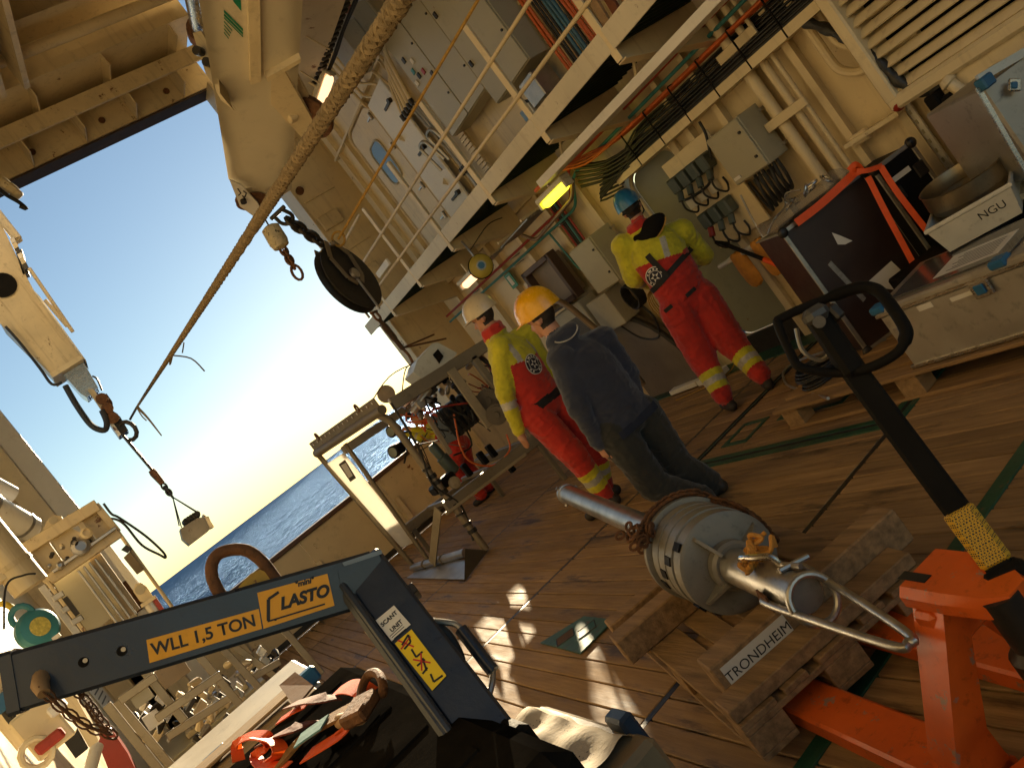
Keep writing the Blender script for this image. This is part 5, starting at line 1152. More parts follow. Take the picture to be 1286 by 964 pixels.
# ================================================================== PALLET WITH THE CORER HEAD
PO = V((1.03, 2.24, 0)); PU = V((.31, .951, 0)); PV = V((.951, -.31, 0)); PZ = V((0, 0, 1))
def pl(a, b, z): return PO+PU*a+PV*b+PZ*z
def pbox(a0, a1, b0, b1, z0, z1, bv=.003): return MB().obox(pl((a0+a1)/2, (b0+b1)/2, (z0+z1)/2), PU*(a1-a0)/2, PV*(b1-b0)/2, PZ*(z1-z0)/2, bv)
def wood(name, base, axis):
    st = tuple(14 if i != axis else 1.2 for i in range(3))
    return mat(name, base, .72, var=.35, vscale=2.2, grime=.3, bump=.3, bscale=6, stretch=st)
def wood_dir(name, base, d):
    m = mat(name, base, .72, var=.5, vscale=2.2, grime=.22, bump=.4, bscale=6, stretch=(14, 1.2, 14))
    for n in m.node_tree.nodes:
        if n.type == 'MAPPING': n.inputs['Rotation'].default_value = (0, 0, math.atan2(d.x, d.y))
    return m
WU = wood_dir('pallet_wood_long', (.30, .185, .085), PU); WV = wood_dir('pallet_wood_cross', (.31, .19, .088), PV)
pa = thing('wooden_pallet', pl(.6, .4, .05), 'worn wooden pallet on the orange pallet truck carrying the corer head', 'pallet')
Z0 = .058
for b in (0, .3275, .655): pbox(0, 1.3, b, b+.145, Z0, Z0+.022).build('bottom_board', WU, pa)
for a in (0, .577, 1.155):
    for b in (0, .3275, .655): pbox(a, a+.145, b+.0, b+.145, Z0+.0225, Z0+.1).build('block', WV, pa)
    pbox(a, a+.145, 0, .8, Z0+.1005, Z0+.122).build('stringer_board', WV, pa)
for b0, b1 in ((0, .145), (.18, .28), (.3275, .4725), (.52, .62), (.655, .8)): pbox(0+random.uniform(-.005, .005), 1.3, b0, b1, Z0+.1225, Z0+.1445).build('top_board', WU, pa)
TZ = Z0+.146
tb1 = pbox(.14, .26, .05, .90, TZ, TZ+.135, .006).build('timber_beam', WV, label='thick timber beam with TRONDHEIM label across the near end of the pallet', cat='beam')
tb1b = pbox(.02, .137, .0, .80, TZ, TZ+.05, .004).build('timber_plank', WV, label='flat timber plank along the near edge of the pallet', cat='plank')
tb2 = pbox(.86, .98, -.10, .72, TZ, TZ+.12, .006).build('timber_beam', WV, label='timber beam under the far side of the corer drum', cat='beam')
tb3 = pbox(1.16, 1.27, -.06, .35, TZ, TZ+.075, .006).build('timber_beam', WV, label='short timber block on the far corner of the pallet', cat='beam')
def pbox_child(par, *a, name='part', m=WHITES): return pbox(*a).build(name, m, par)
pbox_child(tb1, .1365, .139, .08, .36, TZ+.03, TZ+.115, 0, name='label_sticker')
text('lettering', 'TRONDHEIM', tb1, pl(.1360, .22, TZ+.072), PV, PZ, .034, INK, .001)
# corer head
gc = thing('corer_head', pl(.6, .38, TZ), 'steel drum weight and tube of a gravity corer lying on the pallet', 'corer')
CM = mat('drum_paint', (.25, .235, .20), .5, .4, var=.25, vscale=6, rust=.25, rustc=(.32, .28, .22), grime=.25, bump=.1)
GA = mat('scuffed_galvanised', (.50, .48, .44), .34, .9, var=.3, vscale=9, rust=.1, grime=.2, bump=.1)
AZ = .475; AB = .375
def ax(a, db=0, dz=0): return pl(a, AB+db, AZ+dz)
SC_ = .80
MB().lathe(ax(.36), PU, [(t_, r_*SC_) for t_, r_ in ((0, .215), (.008, .235), (.075, .235), (.078, .222), (.084, .222), (.087, .240), (.15, .240), (.153, .226), (.16, .226), (.163, .240), (.225, .240), (.228, .226), (.235, .226), (.238, .240), (.30, .240), (.305, .228), (.33, .228), (.333, .258), (.365, .258), (.372, .24))], 56).build('drum', CM, gc)
for k in range(10):
    t = 2.2+k*.33; rr = .241*SC_
    q = ax(.36+.045+.075*(k % 4))+(PV*math.cos(t)+PZ*math.sin(t))*rr
    MB().obox(q, PU*.028, (PV*-math.sin(t)+PZ*math.cos(t))*.016, (PV*math.cos(t)+PZ*math.sin(t))*.004).build('slot', BLACK, gc)
for k in range(4):
    t = .35+k*math.pi/2; e = PV*math.cos(t)+PZ*math.sin(t); s_ = PU.cross(e)
    MB().prism([ax(.362)+e*.07-s_*.006, ax(.362)+e*.170-s_*.006, ax(.34)+e*.165-s_*.006, ax(.28)+e*.075-s_*.006], s_*.012).build('gusset', CM, gc)
MB().lathe(ax(.30), PU, [(0, .078), (.01, .09), (.05, .09), (.06, .08)], 36).build('collar', CM, gc)
MB().lathe(ax(-.17), PU, [(0, .054), (.006, .062), (.15, .064), (.16, .067), (.53, .067)], 36).build('nose_tube', GA, gc)
MB().lathe(ax(-.176), PU, [(0, .055), (.006, .056)], 32).build('nose_plate', CM, gc)
MB().lathe(ax(.733), PU, [(0, .075), (.05, .070), (.1, .062), (2.25, .062), (2.252, .07), (2.30, .07), (2.302, .055)], 30).build('core_tube', GA, gc)
for k in range(3): t = 2.0*k; e = PV*math.cos(t)+PZ*math.sin(t); MB().cyl(ax(3.02)+e*.06, ax(3.02)+e*.085, .012, n=8).build('bolt', STEEL, gc)
for s_ in (-1, 1): 
    MB().link(ax(.80, .0, 0)+(PZ*.10+PV*.0)*s_, PZ, PU, .07, .04, .007).build('eye_ring', INOX, gc)
# bail loop
yoke = [ax(-.02, -.075, .0), ax(-.10, -.08, .0), ax(-.58, -.028, -.02), ax(-.63, .0, -.022), ax(-.58, .028, -.02), ax(-.10, .08, .01), ax(-.02, .075, .01)]
MB().tube(smooth_path(yoke, 6), .0125, 12).build('bail', GA, gc)
MB().tube([ax(-.21)+V((0, 0, -.005))+(PV*math.cos(a)*.07+PZ*math.sin(a)*.07)+PU*(.02*math.sin(a)) for a in np.linspace(0, 6.28, 29)[:-1]], .0115, 10, closed=True).build('ring', GA, gc)
MB().tube(smooth_path([ax(.10, -.02, .062), ax(.08, -.03, .107), ax(.0, -.01, .112), ax(-.04, .02, .10), ax(-.05, .03, .062)], 5), .011, 10).build('shackle', INOX, gc)
MB().tube([ax(-.06, .03, .065), ax(-.14, .05, .06)], .010, 8).build('toggle', STEEL, gc); MB().tube([ax(-.10, .0, .075), ax(-.10, .10, .05)], .010, 8).build('toggle', STEEL, gc)
MB().prism([ax(-.02, -.07, .04), ax(-.08, -.075, .03), ax(-.08, -.08, -.025), ax(.03, -.075, -.03)], PV*-.006).build('bail_plate', RUSTY, gc)
orp = thing('orange_rope_knot', ax(.1, 0, .1), 'knotted orange rope tied round the corer shackle', 'rope')
for k in range(7):
    c_ = ax(.06+random.uniform(-.05, .05), random.uniform(-.03, .06), .09+random.uniform(-.01, .03))
    pts = [c_+V((random.uniform(-.045, .045), random.uniform(-.045, .045), random.uniform(-.025, .03))) for _ in range(5)]
    MB().tube(smooth_path(pts, 5), .008, 7).build('strand', GLOVE, orp)
# rusty chain over the drum
rch = thing('rusty_chain', ax(.7, 0, .24), 'rusty chain draped over the top of the corer drum', 'chain')
path = []
for t in np.linspace(0, 1, 26): a_ = 2.5-1.9*t; path.append(ax(.74-.02*t)+(PV*math.cos(a_)+PZ*math.sin(a_))*(.218 if .02 < t < .9 else .212))
for t in np.linspace(0, 1, 22)[1:]: a_ = .6-.9*t; path.append(ax(.70-.28*t)+(PV*math.cos(a_)+PZ*math.sin(a_))*(.205+.015*math.sin(t*3)))
for k in range(30): path.append(ax(.70+random.uniform(-.06, .10))+(PV*math.cos(2.25)+PZ*math.sin(2.25))*(.215+random.uniform(-.02, .04))+V((random.uniform(-.05, .05), random.uniform(-.05, .05), random.uniform(-.02, .03))))
for i in range(len(path)-1):
    d_ = path[i+1]-path[i]
    if i > 46: d_ = V((random.uniform(-1, 1), random.uniform(-1, 1), random.uniform(-.5, .5)))
    s_, dd, u_ = frame_of(d_); MB().link(path[i], dd, s_ if i % 2 else u_, .042, .028, .0062, 5, 10).build('chain_link', RUSTY, rch)

# ================================================================== PALLET TRUCK
JD = V((.19, .982, 0)).normalized(); JV = V((JD.y, -JD.x, 0)); JO = V((1.155, 1.60, 0))
def jl(a, b, z): return JO+JD*a+JV*b+PZ*z
pj = thing('pallet_truck', jl(-.1, .25, 0), 'scuffed orange hand pallet truck with a black handle at lower right', 'pallet truck')
for b in (0, .37):
    fk = MB().ring_loft([[jl(a, b+x, z) for x, z in ((-.075, .045), (-.075, .098), (-.065, .106), (.065, .106), (.075, .098), (.075, .045), (.06, .04), (-.06, .04))] for a in (-.12, .95, 1.05)]).build('fork', JACK, pj)
    MB().cyl(jl(.92, b-.04, .035), jl(.92, b+.04, .035), .035, n=14).build('roller', mat('roller_nylon', (.4, .36, .3), .5, grime=.2), fk)
# near slanted leg, far leg and bridge
def leg(b0, b1, nm):
    q = MB(); w0 = .062
    A = [jl(-.12, b0-w0, .04), jl(-.12, b0+w0, .04), jl(-.02, b0+w0, .04), jl(-.02, b0-w0, .04)]
    m1 = [jl(-.12, b0-w0*.95, .20), jl(-.12, b0+w0*.95, .20), jl(-.03, b0+w0*.95, .20), jl(-.03, b0-w0*.95, .20)]
    T_ = [jl(-.14, b1-.05, .50), jl(-.12, b1+.05, .50), jl(-.04, b1+.05, .50), jl(-.04, b1-.05, .50)]
    return q.ring_loft([A, m1, T_]).build(nm, JACK, pj)
leg(0, .19, 'side_leg'); leg(.37, .25, 'side_leg')
MB().obox(jl(-.08, .19, .43), JD*.035, JV*.08, PZ*.06, .012).build('front_plate', JACK, pj)
hd = MB().ring_loft([[jl(a-.02, .215+x*.9, z) for x, z in ((-.10, .495), (-.10, .525), (-.08, .545), (.08, .545), (.10, .525), (.10, .495))] for a in (-.01, -.06, -.14)]+[[jl(-.26, .215+x*.7, z-.012) for x, z in ((-.10, .495), (-.10, .525), (-.08, .545), (.08, .545), (.10, .525), (.10, .495))], [jl(-.31, .215+x*.35, z-.02) for x, z in ((-.10, .495), (-.10, .525), (-.08, .545), (.08, .545), (.10, .525), (.10, .495))]]).build('head_bracket', JACK, pj)
MB().obox(jl(-.05, .18, .5465), JD*.045, JV*.014, PZ*.001).build('rating_plate', INK, hd)
MB().cyl(jl(-.05, -.10, .13), jl(-.05, -.125, .13), .028, n=16).build('pivot_bolt', JACK, pj)
for s_ in (-1, 1): MB().tube([jl(-.16, .19+.16*s_, .10), jl(-.26, .19+.10*s_, .17), jl(-.34, .19+.05*s_, .12)], .022, 8).build('tie_arm', JACK, pj)
MB().lathe(jl(-.27, .195, .12), (0, 0, 1), [(0, .05), (.02, .065), (.24, .065), (.26, .045), (.40, .045)], 20).build('pump', DARKM, pj)
MB().tube(bend_path([jl(-.30, .15, .22), jl(-.36, -.02, .24), jl(-.46, -.06, .20)], .06), .028, 10).build('pedal', JACK, pj)
MB().obox(jl(-.33, .02, .10), JD*.09, JV*.02, PZ*.03, .006).build('lever', JACK, pj)
for s_ in (-1, 1): MB().cyl(jl(-.28, .195+.05*s_, .09), jl(-.28, .195+.10*s_, .09), .09, n=26).build('steer_wheel', RUBBER, pj)
# handle
hb0 = at(1278, 742, d=2.22); ht = at(1062, 452, d=2.22)
hv = (ht-hb0); 
MB().beam(hb0-hv*.1, hb0+hv*.10, .10, .075, b=.012).build('handle_base', BLACK, pj)
MB().beam(hb0+hv*.08, hb0+hv*.98, .062, .045, b=.008).build('handle_shaft', BLACK, pj)
def mesh_grip():
    m = mat('yellow_mesh', (.62, .36, .02), .6, var=.15, grime=.2, bump=.1)
    n = m.node_tree; b = n.nodes['Principled BSDF']; vo = n.nodes.new('ShaderNodeTexVoronoi'); vo.feature = 'DISTANCE_TO_EDGE'; vo.inputs['Scale'].default_value = 190; vo.inputs['Randomness'].default_value = .25
    tc = n.nodes.new('ShaderNodeTexCoord'); n.links.new(tc.outputs['Object'], vo.inputs['Vector'])
    f = _ramp(n, vo.outputs['Distance'], .14, .2); src = b.inputs['Base Color'].links[0].from_socket
    n.links.new(_mix(n, f, (.62, .36, .02), (.02, .02, .02)), b.inputs['Base Color'])
    return m
MB().beam(hb0+hv*.10, hb0+hv*.34, .072, .055, b=.012).build('mesh_sleeve', mesh_grip(), pj)
hz = 2.22
# loop handle
lpx = [(1000, 458), (978, 410), (984, 398), (1040, 374), (1075, 362), (1095, 362), (1110, 372), (1135, 408), (1137, 425), (1125, 444), (1090, 462), (1050, 468), (1015, 464)]
dz = [0, .02, .03, .04, .03, .02, 0, -.03, -.04, -.04, -.02, 0, 0]
lpts = [at(px, py, d=2.2+e) for (px, py), e in zip(lpx, dz)]
lp3 = smooth_path(lpts+[lpts[0]], 5)[:-1]
MB().tube(lp3, [.016 if 15 < i < 42 else .012 for i in range(len(lp3))], 12, closed=True).build('handle_loop', BLACK, pj)
MB().beam(at(1022, 392, d=2.2), at(1075, 470, d=2.2), .058, .05, up=_f, b=.012).build('handle_head', BLACK, pj)
MB().beam(at(1018, 386, d=2.18), at(1030, 404, d=2.18), .062, .058, up=_f, b=.014).build('lever_cap', mat('grey_plastic', (.06, .06, .058), .4, grime=.15), pj)
q = at(1029, 404, d=2.14); MB().lathe(q, EYE-q, [(0, .016), (.003, .015)], 18).build('badge', mat('badge_dull', (.09, .085, .08), .5, .3, grime=.2), pj)
MB().tube(smooth_path([at(x, y, d=2.25) for x, y in ((1000, 412), (1008, 440), (1030, 452), (1045, 440))], 5), .006, 7).build('release_rod', STEEL, pj)
MB().beam(at(1040, 385, d=2.2), at(1056, 400, d=2.2), .03, .03, b=.006).build('release_lever', DARKM, pj)

# ================================================================== GREEN PLATE ON THE DECK
gpz = thing('steel_plate', (1.53, 4.3, 0), 'small flat green-painted steel plate with two openings lying on the deck', 'plate')
cs_ = [V((1.42, 4.63, .004)), V((1.66, 4.41, .004)), V((1.65, 4.05, .004)), V((1.385, 4.07, .004))]
MB().prism(cs_, (0, 0, .008)).build('sheet', mat('flaked_green', (.06, .13, .085), .55, .2, var=.4, vscale=8, rust=.55, rustc=(.12, .08, .045), grime=.3, bump=.15), gpz)
for k, (u_, v_) in enumerate(((.3, .35), (.62, .6))):
    c_ = cs_[0].lerp(cs_[1], u_).lerp(cs_[3].lerp(cs_[2], u_), v_)+V((0, 0, .009))
    MB().obox(c_, (.05, -.03, 0), (.025, .045, 0), (0, 0, .0012)).build('opening', [mat('rust_patch', (.12, .06, .025), .8, grime=.2), GREENP][k], gpz)
    MB().tube([c_+V((.05, -.03, 0))*i+V((.025, .045, 0))*j for i, j in ((-1, -1), (1, -1), (1, 1), (-1, 1))], .004, 6, closed=True).build('edge_bead', DARKM, gpz)

# ================================================================== GEAR AT THE RIGHT
p2 = thing('wooden_pallet', (3.9, 3, 0), 'pale wooden pallet under the aluminium box and the brown flight case', 'pallet')
PX = wood('pallet2_wood', (.34, .20, .085), 1); PY = wood('pallet2_wood_x', (.36, .22, .10), 0)
for x in (3.42, 3.80, 4.18): MB().box(x, x+.12, 2.0, 4.05, .0, .022, .003).build('bottom_board', PX, p2)
for y in (2.1, 3.0, 3.9):
    for x in (3.42, 3.80, 4.18): MB().box(x, x+.12, y, y+.14, .0225, .12, .003).build('block', PY, p2)
    MB().box(3.42, 4.32, y, y+.14, .1205, .142, .003).build('stringer_board', PY, p2)
for i in range(6): MB().box(3.40+.155*i, 3.52+.155*i, 1.95, 4.08, .1425, .164, .003).build('top_board', PX, p2)
ab = thing('aluminium_box', (3.7, 2.6, .166), 'flat aluminium transport box with blue corners on the pale pallet', 'box')
MB().box(3.44, 3.95, 1.95, 2.99, .168, .50, .012).build('body', ALU, ab)
MB().box(3.43, 3.96, 1.94, 3.0, .505, .545, .012).build('lid', ALU, ab)
for z in (.172, .497): MB().box(3.428, 3.445, 1.95, 3.0, z, z+.018, .003).build('edge_rail', INOX, ab)
for y in (2.96, 2.28): MB().box(3.42, 3.50, y-.035, y+.05, .52, .562, .01).build('corner_cap', BLUEP, ab)
MB().box(3.415, 3.43, 2.36, 2.46, .42, .50, .006).build('latch', INOX, ab); MB().box(3.405, 3.416, 2.385, 2.435, .44, .49, .004).build('latch_insert', BLUEP, ab)
for (y, z, w_, h) in ((2.74, .455, .06, .03), (2.54, .445, .11, .022)): MB().box(3.4375, 3.4395, y-w_, y+w_*.4, z, z+h).build('tape', WHITES, ab)
MB().box(3.42, 3.435, 2.92, 2.95, .36, .42, .004).build('catch', STEEL, ab)
pb = thing('plastic_sleeve', (3.7, 2.6, .55), 'clear plastic sleeve with a printed sheet lying on the aluminium box', 'document')
MB().box(3.5, 3.9, 2.25, 2.92, .548, .553).build('sleeve', mat('clear_film', (.09, .085, .08), .2, var=.3, vscale=10, grime=.1, coat=.5), pb)
MB().box(3.55, 3.78, 2.33, 2.68, .5535, .555).build('sheet', WHITES, pb)
for k in range(8): MB().box(3.58+.022*k, 3.587+.022*k, 2.37, 2.62-.02*(k % 3), .5552, .5556).build('text_line', INK, pb)
def facebox(parent, TLp, TRp, BLp, zc, dep, name, m, bv=.012):
    A = at(*TLp, zc=zc); B_ = at(*TRp, zc=zc); C_ = at(*BLp, zc=zc)
    rv = B_-A; rv.z = 0; h = (A-C_).length; dv = V((-rv.y, rv.x, 0)).normalized(); 
    if dv.dot(_f) < 0: dv = -dv
    z1 = (A.z+B_.z)/2; z0 = max(.166, z1-h)
    o = MB().obox((A+B_)/2+dv*dep/2+V((0, 0, (z0+z1)/2-z1+z1-(A.z+B_.z)/2)), rv/2, dv*dep/2, V((0, 0, (z1-z0)/2)), bv).build(name, m, parent)
    return o, (V((A.x, A.y, z1)), rv, dv, z0, z1)
fc = thing('flight_case', at(1063, 470, zc=5.0), 'dark brown flight case with aluminium edges, torn white label and silver tape', 'case')
_, (FA, FR, FD, fz0, fz1) = facebox(fc, (983, 293), (1083, 216), (1064, 470), 5.0, .45, 'body', PHEN)
def fpt(u, v, o=-.003): return FA+FR*u+V((0, 0, (fz0-fz1)*v))+FD*o
EDG = mat('edge_aluminium', (.42, .39, .33), .4, .8, var=.15, grime=.25)
for (a, b) in (((0, 0), (1, 0)), ((0, 1), (1, 1)), ((0, 0), (0, 1)), ((1, 0), (1, 1))): MB().beam(fpt(*a, -.004), fpt(*b, -.004), .03, .012, up=FD, b=.003).build('edge_trim', EDG, fc)
for (a, b) in (((0, 0), (0, 0)), ((1, 0), (1, 0))): MB().beam(fpt(*a, 0), fpt(*a, .45), .03, .012, b=.003).build('edge_trim', EDG, fc)
for u, v in ((0, 0), (1, 0), (0, 1), (1, 1)): q = fpt(u, v, -.006); MB().ell(q, FR.normalized()*.035, FD*.02, V((0, 0, .035)), 12, 8).build('corner_ball', DARKM, fc)
MB().prism([fpt(.18, .36), fpt(.23, .35), fpt(.30, .70), fpt(.25, .71)], FD*-.001).build('silver_tape', mat('silver_tape', (.30, .29, .26), .45, .3, var=.3, vscale=30, grime=.3), fc)
MB().prism([fpt(.38, .62), fpt(.72, .60), fpt(.80, .90), fpt(.66, .92), fpt(.62, .80), fpt(.50, .72), fpt(.46, .66)], FD*-.001).build('torn_label', WHITES, fc)
MB().prism([fpt(.66, .74), fpt(.74, .72), fpt(.80, .92), fpt(.72, .93)], FD*-.0012).build('torn_label', WHITES, fc)
MB().prism([fpt(.40, .20), fpt(.45, .25), fpt(.52, .33), fpt(.44, .32), fpt(.38, .29)], FD*-.001).build('paint_scar', WHITES, fc)
bc = thing('flight_case', at(1165, 350, zc=4.9), 'black flight case with butterfly latches and an orange strap', 'case')
_, (BA, BRv, BD, bz0, bz1) = facebox(bc, (1094, 210), (1146, 184), (1176, 340), 4.85, .45, 'body', BLACK)
def bpt(u, v, o=-.004): return BA+BRv*u+V((0, 0, (bz0-bz1)*v))+BD*o
for (a, b) in (((0, 0), (1, 0)), ((0, 0), (0, 1)), ((1, 0), (1, 1))): MB().beam(bpt(*a), bpt(*b), .028, .012, up=BD, b=.003).build('edge_trim', EDG, bc)
for u, v in ((.15, .28), (.85, .22)): MB().obox(bpt(u, v, -.012), BRv.normalized()*.035, BD*.008, V((0, 0, .045)), .006).build('butterfly_latch', DARKM, bc)
MB().obox(bpt(.45, .16, -.006), BRv.normalized()*.06, BD*.002, V((0, 0, .016))).build('name_label', WHITES, bc)
for u in (0, 1): MB().ell(bpt(u, 0, -.004), BRv.normalized()*.035, BD*.03, V((0, 0, .035)), 12, 8).build('corner_ball', DARKM, bc)
os_ = thing('orange_strap', at(1080, 210, zc=4.85), 'orange lashing strap over the brown and black flight cases', 'strap')
def ribbon(pts, w_, th, name, m, par, k=5, up=None):
    P_ = smooth_path(pts, k); rings = []
    for i, p in enumerate(P_):
        t = (P_[min(i+1, len(P_)-1)]-P_[max(i-1, 0)]).normalized(); nn = V(up) if up else (EYE-p).normalized(); s_ = t.cross(nn).normalized(); n_ = s_.cross(t)
        rings.append([p+s_*w_/2+n_*th/2, p-s_*w_/2+n_*th/2, p-s_*w_/2-n_*th/2, p+s_*w_/2-n_*th/2])
    return MB().ring_loft(rings).build(name, m, par)
ribbon([at(1000, 280, zc=4.95), at(1030, 257, zc=4.95), at(1062, 228, zc=4.93), at(1078, 212, zc=4.9)], .05, .004, 'webbing', ORST, os_)
ribbon([at(1090, 222, zc=4.86), at(1110, 262, zc=4.84), at(1140, 318, zc=4.82), at(1154, 345, zc=4.82)], .035, .003, 'webbing', ORST, os_)
ribbon([at(1106, 209, zc=4.8), at(1128, 243, zc=4.78), at(1166, 292, zc=4.75)], .035, .003, 'webbing', ORST, os_)
ribbon([at(1076, 215, zc=4.82), at(1090, 214, zc=4.8), at(1108, 208, zc=4.8)], .03, .003, 'webbing', ORST, os_)
for k in range(3): ribbon([at(1066+4*k, 214-2*k, zc=4.85), at(1074, 206+3*k, zc=4.83), at(1082-2*k, 214, zc=4.85), at(1070, 220-k, zc=4.87)], .03, .003, 'buckle_knot', ORST, os_)
bg = thing('clear_bag', at(1045, 222, zc=5.1), 'clear plastic bag with shackles and wire on top of the brown flight case', 'bag')
tz = fz1
def onc(u, d_, z): return FA+FR*u+FD*d_+V((0, 0, z))
m_ = MB(); rings = []
for j in range(9):
    u = .02+.11*j; rings.append([onc(u, .20+.20*math.cos(a)*(.9+.1*math.sin(3*j+a)), max(.012, .055+.045*math.sin(a)*(1+.3*math.sin(j*1.3+2*a)))) for a in np.linspace(0, 6.28, 15)[:-1]])
m_.ring_loft(rings); m_.build('bag', mat('clear_film2', (.35, .32, .27), .25, var=.3, vscale=12, grime=.1, alpha=.35, bump=.4, bscale=40), bg)
for k in range(7):
    c_ = onc(.3+.08*k, .15+.05*(k % 3), .09+.02*(k % 2)); MB().link(c_, (random.uniform(-1, 1), random.uniform(-1, 1), random.uniform(-.3, 1)), (1, .3, .2), .075, .045, .008).build('shackle', INOX, bg)
MB().tube(smooth_path([onc(.0, .2, .03), onc(.1, .12, .09), onc(.3, .2, .1), onc(.42, .25, .16), onc(.5, .15, .13)], 6), .006, 6).build('wire', STEEL, bg)
# plastic tray, sieve and dark case at the right edge
dk = thing('dark_case', at(1230, 330, zc=4.25), 'low black plastic case under the white tray', 'case')
facebox(dk, (1168, 338), (1330, 232), (1210, 392), 4.3, .5, 'body', BLACK)
ty = thing('plastic_tray', at(1230, 300, zc=4.15), 'white plastic tray marked NGU on the black case at the right edge', 'tray')
A = at(1163, 292, zc=4.2); B_ = at(1250, 262, zc=4.0); Bf = at(1340, 160, zc=4.1)
z1 = A.z; h = .16
rv = V((B_.x-A.x, B_.y-A.y, 0)); rv = rv.normalized()*.42; dv = V((-rv.y, rv.x, 0)).normalized()*.62
if dv.dot(_f) < 0: dv = -dv
def tq(u, v, z, s=1.): c_ = A+rv*.5+dv*.5; return V(((c_+rv*(u-.5)*s+dv*(v-.5)*s).x, (c_+rv*(u-.5)*s+dv*(v-.5)*s).y, z1+z))
ro = [tq(0, 0, 0), tq(1, 0, 0), tq(1, 1, 0), tq(0, 1, 0)]; rb_ = [tq(0, 0, -h, .86), tq(1, 0, -h, .86), tq(1, 1, -h, .86), tq(0, 1, -h, .86)]
ri = [tq(0, 0, 0, .97), tq(1, 0, 0, .97), tq(1, 1, 0, .97), tq(0, 1, 0, .97)]; rbi = [tq(0, 0, -h+.01, .84), tq(1, 0, -h+.01, .84), tq(1, 1, -h+.01, .84), tq(0, 1, -h+.01, .84)]
MB().ring_loft([rb_, ro, ri, rbi]).build('body', WPLAS, ty)
MB().tube(ro, .012, 8, closed=True).build('rim', WPLAS, ty)
fn = (dv.normalized()*-1+V((0, 0, -.25))).normalized(); fup = V((0, 0, 1))-fn*fn.z
text('lettering', 'NGU', ty, (tq(.72, 0, -.07, .93))+fn*.004, rv, fup, .042, INK, .0)
sn = thing('steel_sieve', at(1222, 262, zc=4.15), 'round stainless sieve pan standing in the white tray', 'sieve')
c_ = tq(.5, .55, -.01); axn = (V((0, 0, 1))+V((-.06, -.08, 0))).normalized()
MB().lathe(c_, axn, [(t_, r_*.86) for t_, r_ in ((0, .235), (.03, .24), (.033, .25), (.12, .25), (.125, .256), (.128, .25), (.12, .244), (.045, .244), (.04, .232), (.02, .23), (.018, .01))], 44).build('pan', mat('sieve_steel', (.30, .25, .17), .35, .9, var=.15, vscale=8, grime=.2), sn)
a2 = thing('aluminium_box', at(1250, 200, zc=3.9), 'aluminium box with a blue corner cap cut off by the right edge', 'box')
facebox(a2, (1227, 104), (1330, 45), (1290, 225), 3.9, .5, 'body', ALU)
A = at(1227, 104, zc=3.88); MB().obox(A+V((.02, -.02, -.02)), (.035, -.01, 0), (.01, .03, 0), (0, 0, .03), .008).build('corner_cap', BLUEP, a2)
MB().beam(at(1228, 110, zc=3.88), at(1292, 222, zc=3.88), .022, .012, up=_f).build('edge_rail', INOX, a2); MB().beam(at(1228, 100, zc=3.88), at(1300, 58, zc=3.88), .04, .02, up=_f).build('lid_rail', ALU, a2)
MB().obox(at(1274, 107, zc=3.87), CX*.03, CU*.03, _f*.008, .005).build('latch', INOX, a2); MB().obox(at(1274, 107, zc=3.86), CX*.015, CU*.016, _f*.006, .004).build('latch_insert', BLUEP, a2)
st = thing('equipment_stand', at(1300, 300, zc=4.3), 'steel stand holding the aluminium box at the right edge', 'stand')
q = at(1310, 215, zc=4.2); MB().box(q.x-.25, q.x+.4, q.y-.3, q.y+.1, q.z-.03, q.z).build('top', CREAM2, st)
for dx in (-.15, .35): MB().box(q.x+dx-.03, q.x+dx+.03, q.y-.1, q.y-.04, 0, q.z-.03).build('leg', CREAM2, st)
# grey cable loops and black coil on the pale pallet
cw = thing('cable_coil', (3.6, 3.9, .17), 'black cable coil and grey loop lying on the end of the pale pallet', 'cable')
for k in range(8): MB().tube([(3.72+.02*math.sin(k)+(.16-.006*k)*math.cos(a), 3.85+(.13+.004*k)*math.sin(a), .175+.012*k) for a in np.linspace(0, 6.28, 19)[:-1]], .008, 6, closed=True).build('turn', CABLE, cw)
MB().tube(smooth_path([at(1040, 500, z=.17), at(1000, 488, z=.1), at(986, 480, z=.012), at(985, 465, z=.012), at(1005, 452, z=.012), at(1040, 440, z=.1)], 6), .010, 8).build('grey_loop', STEEL, cw)

# ================================================================== NEAR LEFT: LIFTING ARM AND CASES
E0 = at(28, 853, d=1.68); E1 = at(470, 724, d=1.64)
la = thing('lifting_jib', V((.30, 1.5, 0)), 'dark blue steel lifting jib with orange rating stickers in the left foreground', 'lifting jib')
AD = (E1-E0).normalized(); NF = (EYE-(E0+E1)/2); NF = (NF-AD*NF.dot(AD)).normalized(); UP = NF.cross(AD); UP = UP if UP.dot(CU) > 0 else -UP
RT = AD
AH, AT = .098, .055
def fa3(px, py, off=0):   # point on the arm's visible side
    q = atp(px, py, E0+NF*AT/2, NF); return q+NF*off
AL = (E1-E0).length
prof = [(-AH/2+.006, -AT/2), (AH/2-.006, -AT/2), (AH/2, -AT/2+.006), (AH/2, AT/2-.006), (AH/2-.006, AT/2), (-AH/2+.006, AT/2), (-AH/2, AT/2-.006), (-AH/2, -AT/2+.006)]
MB().ring_loft([[E0+AD*t+UP*u*k+NF*n for u, n in prof] for t, k in ((-.004, 1.0), (AL, 1.0))]).build('arm', NAVY, la)
MB().ring_loft([[E0+AD*t+UP*u*1.06+NF*n*1.12 for u, n in prof] for t in (-.022, -.003)]).build('end_plate', NAVY, la)
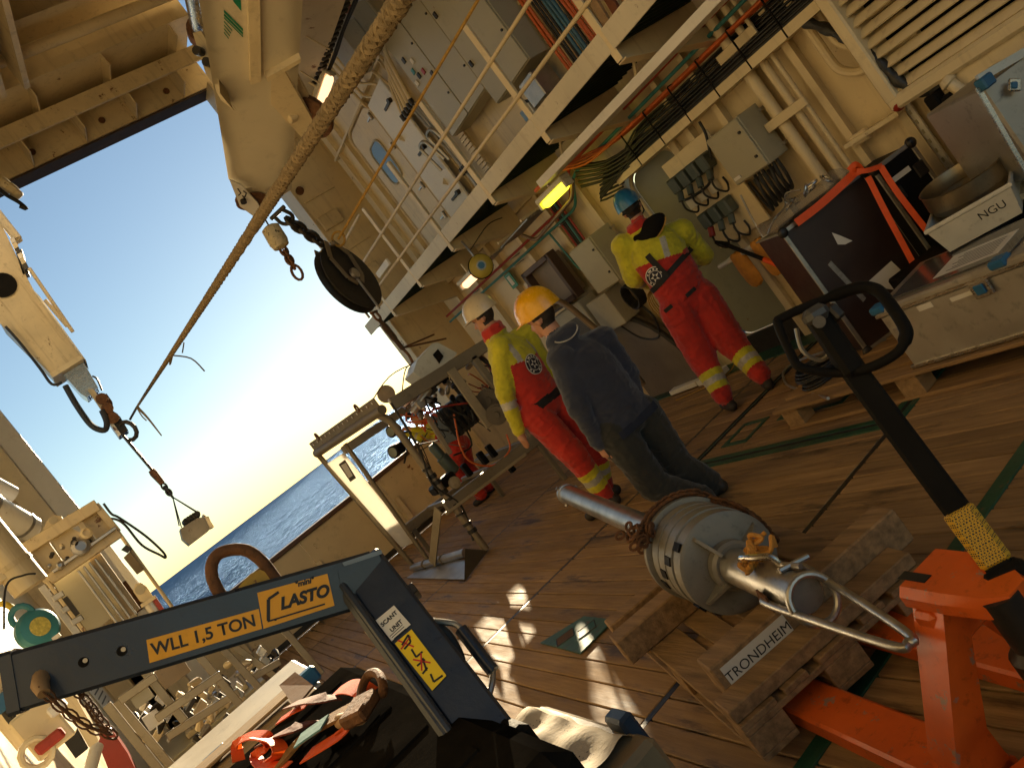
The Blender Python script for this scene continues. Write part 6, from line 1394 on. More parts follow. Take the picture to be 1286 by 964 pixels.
# post
Q0 = at(458, 714, d=1.645); Q1 = at(668, 992, d=1.50)
PD = (Q1-Q0).normalized(); PN = (EYE-(Q0+Q1)/2); PN = (PN-PD*PN.dot(PD)).normalized(); PS = PD.cross(PN); PS = PS if PS.dot(CX) > 0 else -PS
def pp3(px, py, off=0): return atp(px, py, Q0+PN*.03, PN)+PN*off
MB().obox((Q0+Q1)/2+PD*.35, PS*.044, PD*((Q1-Q0).length/2+.36), PN*.028, .006).build('post', NAVY, la)
MB().obox((Q0+Q1)/2+PD*.35-PS*.049+PN*.012, PS*.007, PD*((Q1-Q0).length/2+.34), PN*.03, .004).build('post_flange', NAVY, la)
e0 = at(434, 742, d=1.62); e1_ = at(572, 936, d=1.50)
MB().beam(e0, e1_, .026, .03, up=PN, b=.008).build('inner_tube', mat('worn_blue_edge', (.05, .055, .065), .35, .3, var=.3, rust=.15, grime=.2), la)
MB().prism([fa3(424, 716, .004), fa3(475, 693, .004), fa3(488, 735, .004), fa3(444, 762, .004), fa3(430, 744, .004)], NF*-.06).build('gusset', NAVY, la)
MB().prism([fa3(430, 706, .006), fa3(478, 690, .006), fa3(480, 695, .006), fa3(432, 711, .006)], NF*-.065).build('cap_strip', mat('pale_edge', (.20, .21, .21), .35, .5, grime=.15), la)
MB().prism([pp3(440, 752, -.05), pp3(452, 764, -.05), pp3(470, 800, -.05), pp3(462, 800, -.05), pp3(450, 785, -.05)], PN*-.01).build('paper_patch', TAPE, la)
# lifting eye
ec = fa3(302, 722, -.028)
ring = []
for a in np.linspace(-.35, 3.75, 18): ring.append(ec+(AD*math.cos(a)*.052+UP*(math.sin(a)*.055))+AD*(.012*math.sin(a)))
ring = [fa3(330, 742, -.028)]+ring+[fa3(272, 760, -.028)]
MB().tube(smooth_path([fa3(px, py, -.028) for px, py in ((288, 760), (272, 740), (264, 716), (270, 697), (288, 689), (310, 690), (328, 703), (343, 722), (356, 742))], 5), .0115, 12).build('lifting_eye', RUSTY, la)
MB().prism([fa3(px, py, -.02) for px, py in ((292, 752), (300, 735), (314, 720), (326, 714), (344, 722), (356, 736), (350, 748))], NF*-.014).build('eye_plate', mat('yellow_rusty_plate', (.50, .30, .03), .55, .1, var=.3, vscale=20, rust=.55, grime=.3), la)
# stickers
def quad(pts, f, name, m, off=.0012, th=.0006): return MB().prism([f(px, py, off) for px, py in pts], NF*th).build(name, m, la)
s1 = quad([(184, 803), (325, 764), (329, 789), (188, 832)], fa3, 'rating_sticker', YELP)
text('lettering', 'WLL 1,5 TON', s1, fa3(257, 797, .0018), fa3(325, 777)-fa3(186, 817), UP, .0205, INK, .0004, bold=.0007)
s2 = quad([(323, 744), (411, 720), (420, 760), (331, 789)], fa3, 'maker_sticker', YELP, .0016)
rt2 = fa3(415, 740)-fa3(327, 766)
text('lettering', 'LASTO', s2, fa3(382, 750, .0024), rt2, UP, .0205, INK, .0004, shear=.25, bold=.0014)
text('lettering', '"mini"', s2, fa3(382, 731, .0024), rt2, UP, .0100, INK, .0004, shear=.2, bold=.0006)
for a, b, w_ in (((337, 752), (337, 779), .006), ((336, 780), (408, 758), .003), ((337, 752), (350, 743), .005), ((346, 777), (346, 779), .004)):
    MB().beam(fa3(*a, .0026), fa3(*b, .0026), w_, .0006, up=NF).build('logo_stroke', INK, s2)
s3 = MB().prism([pp3(472, 779, .0012), pp3(495, 760, .0012), pp3(516, 784, .0012), pp3(492, 805, .0012)], PN*.0006).build('supplier_label', WHITES, la)
r3 = pp3(505, 772)-pp3(483, 792)
text('lettering', 'SCANT', s3, pp3(489, 777, .002), r3, -PD, .0078, INK, .0004, bold=.0004); text('lettering', 'UNIT', s3, pp3(498, 786, .002), r3, -PD, .0078, INK, .0004, bold=.0004)
for k in range(3): MB().beam(pp3(490+2.5*k, 801-1.5*k+3*k-2, .002), pp3(508+2*k-2, 786+2.6*k-2, .002), .0012, .0004, up=PN).build('print_line', INK, s3)
s4 = MB().prism([pp3(496, 808, .0012), pp3(517, 790, .0012), pp3(561, 848, .0012), pp3(543, 867, .0012)], PN*.0006).build('warning_label', YEL2, la)
def stroke(a, b, m=INK, w_=.0035): MB().beam(pp3(*a, .0022), pp3(*b, .0022), w_, .0005, up=PN).build('pictogram_stroke', m, s4)
for a, b in (((505, 810), (513, 797)), ((513, 797), (516, 806)), ((516, 806), (508, 815)), ((517, 815), (523, 825)), ((523, 825), (531, 818)), ((524, 836), (534, 828)), ((531, 826), (536, 842)), ((545, 856), (556, 848)), ((545, 856), (541, 846)), ((537, 838), (531, 846))): stroke(a, b)
for a, b in (((500, 804), (520, 812)), ((504, 815), (516, 799)), ((519, 828), (541, 832)), ((529, 820), (530, 842))): stroke(a, b, REDINK, .0028)
# holes, pins and chains on the arm
for (px, py) in ((105, 831), (153, 817)):
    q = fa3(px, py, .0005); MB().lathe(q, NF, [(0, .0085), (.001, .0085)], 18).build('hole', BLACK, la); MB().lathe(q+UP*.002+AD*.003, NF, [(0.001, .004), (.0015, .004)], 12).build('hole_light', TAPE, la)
MB().tube([fa3(50, 849, -.01), fa3(54, 858, .02), fa3(62, 868, .035)], [.014, .014, .010], 12).build('pin', mat('tan_pin', (.38, .24, .12), .6, rust=.3, grime=.2), la)
ch1 = [fa3(62, 866, .03), fa3(85, 890, .02), fa3(112, 912, .0), fa3(140, 925, -.02)]
ch2 = [fa3(88, 866, -.03), fa3(108, 888, -.03), fa3(120, 905, -.03), fa3(138, 926, -.03)]
for chp in (ch1, ch2):
    P_ = smooth_path(chp, 4)
    for i in range(len(P_)-1):
        s_, d_, u_ = frame_of(P_[i+1]-P_[i], NF); MB().link(P_[i], d_, s_ if i % 2 else u_, .030, .015, .0018, 5, 10).build('chain_link', RUSTY, la)
MB().tube([fa3(14, 842, -.04)+(UP*math.cos(a)*.03+AD*math.sin(a)*.016) for a in np.linspace(0, 6.28, 15)[:-1]], .006, 8, closed=True).build('end_ring', mat('tan_pin', (.38, .24, .12)), la)
# handle on the far side of the post
MB().tube(bend_path([pp3(530, 774, -.03), pp3(545, 770, -.05), pp3(566, 771, -.06), pp3(576, 782, -.06)], .02), .006, 9).build('handle_rod', STEEL, la)
MB().tube(smooth_path([pp3(572, 778, -.06), pp3(585, 795, -.06), pp3(604, 820, -.06), pp3(614, 832, -.06)], 4), .0125, 12).build('handle_grip', NAVY, la)
MB().tube(smooth_path([pp3(613, 830, -.06), pp3(614, 846, -.05), pp3(609, 872, -.04)], 4), .006, 9).build('handle_rod', STEEL, la)
MB().tube(smooth_path([pp3(535, 770, -.05), pp3(555, 785, -.07), pp3(570, 815, -.07), pp3(566, 830, -.06), pp3(552, 820, -.05)], 5), .010, 10).build('rubber_buffer', RUBBER, la)
for i in range(16): q = pp3(494+3.1*i, 735+4.4*i, -.045); MB().ell(q, PS*.005, PD*.0035, PN*.005, 8, 6).build('bead', STEEL, la)
MB().obox(pp3(511, 740, -.03), PS*.016, PD*.011, PN*.02, .002).build('stop_block', DARKM, la)
MB().box(.12, .56, 1.25, 1.72, .0, .012, .002).build('base_plate', NAVY, la)

# boxes under it
wbx = thing('white_box', (-.2, 3.0, .7), 'white lidded box with blue corner clips behind the wooden crate', 'box')
MB().box(-.75, .20, 2.80, 3.25, .72, 1.10, .01).build('body', mat('scuffed_white', (.62, .60, .55), .45, var=.12, grime=.2, rust=.1), wbx); MB().box(-.76, .21, 2.79, 3.26, 1.103, 1.135, .008).build('lid', mat('scuffed_white', (.62, .60, .55)), wbx)
for x in (.17, -.16): MB().box(x-.04, x+.045, 2.78, 2.83, 1.10, 1.152, .008).build('corner_clip', BLUEP, wbx)
wc = thing('wooden_crate', (-.2, 2.6, 0), 'pale splintered wooden crate edge beside the black case', 'crate')
for k in range(5): MB().box(-.8, .165-.02*(k % 2), 2.55, 2.76, .02+.225*k, .235+.225*k, .004).build('plank', wood('crate_wood', (.33, .225, .115), 0), wc)
MB().box(-.8, .12, 2.66, 2.78, 1.148, 1.158, .003).build('top_plank', wood('crate_wood', (.33, .225, .115), 0), wc)
MB().prism([at(352, 862, z=1.2), at(372, 845, z=1.2), at(395, 862, z=1.17), at(372, 890, z=1.17)], (0, 0, .006)).build('cardboard_flap', mat('cardboard', (.22, .12, .06), .8, grime=.2), wc)
bkc = thing('black_case', (.0, 1.75, .6), 'large black moulded equipment case in the left foreground', 'case')
CT = 1.165
CASEP = mat('case_plastic', (.012, .011, .010), .85, spec=0, var=.4, vscale=9, grime=.1, bump=.15, bscale=120)
MB().box(-.62, .262, 1.05, 2.42, .62, 1.06, .04).build('base', CASEP, bkc)
MB().box(-.63, .272, 1.04, 2.43, 1.064, CT, .035).build('lid', CASEP, bkc)
for y in (1.25, 1.5, 1.75, 2.0, 2.25): MB().box(-.55, .20, y-.018, y+.018, CT-.004, CT+.005, .004).build('lid_rib', CASEP, bkc)
for y in (1.35, 1.9): MB().box(.268, .30, y-.06, y+.06, .98, 1.12, .012).build('latch', BLACK, bkc)
for y in (1.15, 1.62, 2.2): MB().box(.262, .285, y-.02, y+.02, .65, 1.05, .008).build('side_rib', BLACK, bkc)
cst = thing('support_crate', (-.2, 1.75, 0), 'dark grey crate under the black case', 'crate')
MB().box(-.6, .25, 1.06, 2.4, 0, .617, .02).build('body', GREYP, cst)
cs2 = thing('support_crate', (-.3, 3, 0), 'grey crate under the white lidded box', 'crate'); MB().box(-.75, .18, 2.82, 3.24, 0, .717, .01).build('body', GREYP, cs2)
# straps on the case
TZ2 = CT+.014
rs = thing('ratchet_strap', at(410, 910, z=TZ2), 'brown ratchet strap with turquoise tape and rusty shackle on the black case', 'strap')
def cz(px, py, z=TZ2): return at(px, py, z=z)
ribbon([cz(330, 985), cz(352, 958, TZ2+.02), cz(378, 928, TZ2+.03), cz(410, 906, TZ2+.03), cz(440, 890, TZ2+.03), cz(462, 878, TZ2+.03)], .05, .007, 'webbing', BRST, rs, 6, (0, 0, 1))
ribbon([cz(374, 930, TZ2+.037), cz(392, 917, TZ2+.037), cz(408, 906, TZ2+.037)], .056, .004, 'tape', TURQ, rs, 4, (0, 0, 1))
MB().tube(smooth_path([cz(452, 888, TZ2+.02), cz(455, 862, TZ2+.035), cz(464, 846, TZ2+.045), cz(475, 846, TZ2+.045), cz(481, 860, TZ2+.035), cz(480, 872, TZ2+.02)], 5), .010, 10).build('shackle', RUSTY, rs)
MB().cyl(cz(428, 905, TZ2+.02), cz(452, 900, TZ2+.02), .016, n=14).build('ratchet_spindle', mat('tan_pin', (.38, .24, .12)), rs)
MB().obox(cz(452, 890, TZ2+.03), (.03, .03, 0), (-.02, .03, 0), (0, 0, .014), .006).build('ratchet_body', RUSTY, rs)
for k, (pa_, pb_) in enumerate((((330, 932), (395, 905)), ((365, 885), (425, 875)))): ribbon([cz(*pa_, TZ2+.02), cz((pa_[0]+pb_[0])/2, (pa_[1]+pb_[1])/2-3, TZ2+.05), cz(*pb_, TZ2+.02)], .045, .004, 'webbing', mat('maroon_strap', (.16, .035, .02), .8, var=.3, vscale=30, grime=.2, bump=.4), rs, 5, (.3, -.2, 1))
og = thing('orange_webbing', at(350, 935, z=TZ2), 'loops of bright orange webbing lying on the black case', 'strap')
ribbon([cz(300, 955, TZ2+.01), cz(298, 935, TZ2+.04), cz(312, 924, TZ2+.06), cz(332, 924, TZ2+.06), cz(338, 936, TZ2+.03), cz(322, 948, TZ2+.01), cz(330, 960, TZ2+.01), cz(360, 962, TZ2+.02)], .03, .003, 'loop', ORST, og, 6, (.2, -.9, .4))
ribbon([cz(322, 925, TZ2+.06), cz(345, 930, TZ2+.05), cz(352, 945, TZ2+.03), cz(340, 955, TZ2+.015)], .035, .003, 'loop', ORST, og, 6, (.5, -.5, .5))
ribbon([cz(385, 948, TZ2+.01), cz(405, 936, TZ2+.015), cz(430, 920, TZ2+.015), cz(432, 912, TZ2+.02)], .045, .003, 'loop', ORST, og, 6, (0, 0, 1))
ribbon([cz(420, 870, TZ2+.01), cz(435, 862, TZ2+.03), cz(452, 864, TZ2+.03), cz(466, 872, TZ2+.01)], .045, .003, 'loop', ORST, og, 6, (0, 0, 1))
ribbon([cz(350, 905, TZ2+.008), cz(370, 892, TZ2+.01), cz(386, 884, TZ2+.008)], .03, .003, 'loop', ORST, og, 5, (0, 0, 1))
# box with perforated cloth, lower centre
cbx = thing('cloth_box', (.47, 1.9, 0), 'small tan box covered with perforated white cloth below the lifting arm', 'box')
MB().box(.36, .565, 1.60, 2.16, 0, .765, .015).build('body', mat('tan_plastic', (.30, .22, .12), .5, grime=.25), cbx)
m_ = MB(); NX, NY = 14, 26; vs_ = []; fs_ = []
for i in range(NX+1):
    for j in range(NY+1):
        x = .345+.215*i/NX; y = 1.66+.52*j/NY
        vs_.append((x, y, .780+.004*math.sin(9*x*6+y*14)+.004*math.sin(y*40+x*8)-(.05*max(0, (i/NX-.82)/.18)**2)))
for i in range(NX):
    for j in range(NY):
        a_ = i*(NY+1)+j; fs_.append((a_, a_+1, a_+NY+2, a_+NY+1))
m_.add(vs_, fs_)
def perf():
    m = mat('perforated_cloth', (.70, .60, .44), .85, var=.12, vscale=10, grime=.12, bump=.2)
    n = m.node_tree; b = n.nodes['Principled BSDF']; vo = n.nodes.new('ShaderNodeTexVoronoi'); vo.inputs['Scale'].default_value = 62; vo.inputs['Randomness'].default_value = .0
    tc = n.nodes.new('ShaderNodeTexCoord'); n.links.new(tc.outputs['Object'], vo.inputs['Vector'])
    src = b.inputs['Base Color'].links[0].from_socket; n.links.new(_mix(n, _ramp(n, vo.outputs['Distance'], .10, .16), (.08, .06, .04), (.70, .60, .44)), b.inputs['Base Color'])
    return m
m_.build('cloth', perf(), cbx)
MB().box(.545, .585, 1.68, 1.76, .70, .80, .008).build('clip', mat('clip_navy', (.025, .045, .08), .4, grime=.1), cbx); MB().box(.40, .46, 2.15, 2.19, .74, .80, .008).build('clip', mat('clip_navy', (.025, .045, .08)), cbx)

# ================================================================== PEOPLE
from mathutils.bvhtree import BVHTree
HR = V((math.cos(YAW), -math.sin(YAW), 0)); HF = V((math.sin(YAW), math.cos(YAW), 0))
def cap(mb, a, b, ra, rb, n=14):
    a = V(a); b = V(b); L = (b-a).length
    s_, d, u = frame_of(b-a if L > 1e-5 else V((0, 0, 1)))
    rings = []
    for t in np.linspace(-1.4, 0, 5): rings.append((a+d*(ra*math.sin(t)), ra*math.cos(t)))
    for t in np.linspace(0, 1.4, 5): rings.append((b+d*(rb*math.sin(t)), rb*math.cos(t)))
    mb.ring_loft([[c+(s_*math.cos(2*math.pi*k/n)+u*math.sin(2*math.pi*k/n))*max(r, 1e-3) for k in range(n)] for c, r in rings])
def remeshed(mb, vox, sm=5):
    me = bpy.data.meshes.new('tmp'); me.from_pydata(mb.v, [], mb.f)
    bm = bmesh.new(); bm.from_mesh(me); bmesh.ops.recalc_face_normals(bm, faces=bm.faces); bm.to_mesh(me); bm.free()
    o = bpy.data.objects.new('tmp', me); COL.objects.link(o)
    r = o.modifiers.new('r', 'REMESH'); r.mode = 'VOXEL'; r.voxel_size = vox
    s = o.modifiers.new('s', 'SMOOTH'); s.factor = .5; s.iterations = sm
    dg = bpy.context.evaluated_depsgraph_get(); m2 = bpy.data.meshes.new_from_object(o.evaluated_get(dg))
    bpy.data.objects.remove(o); bpy.data.meshes.remove(me)
    return m2
def helmet(parent, c, up, fwd, r, m, brim=.03, ridge=True, name='hard_hat'):
    up = V(up).normalized(); fwd = V(fwd); fwd = (fwd-up*fwd.dot(up)).normalized(); sd_ = fwd.cross(up)
    mb = MB(); nu = 36; rings = []
    prof = [(1.06, -.32), (1.05, -.22), (1.02, 0), (.95, .32), (.82, .58), (.62, .80), (.36, .94), (.10, .995)]
    for q, h in prof:
        ring = []
        for k in range(nu):
            a = 2*math.pi*k/nu; rr = q*(1+.03*math.cos(2*a)); cz_ = math.cos(a); sz = math.sin(a)
            hh = h
            if h < -.1: hh = h+(.12*max(0, cz_) if h < -.2 else .05*max(0, cz_))
            rd = 1+(.02 if ridge and abs(sz) < .3 and .1 < h < .95 else 0)
            ring.append(V(c)+(fwd*cz_*1.12+sd_*sz*.95)*r*rr*rd+up*r*hh*1.02*rd)
        rings.append(ring)
    mb.ring_loft(rings, caps=True)
    o = mb.build(name, m, parent, ang=50)
    bb = MB(); inner = []; outer = []
    for k in range(-9, 10):
        a = k/9*1.25; e = brim*math.cos(a*1.2)
        p = V(c)+(fwd*math.cos(a)*1.12+sd_*math.sin(a)*.95)*r*1.05-up*r*(.22-.06*math.cos(a))
        inner.append(p); outer.append(p+(fwd*math.cos(a)+sd_*math.sin(a))*e-up*e*.35)
    n = len(inner); bb.add(inner+outer+[p-up*.004 for p in inner]+[p-up*.004 for p in outer], [(i, i+1, n+i+1, n+i) for i in range(n-1)]+[(2*n+i, 3*n+i, 3*n+i+1, 2*n+i+1) for i in range(n-1)]+[(n+i, n+i+1, 3*n+i+1, 3*n+i) for i in range(n-1)])
    bb.build('peak', m, o)
    return o, fwd, up, sd_
def person(label, J, fwd, hfwd, rad, zone, hat, vox=.0095, fold=.006, seed=1, crouch=False, hup=None):
    """J: joints in world space. zone(bone, t, local) -> material index"""
    base = (J['anL']+J['anR'])/2; base = V((base.x, base.y, 0))
    fwd = V(fwd).normalized(); mb = MB(); bones = []
    def B(nm, a, b, ra, rb): cap(mb, a, b, ra, rb); bones.append((nm, V(a), V(b), ra, rb))
    sr = (J['shR']-J['shL']).normalized()
    # torso loft
    pc = (J['hpL']+J['hpR'])/2; nk = J['neck']; ax_ = (nk-pc); L = ax_.length; axn = ax_.normalized()
    hr = (J['hpR']-J['hpL']).normalized(); rings = []
    tw = rad.get('torso', 1.)
    for t, w_, d_ in ((-.12, .10, .075), (-.06, .150, .105), (.04, .170, .120), (.16, .176, .124), (.32, .178, .124), (.5, .186, .128), (.66, .192, .128), (.78, .188, .118), (.88, .150, .095), (.96, .085, .075), (1.0, .06, .062)):
        rt = hr.lerp(sr, max(0, min(1, t))); rt = (rt-axn*rt.dot(axn)).normalized(); fd = rt.cross(axn); fd = fd if fd.dot(fwd) > 0 else -fd
        c = pc+ax_*t+fd*(.0+.02*math.sin(3.1*max(0, t)))*-1
        rings.append([c+(rt*math.cos(2*math.pi*k/20)*w_+fd*math.sin(2*math.pi*k/20)*d_)*tw for k in range(20)])
    mb.ring_loft(rings); bones.append(('torso', pc, nk, .16*tw, .15*tw))
    B('neck', nk-axn*.03, J['head']-V((0, 0, .03)), .06, .056)
    for s in 'LR':
        B('shoulder', nk.lerp(J['sh'+s], .45)-axn*.05, J['sh'+s], .075, rad['ua'][0]*1.12)
        B('upper_arm'+s, J['sh'+s], J['el'+s], *rad['ua']); B('forearm'+s, J['el'+s], J['wr'+s], *rad['fa'])
        B('thigh'+s, J['hp'+s], J['kn'+s], *rad['th']); B('shin'+s, J['kn'+s], J['an'+s], *rad['sn'])
        to = J['to'+s]; an = J['an'+s]; hl = an+(an-to).normalized()*.05; hl.z = .045; a2 = V((an.x, an.y, .05))
        B('boot'+s, hl, V((to.x, to.y, .04)), .046, .042); B('boot'+s, an, a2, .052, .05)
        # hand
        wr = J['wr'+s]; hd_ = J['ha'+s]-wr; hd_.normalize(); sdv = V(fwd).cross(hd_).normalized(); pn = sdv.cross(hd_)
        palm = wr+hd_*.05; B('hand'+s, wr+hd_*.015, palm+hd_*.025, .030, .033)
        curl = fwd*.35+(-sr if s == 'R' else sr)*.5
        for k in range(4):
            off = pn*(-.03+.02*k)*1.0; L_ = (.075, .085, .08, .062)[k]
            p0 = palm+hd_*.03+off; p1 = p0+(hd_*.8+curl*.25).normalized()*L_*.55; p2 = p1+(hd_*.5+curl*.8).normalized()*L_*.5
            B('hand'+s, p0, p1, .0105, .010); B('hand'+s, p1, p2, .010, .0085)
        t0 = wr+hd_*.03+pn*-.028; B('hand'+s, t0, t0+(hd_*.6-pn*.6+curl*.3).normalized()*.05, .0125, .010)
    # head
    hc = J['head']; hfw = V(hfwd).normalized(); hu = V(hup).normalized() if hup else V((0, 0, 1)); hfw = (hfw-hu*hfw.dot(hu)).normalized(); hs = hfw.cross(hu)
    mb.ell(hc+hu*.025-hfw*.008, hs*.074, hfw*.094, hu*.100, 18, 12); mb.ell(hc-hu*.04+hfw*.025, hs*.058, hfw*.066, hu*.075, 16, 10)
    bones.append(('head', hc-hu*.03, hc+hu*.03, .085, .085))
    B('head', hc+hfw*.088-hu*.005, hc+hfw*.105-hu*.035, .010, .014); B('head', hc+hfw*.075-hu*.085, hc+hfw*.08-hu*.09, .018, .018)
    B('head', hc+hfw*.082+hu*.02+hs*.03, hc+hfw*.082+hu*.02-hs*.03, .013, .013)
    B('head', hc+hfw*.082-hu*.06+hs*.018, hc+hfw*.082-hu*.06-hs*.018, .011, .011)
    for s_ in (-1, 1): mb.ell(hc+hs*.077*s_-hfw*.01-hu*.01, hs*.012, hfw*.018, hu*.032, 10, 8)
    if 'extra' in rad:
        for (nm, a, b, ra, rb) in rad['extra']: B(nm, a, b, ra, rb)
    me = remeshed(mb, vox)
    n = len(me.vertices); co = np.empty(n*3); me.vertices.foreach_get('co', co); co = co.reshape(-1, 3)
    no = np.empty(n*3); me.vertices.foreach_get('normal', no); no = no.reshape(-1, 3)
    def assign(P):
        best = np.full(len(P), 1e9); bi = np.zeros(len(P), int); bt = np.zeros(len(P))
        for i, (nm, a, b, ra, rb) in enumerate(bones):
            a_ = np.array(a); d = np.array(b)-a_; LL = max(1e-9, d@d); t = np.clip(((P-a_)@d)/LL, 0, 1)
            q = np.linalg.norm(P-(a_+t[:, None]*d), axis=1)/(ra+(rb-ra)*t)
            if nm == 'torso': q = np.where(t >= 1, q*3, q*.93)
            m_ = q < best; best[m_] = q[m_]; bi[m_] = i; bt[m_] = t[m_]
        return bi, bt
    bi, bt = assign(co)
    cloth = np.array([0 if bones[i][0][:4] in ('head', 'neck', 'hand', 'boot') else 1 for i in range(len(bones))])[bi]
    rng = np.random.RandomState(seed); D = np.zeros(n)
    for k in range(12):
        kv = rng.normal(size=3); kv /= np.linalg.norm(kv); kv[2] *= 1.6; kv *= 2*np.pi/rng.uniform(.07, .22)
        wob = .8*np.sin(co@(rng.normal(size=3)*9)+rng.uniform(0, 6))
        D += (1-np.abs(np.sin((co@kv)/2+rng.uniform(0, 6)+wob)))**2.2-.3
    for i, (nm, a, b, ra, rb) in enumerate(bones):
        key = nm[:5]; js = {'shinL': (0, 1), 'shinR': (0, 1), 'thigh': (0, 1), 'upper': (1,), 'forea': (0, 1), 'torso': (.2,)}.get(key)
        if not js: continue
        sel = bi == i; Lb = (b-a).length; P_ = co[sel]; wob = 1.3*np.sin(P_@rng.normal(size=3)*14+rng.uniform(0, 6))+.8*np.sin(P_@rng.normal(size=3)*31)
        for tj in js:
            wgt = np.clip(1-np.abs(bt[sel]-tj)/.38, 0, 1)
            s_ = np.sin(bt[sel]*Lb/.052*2*np.pi+wob*1.4+rng.uniform(0, 6))
            D[sel] += wgt*np.sign(s_)*np.abs(s_)**.7*2.4*(.6+.4*np.sin(wob*2))
    co2 = co+no*(D*fold*.42*cloth)[:, None]
    me.vertices.foreach_set('co', (co2-np.array(base)).ravel())
    fcen = np.array([np.mean(co[list(p.vertices)], axis=0) for p in me.polygons])
    fi, ft = assign(fcen)
    M_ = [REDC, YELC, REFL, SKIN, HAIR, BOOT, HOOD, PANTS, WEB, WPLAS]
    me.materials.clear()
    for m in M_: me.materials.append(m)
    hcn = np.array(hc); hfn = np.array(hfw); hun = np.array(hu); hsn = np.array(hs); fw = np.array(fwd)
    idx = np.zeros(len(me.polygons), dtype=np.int32)
    for k in range(len(fi)):
        nm = bones[fi[k]][0]
        if nm == 'head':
            l = fcen[k]-hcn; f_ = l@hfn; u_ = l@hun; s_ = abs(l@hsn)
            hair = (f_ < .01 and u_ > -.065 and not (s_ > .066 and f_ > -.035 and u_ < .03)) or (u_ > .055) or (f_ < .03 and u_ > .0 and s_ > .05)
            eye = abs(u_-.005) < .008 and .02 < s_ < .045 and f_ > .07
            idx[k] = 4 if (hair or eye) else 3
        elif nm[:4] == 'hand': idx[k] = 3
        elif nm[:4] == 'neck': idx[k] = zone('neck', ft[k], fcen[k], None)
        elif nm[:4] == 'boot': idx[k] = 5
        else: idx[k] = zone(nm, ft[k], fcen[k], (pc, axn, fw, sr))
    me.polygons.foreach_set('material_index', idx); me.shade_smooth(); me.update()
    root = bpy.data.objects.new('person', me); COL.objects.link(root); root.location = base
    tag(root, label, 'person')
    bvh = BVHTree.FromPolygons([tuple(c) for c in co2], [tuple(p.vertices) for p in me.polygons])
    def surf(p, d, off=.004):
        h = bvh.ray_cast(V(p)-V(d)*.6, V(d)); return (h[0]-V(d)*off) if h[0] is not None else V(p)
    if hat: helmet(root, hc+hu*.062-hfw*.006, hu, hfw, *hat)
    return root, surf, dict(pc=pc, axn=axn, L=L, fwd=fwd, sr=sr, hc=hc, hu=hu, hfw=hfw, hs=hs)
def emblem(root, surf, c, d, rt, up, r):
    m1 = mat('emblem_navy', (.012, .014, .03), .6, grime=.1, bump=0); 
    def disc(r0, r1, m, nm, off, k0=0, k1=28, n=28):
        vs_ = []; fs_ = []
        for k in range(k0, k1+1):
            a = 2*math.pi*k/n
            for rr in (r0, (r0+r1)/2, r1): vs_.append(surf(c+(rt*math.cos(a)+up*math.sin(a))*rr, d, off))
        for k in range(k1-k0):
            for j in (0, 1): fs_.append((k*3+j, k*3+j+1, k*3+4+j, k*3+3+j))
        MB().add(vs_, fs_).build(nm, m, root)
    disc(.001, r, m1, 'emblem', .006); disc(r*.90, r*.99, WHITES, 'emblem_ring', .008); disc(r*.58, r*.63, WHITES, 'emblem_ring', .008)
    for k in range(16):
        a0 = k*1.75
        if k in (7, 8, 15): continue
        disc(r*.68, r*.83, WHITES, 'emblem_letter', .008, int(a0), int(a0)+1)
    for k in range(5): 
        a = 2*math.pi*k/5+.4; q = [surf(c+(rt*math.cos(x)+up*math.sin(x))*rr, d, .009) for x, rr in ((a, r*.5), (a+.6, r*.2), (a-.6, r*.2))]; MB().add(q, [(0, 1, 2)]).build('emblem_star', WHITES, root)
def strap(root, surf, pts, d, w_, nm='harness_strap', m=WEB, off=.010):
    P_ = [surf(p, d, off) for p in smooth_path(pts, 6)]; n_ = -V(d); rings = []
    for i, p in enumerate(P_):
        t = (P_[min(i+1, len(P_)-1)]-P_[max(i-1, 0)]).normalized(); s_ = t.cross(n_).normalized()
        rings.append([p+s_*w_/2, p-s_*w_/2, p-s_*w_/2-n_*.006, p+s_*w_/2-n_*.006])
    return MB().ring_loft(rings).build(nm, m, root)
def PX_(zc): return lambda x, y, dz=0: at(x, y, zc=zc+dz)

# --- person in the blue helmet at the wall
def z_cover(white):
    def z(nm, t, p, fr):
        if nm == 'neck': return 0 if white else 0
        if nm.startswith('thigh'): return 0
        if nm.startswith('shin'): return 0 if t < .38 else (1 if t < .55 or .70 < t < .86 else (2 if t < .70 else 0))
        if nm.startswith('upper'): return 1
        if nm.startswith('forearm'): return 1 if t < .22 or .42 < t else 2
        if nm == 'shoulder': return 1
        if nm == 'hood': return 0
        pc, axn, fw, sr = fr; v = V(p)-pc; h = v.dot(axn); s_ = v.dot(sr)
        if white and .02 < h < .085: return 8
        lim = .375+.05*abs(s_)/.2
        if h > lim:
            if .095 < abs(s_) < .145 and h < lim+.16: return 2
            return 1
        return 0
    return z
G = PX_(6.62)
fwd = (HF*.85+HR*.5)
J = dict(head=G(793, 262), neck=G(806, 287), shL=G(784, 309, .03), shR=G(856, 291, .05), elL=G(795, 350, .12), elR=G(884, 321, .18), wrL=G(818, 356, .36), wrR=G(862, 334, .42), haL=G(830, 352, .46), haR=G(850, 334, .50),
         hpL=G(850, 388), hpR=G(880, 372, .03), knL=G(882, 450, .03), knR=G(920, 431, -.06), anL=V((4.04, 5.20, .15)), anR=V((4.24, 4.92, .15)), toL=V((4.12, 5.36, .05)), toR=V((4.36, 5.06, .05)))
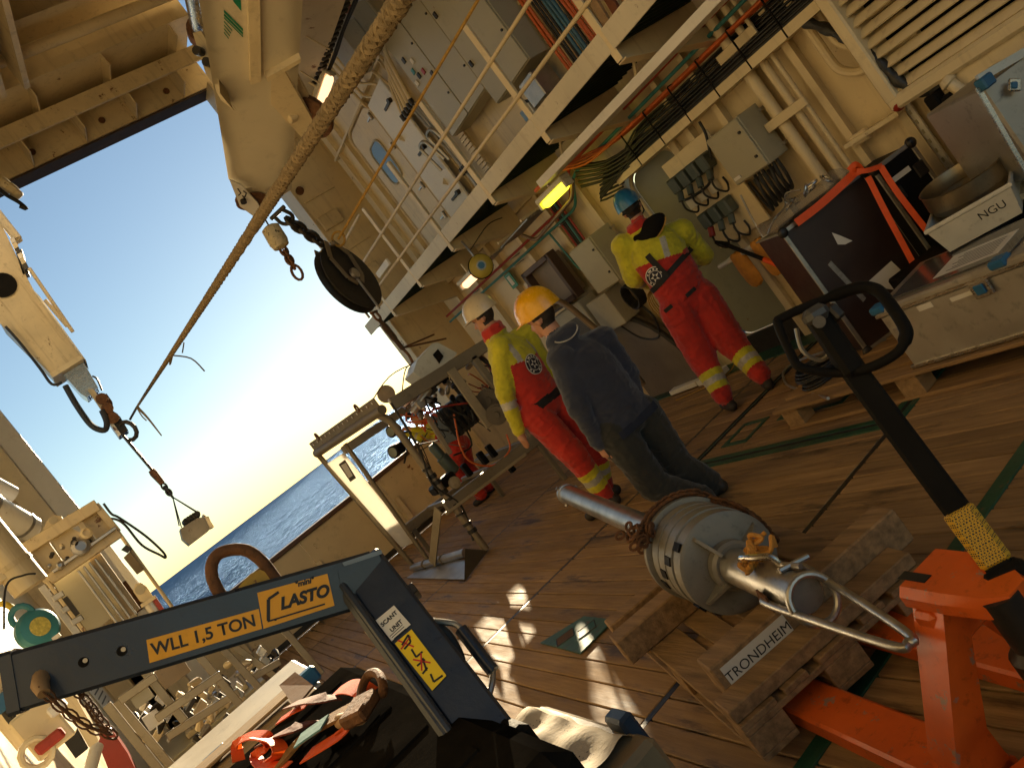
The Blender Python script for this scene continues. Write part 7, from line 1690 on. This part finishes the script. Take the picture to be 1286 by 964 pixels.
def collar(c, f_, r, h, rad_, back=0):
    f_ = f_.normalized(); s_ = V((f_.y, -f_.x, 0)); out = []
    for z in h:
        ring = [c+f_*math.cos(a)*r*(1.0+(back if math.cos(a) < -.2 else 0))+s_*math.sin(a)*r+V((0, 0, z+(.02 if math.cos(a) < 0 else -.03))) for a in np.linspace(0, 6.283, 9)]
        out += [('hood', ring[i], ring[i+1], rad_, rad_) for i in range(8)]
    return out
exb = collar(J['neck'], fwd, .075, (-.015, .03), .036, .45)
root, surf, K = person('person in red and yellow coverall and blue helmet facing the doorway', J, fwd, HF*.95+HR*.2, dict(ua=(.100, .086), fa=(.078, .058), th=(.148, .126), sn=(.116, .084), torso=1.2, extra=exb), z_cover(False), None, seed=3, fold=.0045)
bk_d = fwd.normalized(); rt = V((bk_d.y, -bk_d.x, 0)); ce = K['pc']+K['axn']*.34
emblem(root, surf, ce-rt*.06+K['axn']*-.0, bk_d, rt, K['axn'], .085)
strap(root, surf, [K['pc']+K['axn']*.52+rt*-.02, K['pc']+K['axn']*.40+rt*.0, K['pc']+K['axn']*.29+rt*.02], bk_d, .05)
strap(root, surf, [K['pc']+K['axn']*.25-rt*.205, K['pc']+K['axn']*.27-rt*.10, K['pc']+K['axn']*.295+rt*.02, K['pc']+K['axn']*.32+rt*.12, K['pc']+K['axn']*.34+rt*.215], bk_d, .045)
for s_ in (-1, 1): strap(root, surf, [K['pc']+K['axn']*.07+rt*(.10*s_-.045), K['pc']+K['axn']*.08+rt*(.10*s_+.035)], bk_d, .032, 'belt_tab')
nk = J['neck']; q = nk-K['axn']*.02-bk_d*.085
MB().ell(q+rt*.05-K['axn']*.03, rt*.19+K['axn']*.03, bk_d*.05, K['axn']*.085-rt*.0, 22, 12).build('lifejacket_collar', BLACK, root)
MB().tube([q+rt*.05-K['axn']*.03-bk_d*.01+(rt*.193+K['axn']*.03)*math.cos(a)+K['axn']*.088*math.sin(a) for a in np.linspace(3.3, 6.1, 14)], .006, 6).build('collar_piping', ROPEY, root)
hm, hf_, hu_, hs_ = helmet(root, K['hc']+V((0, 0, .06)), V((0, 0, 1)), HF*.9+HR*.3, .116, HATB, .012, name='helmet')
MB().tube([K['hc']+hs_*.09+V((0, 0, .02)), K['hc']+hs_*.075+V((0, 0, -.07)), K['hc']+hf_*.05+V((0, 0, -.11))], .006, 6).build('chin_strap', WEB, root)
MB().tube([K['hc']-hf_*.09+hs_*.08+V((0, 0, -.0)), K['hc']-hf_*.105+V((0, 0, -.02)), K['hc']-hf_*.09-hs_*.08+V((0, 0, -.0))], .008, 6).build('head_band', WEB, root)

# --- person in the white hard hat
G = PX_(6.40)
fwd = (-HR*.62+HF*.78)
J = dict(head=G(607, 398), neck=G(622, 421), shL=G(628, 436, -.10), shR=G(660, 421, .12), elL=G(634, 494, -.16), elR=G(690, 470, .18), wrL=G(651, 540, -.14), wrR=G(700, 510, .1), haL=G(659, 556, -.15), haR=G(700, 520, .1),
         hpL=G(672, 521, -.08), hpR=G(699, 503, .08), knL=G(722, 572, -.12), knR=G(746, 562, .12), anL=V((2.86, 5.60, .15)), anR=V((3.02, 5.80, .15)), toL=V((2.72, 5.76, .05)), toR=V((2.88, 5.96, .05)))
exw = collar(J['neck'], fwd, .072, (-.01, .035), .034, .2)
root, surf, K = person('person in red and yellow coverall and white hard hat watching the sled', J, fwd, -HR*.93+HF*.36, dict(ua=(.092, .078), fa=(.070, .052), th=(.132, .110), sn=(.104, .080), torso=1.12, extra=exw), z_cover(True), (.122, HATW, .035), seed=5, fold=.0045)
bk_d = fwd.normalized(); rt = V((bk_d.y, -bk_d.x, 0))
emblem(root, surf, K['pc']+K['axn']*.34+rt*.02, bk_d, rt, K['axn'], .085)

# --- person in the yellow hard hat and navy hoodie
def z_hood(nm, t, p, fr):
    if nm == 'neck': return 3
    if nm.startswith('thigh') or nm.startswith('shin'): return 7
    if nm.startswith(('upper', 'forearm', 'shoulder')) or nm == 'hood': return 6
    pc, axn, fw, sr = fr; h = (V(p)-pc).dot(axn)
    return 6 if h > -.02 else 7
G = PX_(4.95)
fwd = (-HR*.42+HF*.9)
J = dict(head=G(680, 398), neck=G(703, 428), shL=G(706, 450, -.08), shR=G(757, 428, .08), elL=G(727, 512, -.14), elR=G(788, 470, .10), wrL=G(752, 556, -.08), wrR=G(802, 505, .10), haL=G(765, 574, -.06), haR=G(810, 520, .06),
         hpL=G(772, 542, -.05), hpR=G(806, 518, .06), knL=G(822, 610, -.04), knR=G(850, 582, .10), anL=V((2.60, 4.10, .10)), anR=V((2.78, 4.20, .10)), toL=V((2.50, 4.28, .05)), toR=V((2.68, 4.40, .05)))
hp_a = J['neck']-fwd.normalized()*.06
ex = [('hood', hp_a+V((0, 0, .01))-HR*.06, hp_a+V((0, 0, .01))+HR*.06, .06, .06), ('hood', hp_a-V((0, 0, .05)), hp_a-V((0, 0, .09))-fwd.normalized()*.02, .085, .05)]
root, surf, K = person('person in navy hoodie, dark trousers and yellow hard hat beside the corer', J, fwd, -HR*.80+HF*.60, dict(ua=(.088, .076), fa=(.068, .052), th=(.124, .102), sn=(.096, .086), torso=1.08, extra=ex), z_hood, (.128, HATY, .04), seed=9, fold=.0045)
for k in range(4):
    q = K['hc']+K['hu']*.13-K['hfw']*.06+K['hfw']*.022*k+K['hs']*-.06
    MB().obox(q+K['hu']*.018, K['hfw']*.006, K['hs']*.014, K['hu']*.012, .003).build('hat_vent', HATY, root)
f_ = fwd.normalized(); r_ = V((f_.y, -f_.x, 0)); nk_ = J['neck']
MB().tube([surf(nk_+r_*math.sin(a)*.085-f_*(.02+.06*math.cos(a))+V((0, 0, .035-.055*abs(math.cos(a)))), f_, .006) for a in np.linspace(-1.3, 1.3, 13)], .0045, 6).build('hood_piping', REFL, root)
strap(root, surf, [K['pc']+V((0, 0, -.005))-r_*.17, K['pc']+V((0, 0, -.012)), K['pc']+V((0, 0, -.005))+r_*.17], f_, .05, 'hoodie_hem', mat('navy_rib', (.018, .024, .045), .9, var=.3, vscale=60, grime=.1, bump=.5, bscale=200), .004)
# --- crouching person behind the sled
G = PX_(10.6)
fwd = (-HR*.9+HF*.3)
J = dict(head=G(524, 522), neck=G(538, 530), shL=G(542, 543, -.1), shR=G(547, 532, .12), elL=G(527, 549, -.2), elR=G(535, 540, .1), wrL=G(513, 545, -.2), wrR=G(520, 540, .0), haL=G(506, 544, -.2), haR=G(512, 538, .0),
         hpL=G(575, 564, -.08), hpR=G(581, 557, .1), knL=G(570, 592, -.15), knR=G(588, 588, .12), anL=G(601, 616, -.1), anR=G(612, 608, .1), toL=G(592, 625, -.1), toR=G(602, 618, .1))
for k_ in ('anL', 'anR'): J[k_].z = .10
root, surf, K = person('person in red coverall bending over behind the sled by the bulwark', J, fwd, -HR*.9-V((0, 0, .5)), dict(ua=(.075, .065), fa=(.06, .046), th=(.115, .095), sn=(.09, .085), torso=1.0), z_cover(False), (.122, HATB, .02), seed=12, fold=.0045, vox=.013)
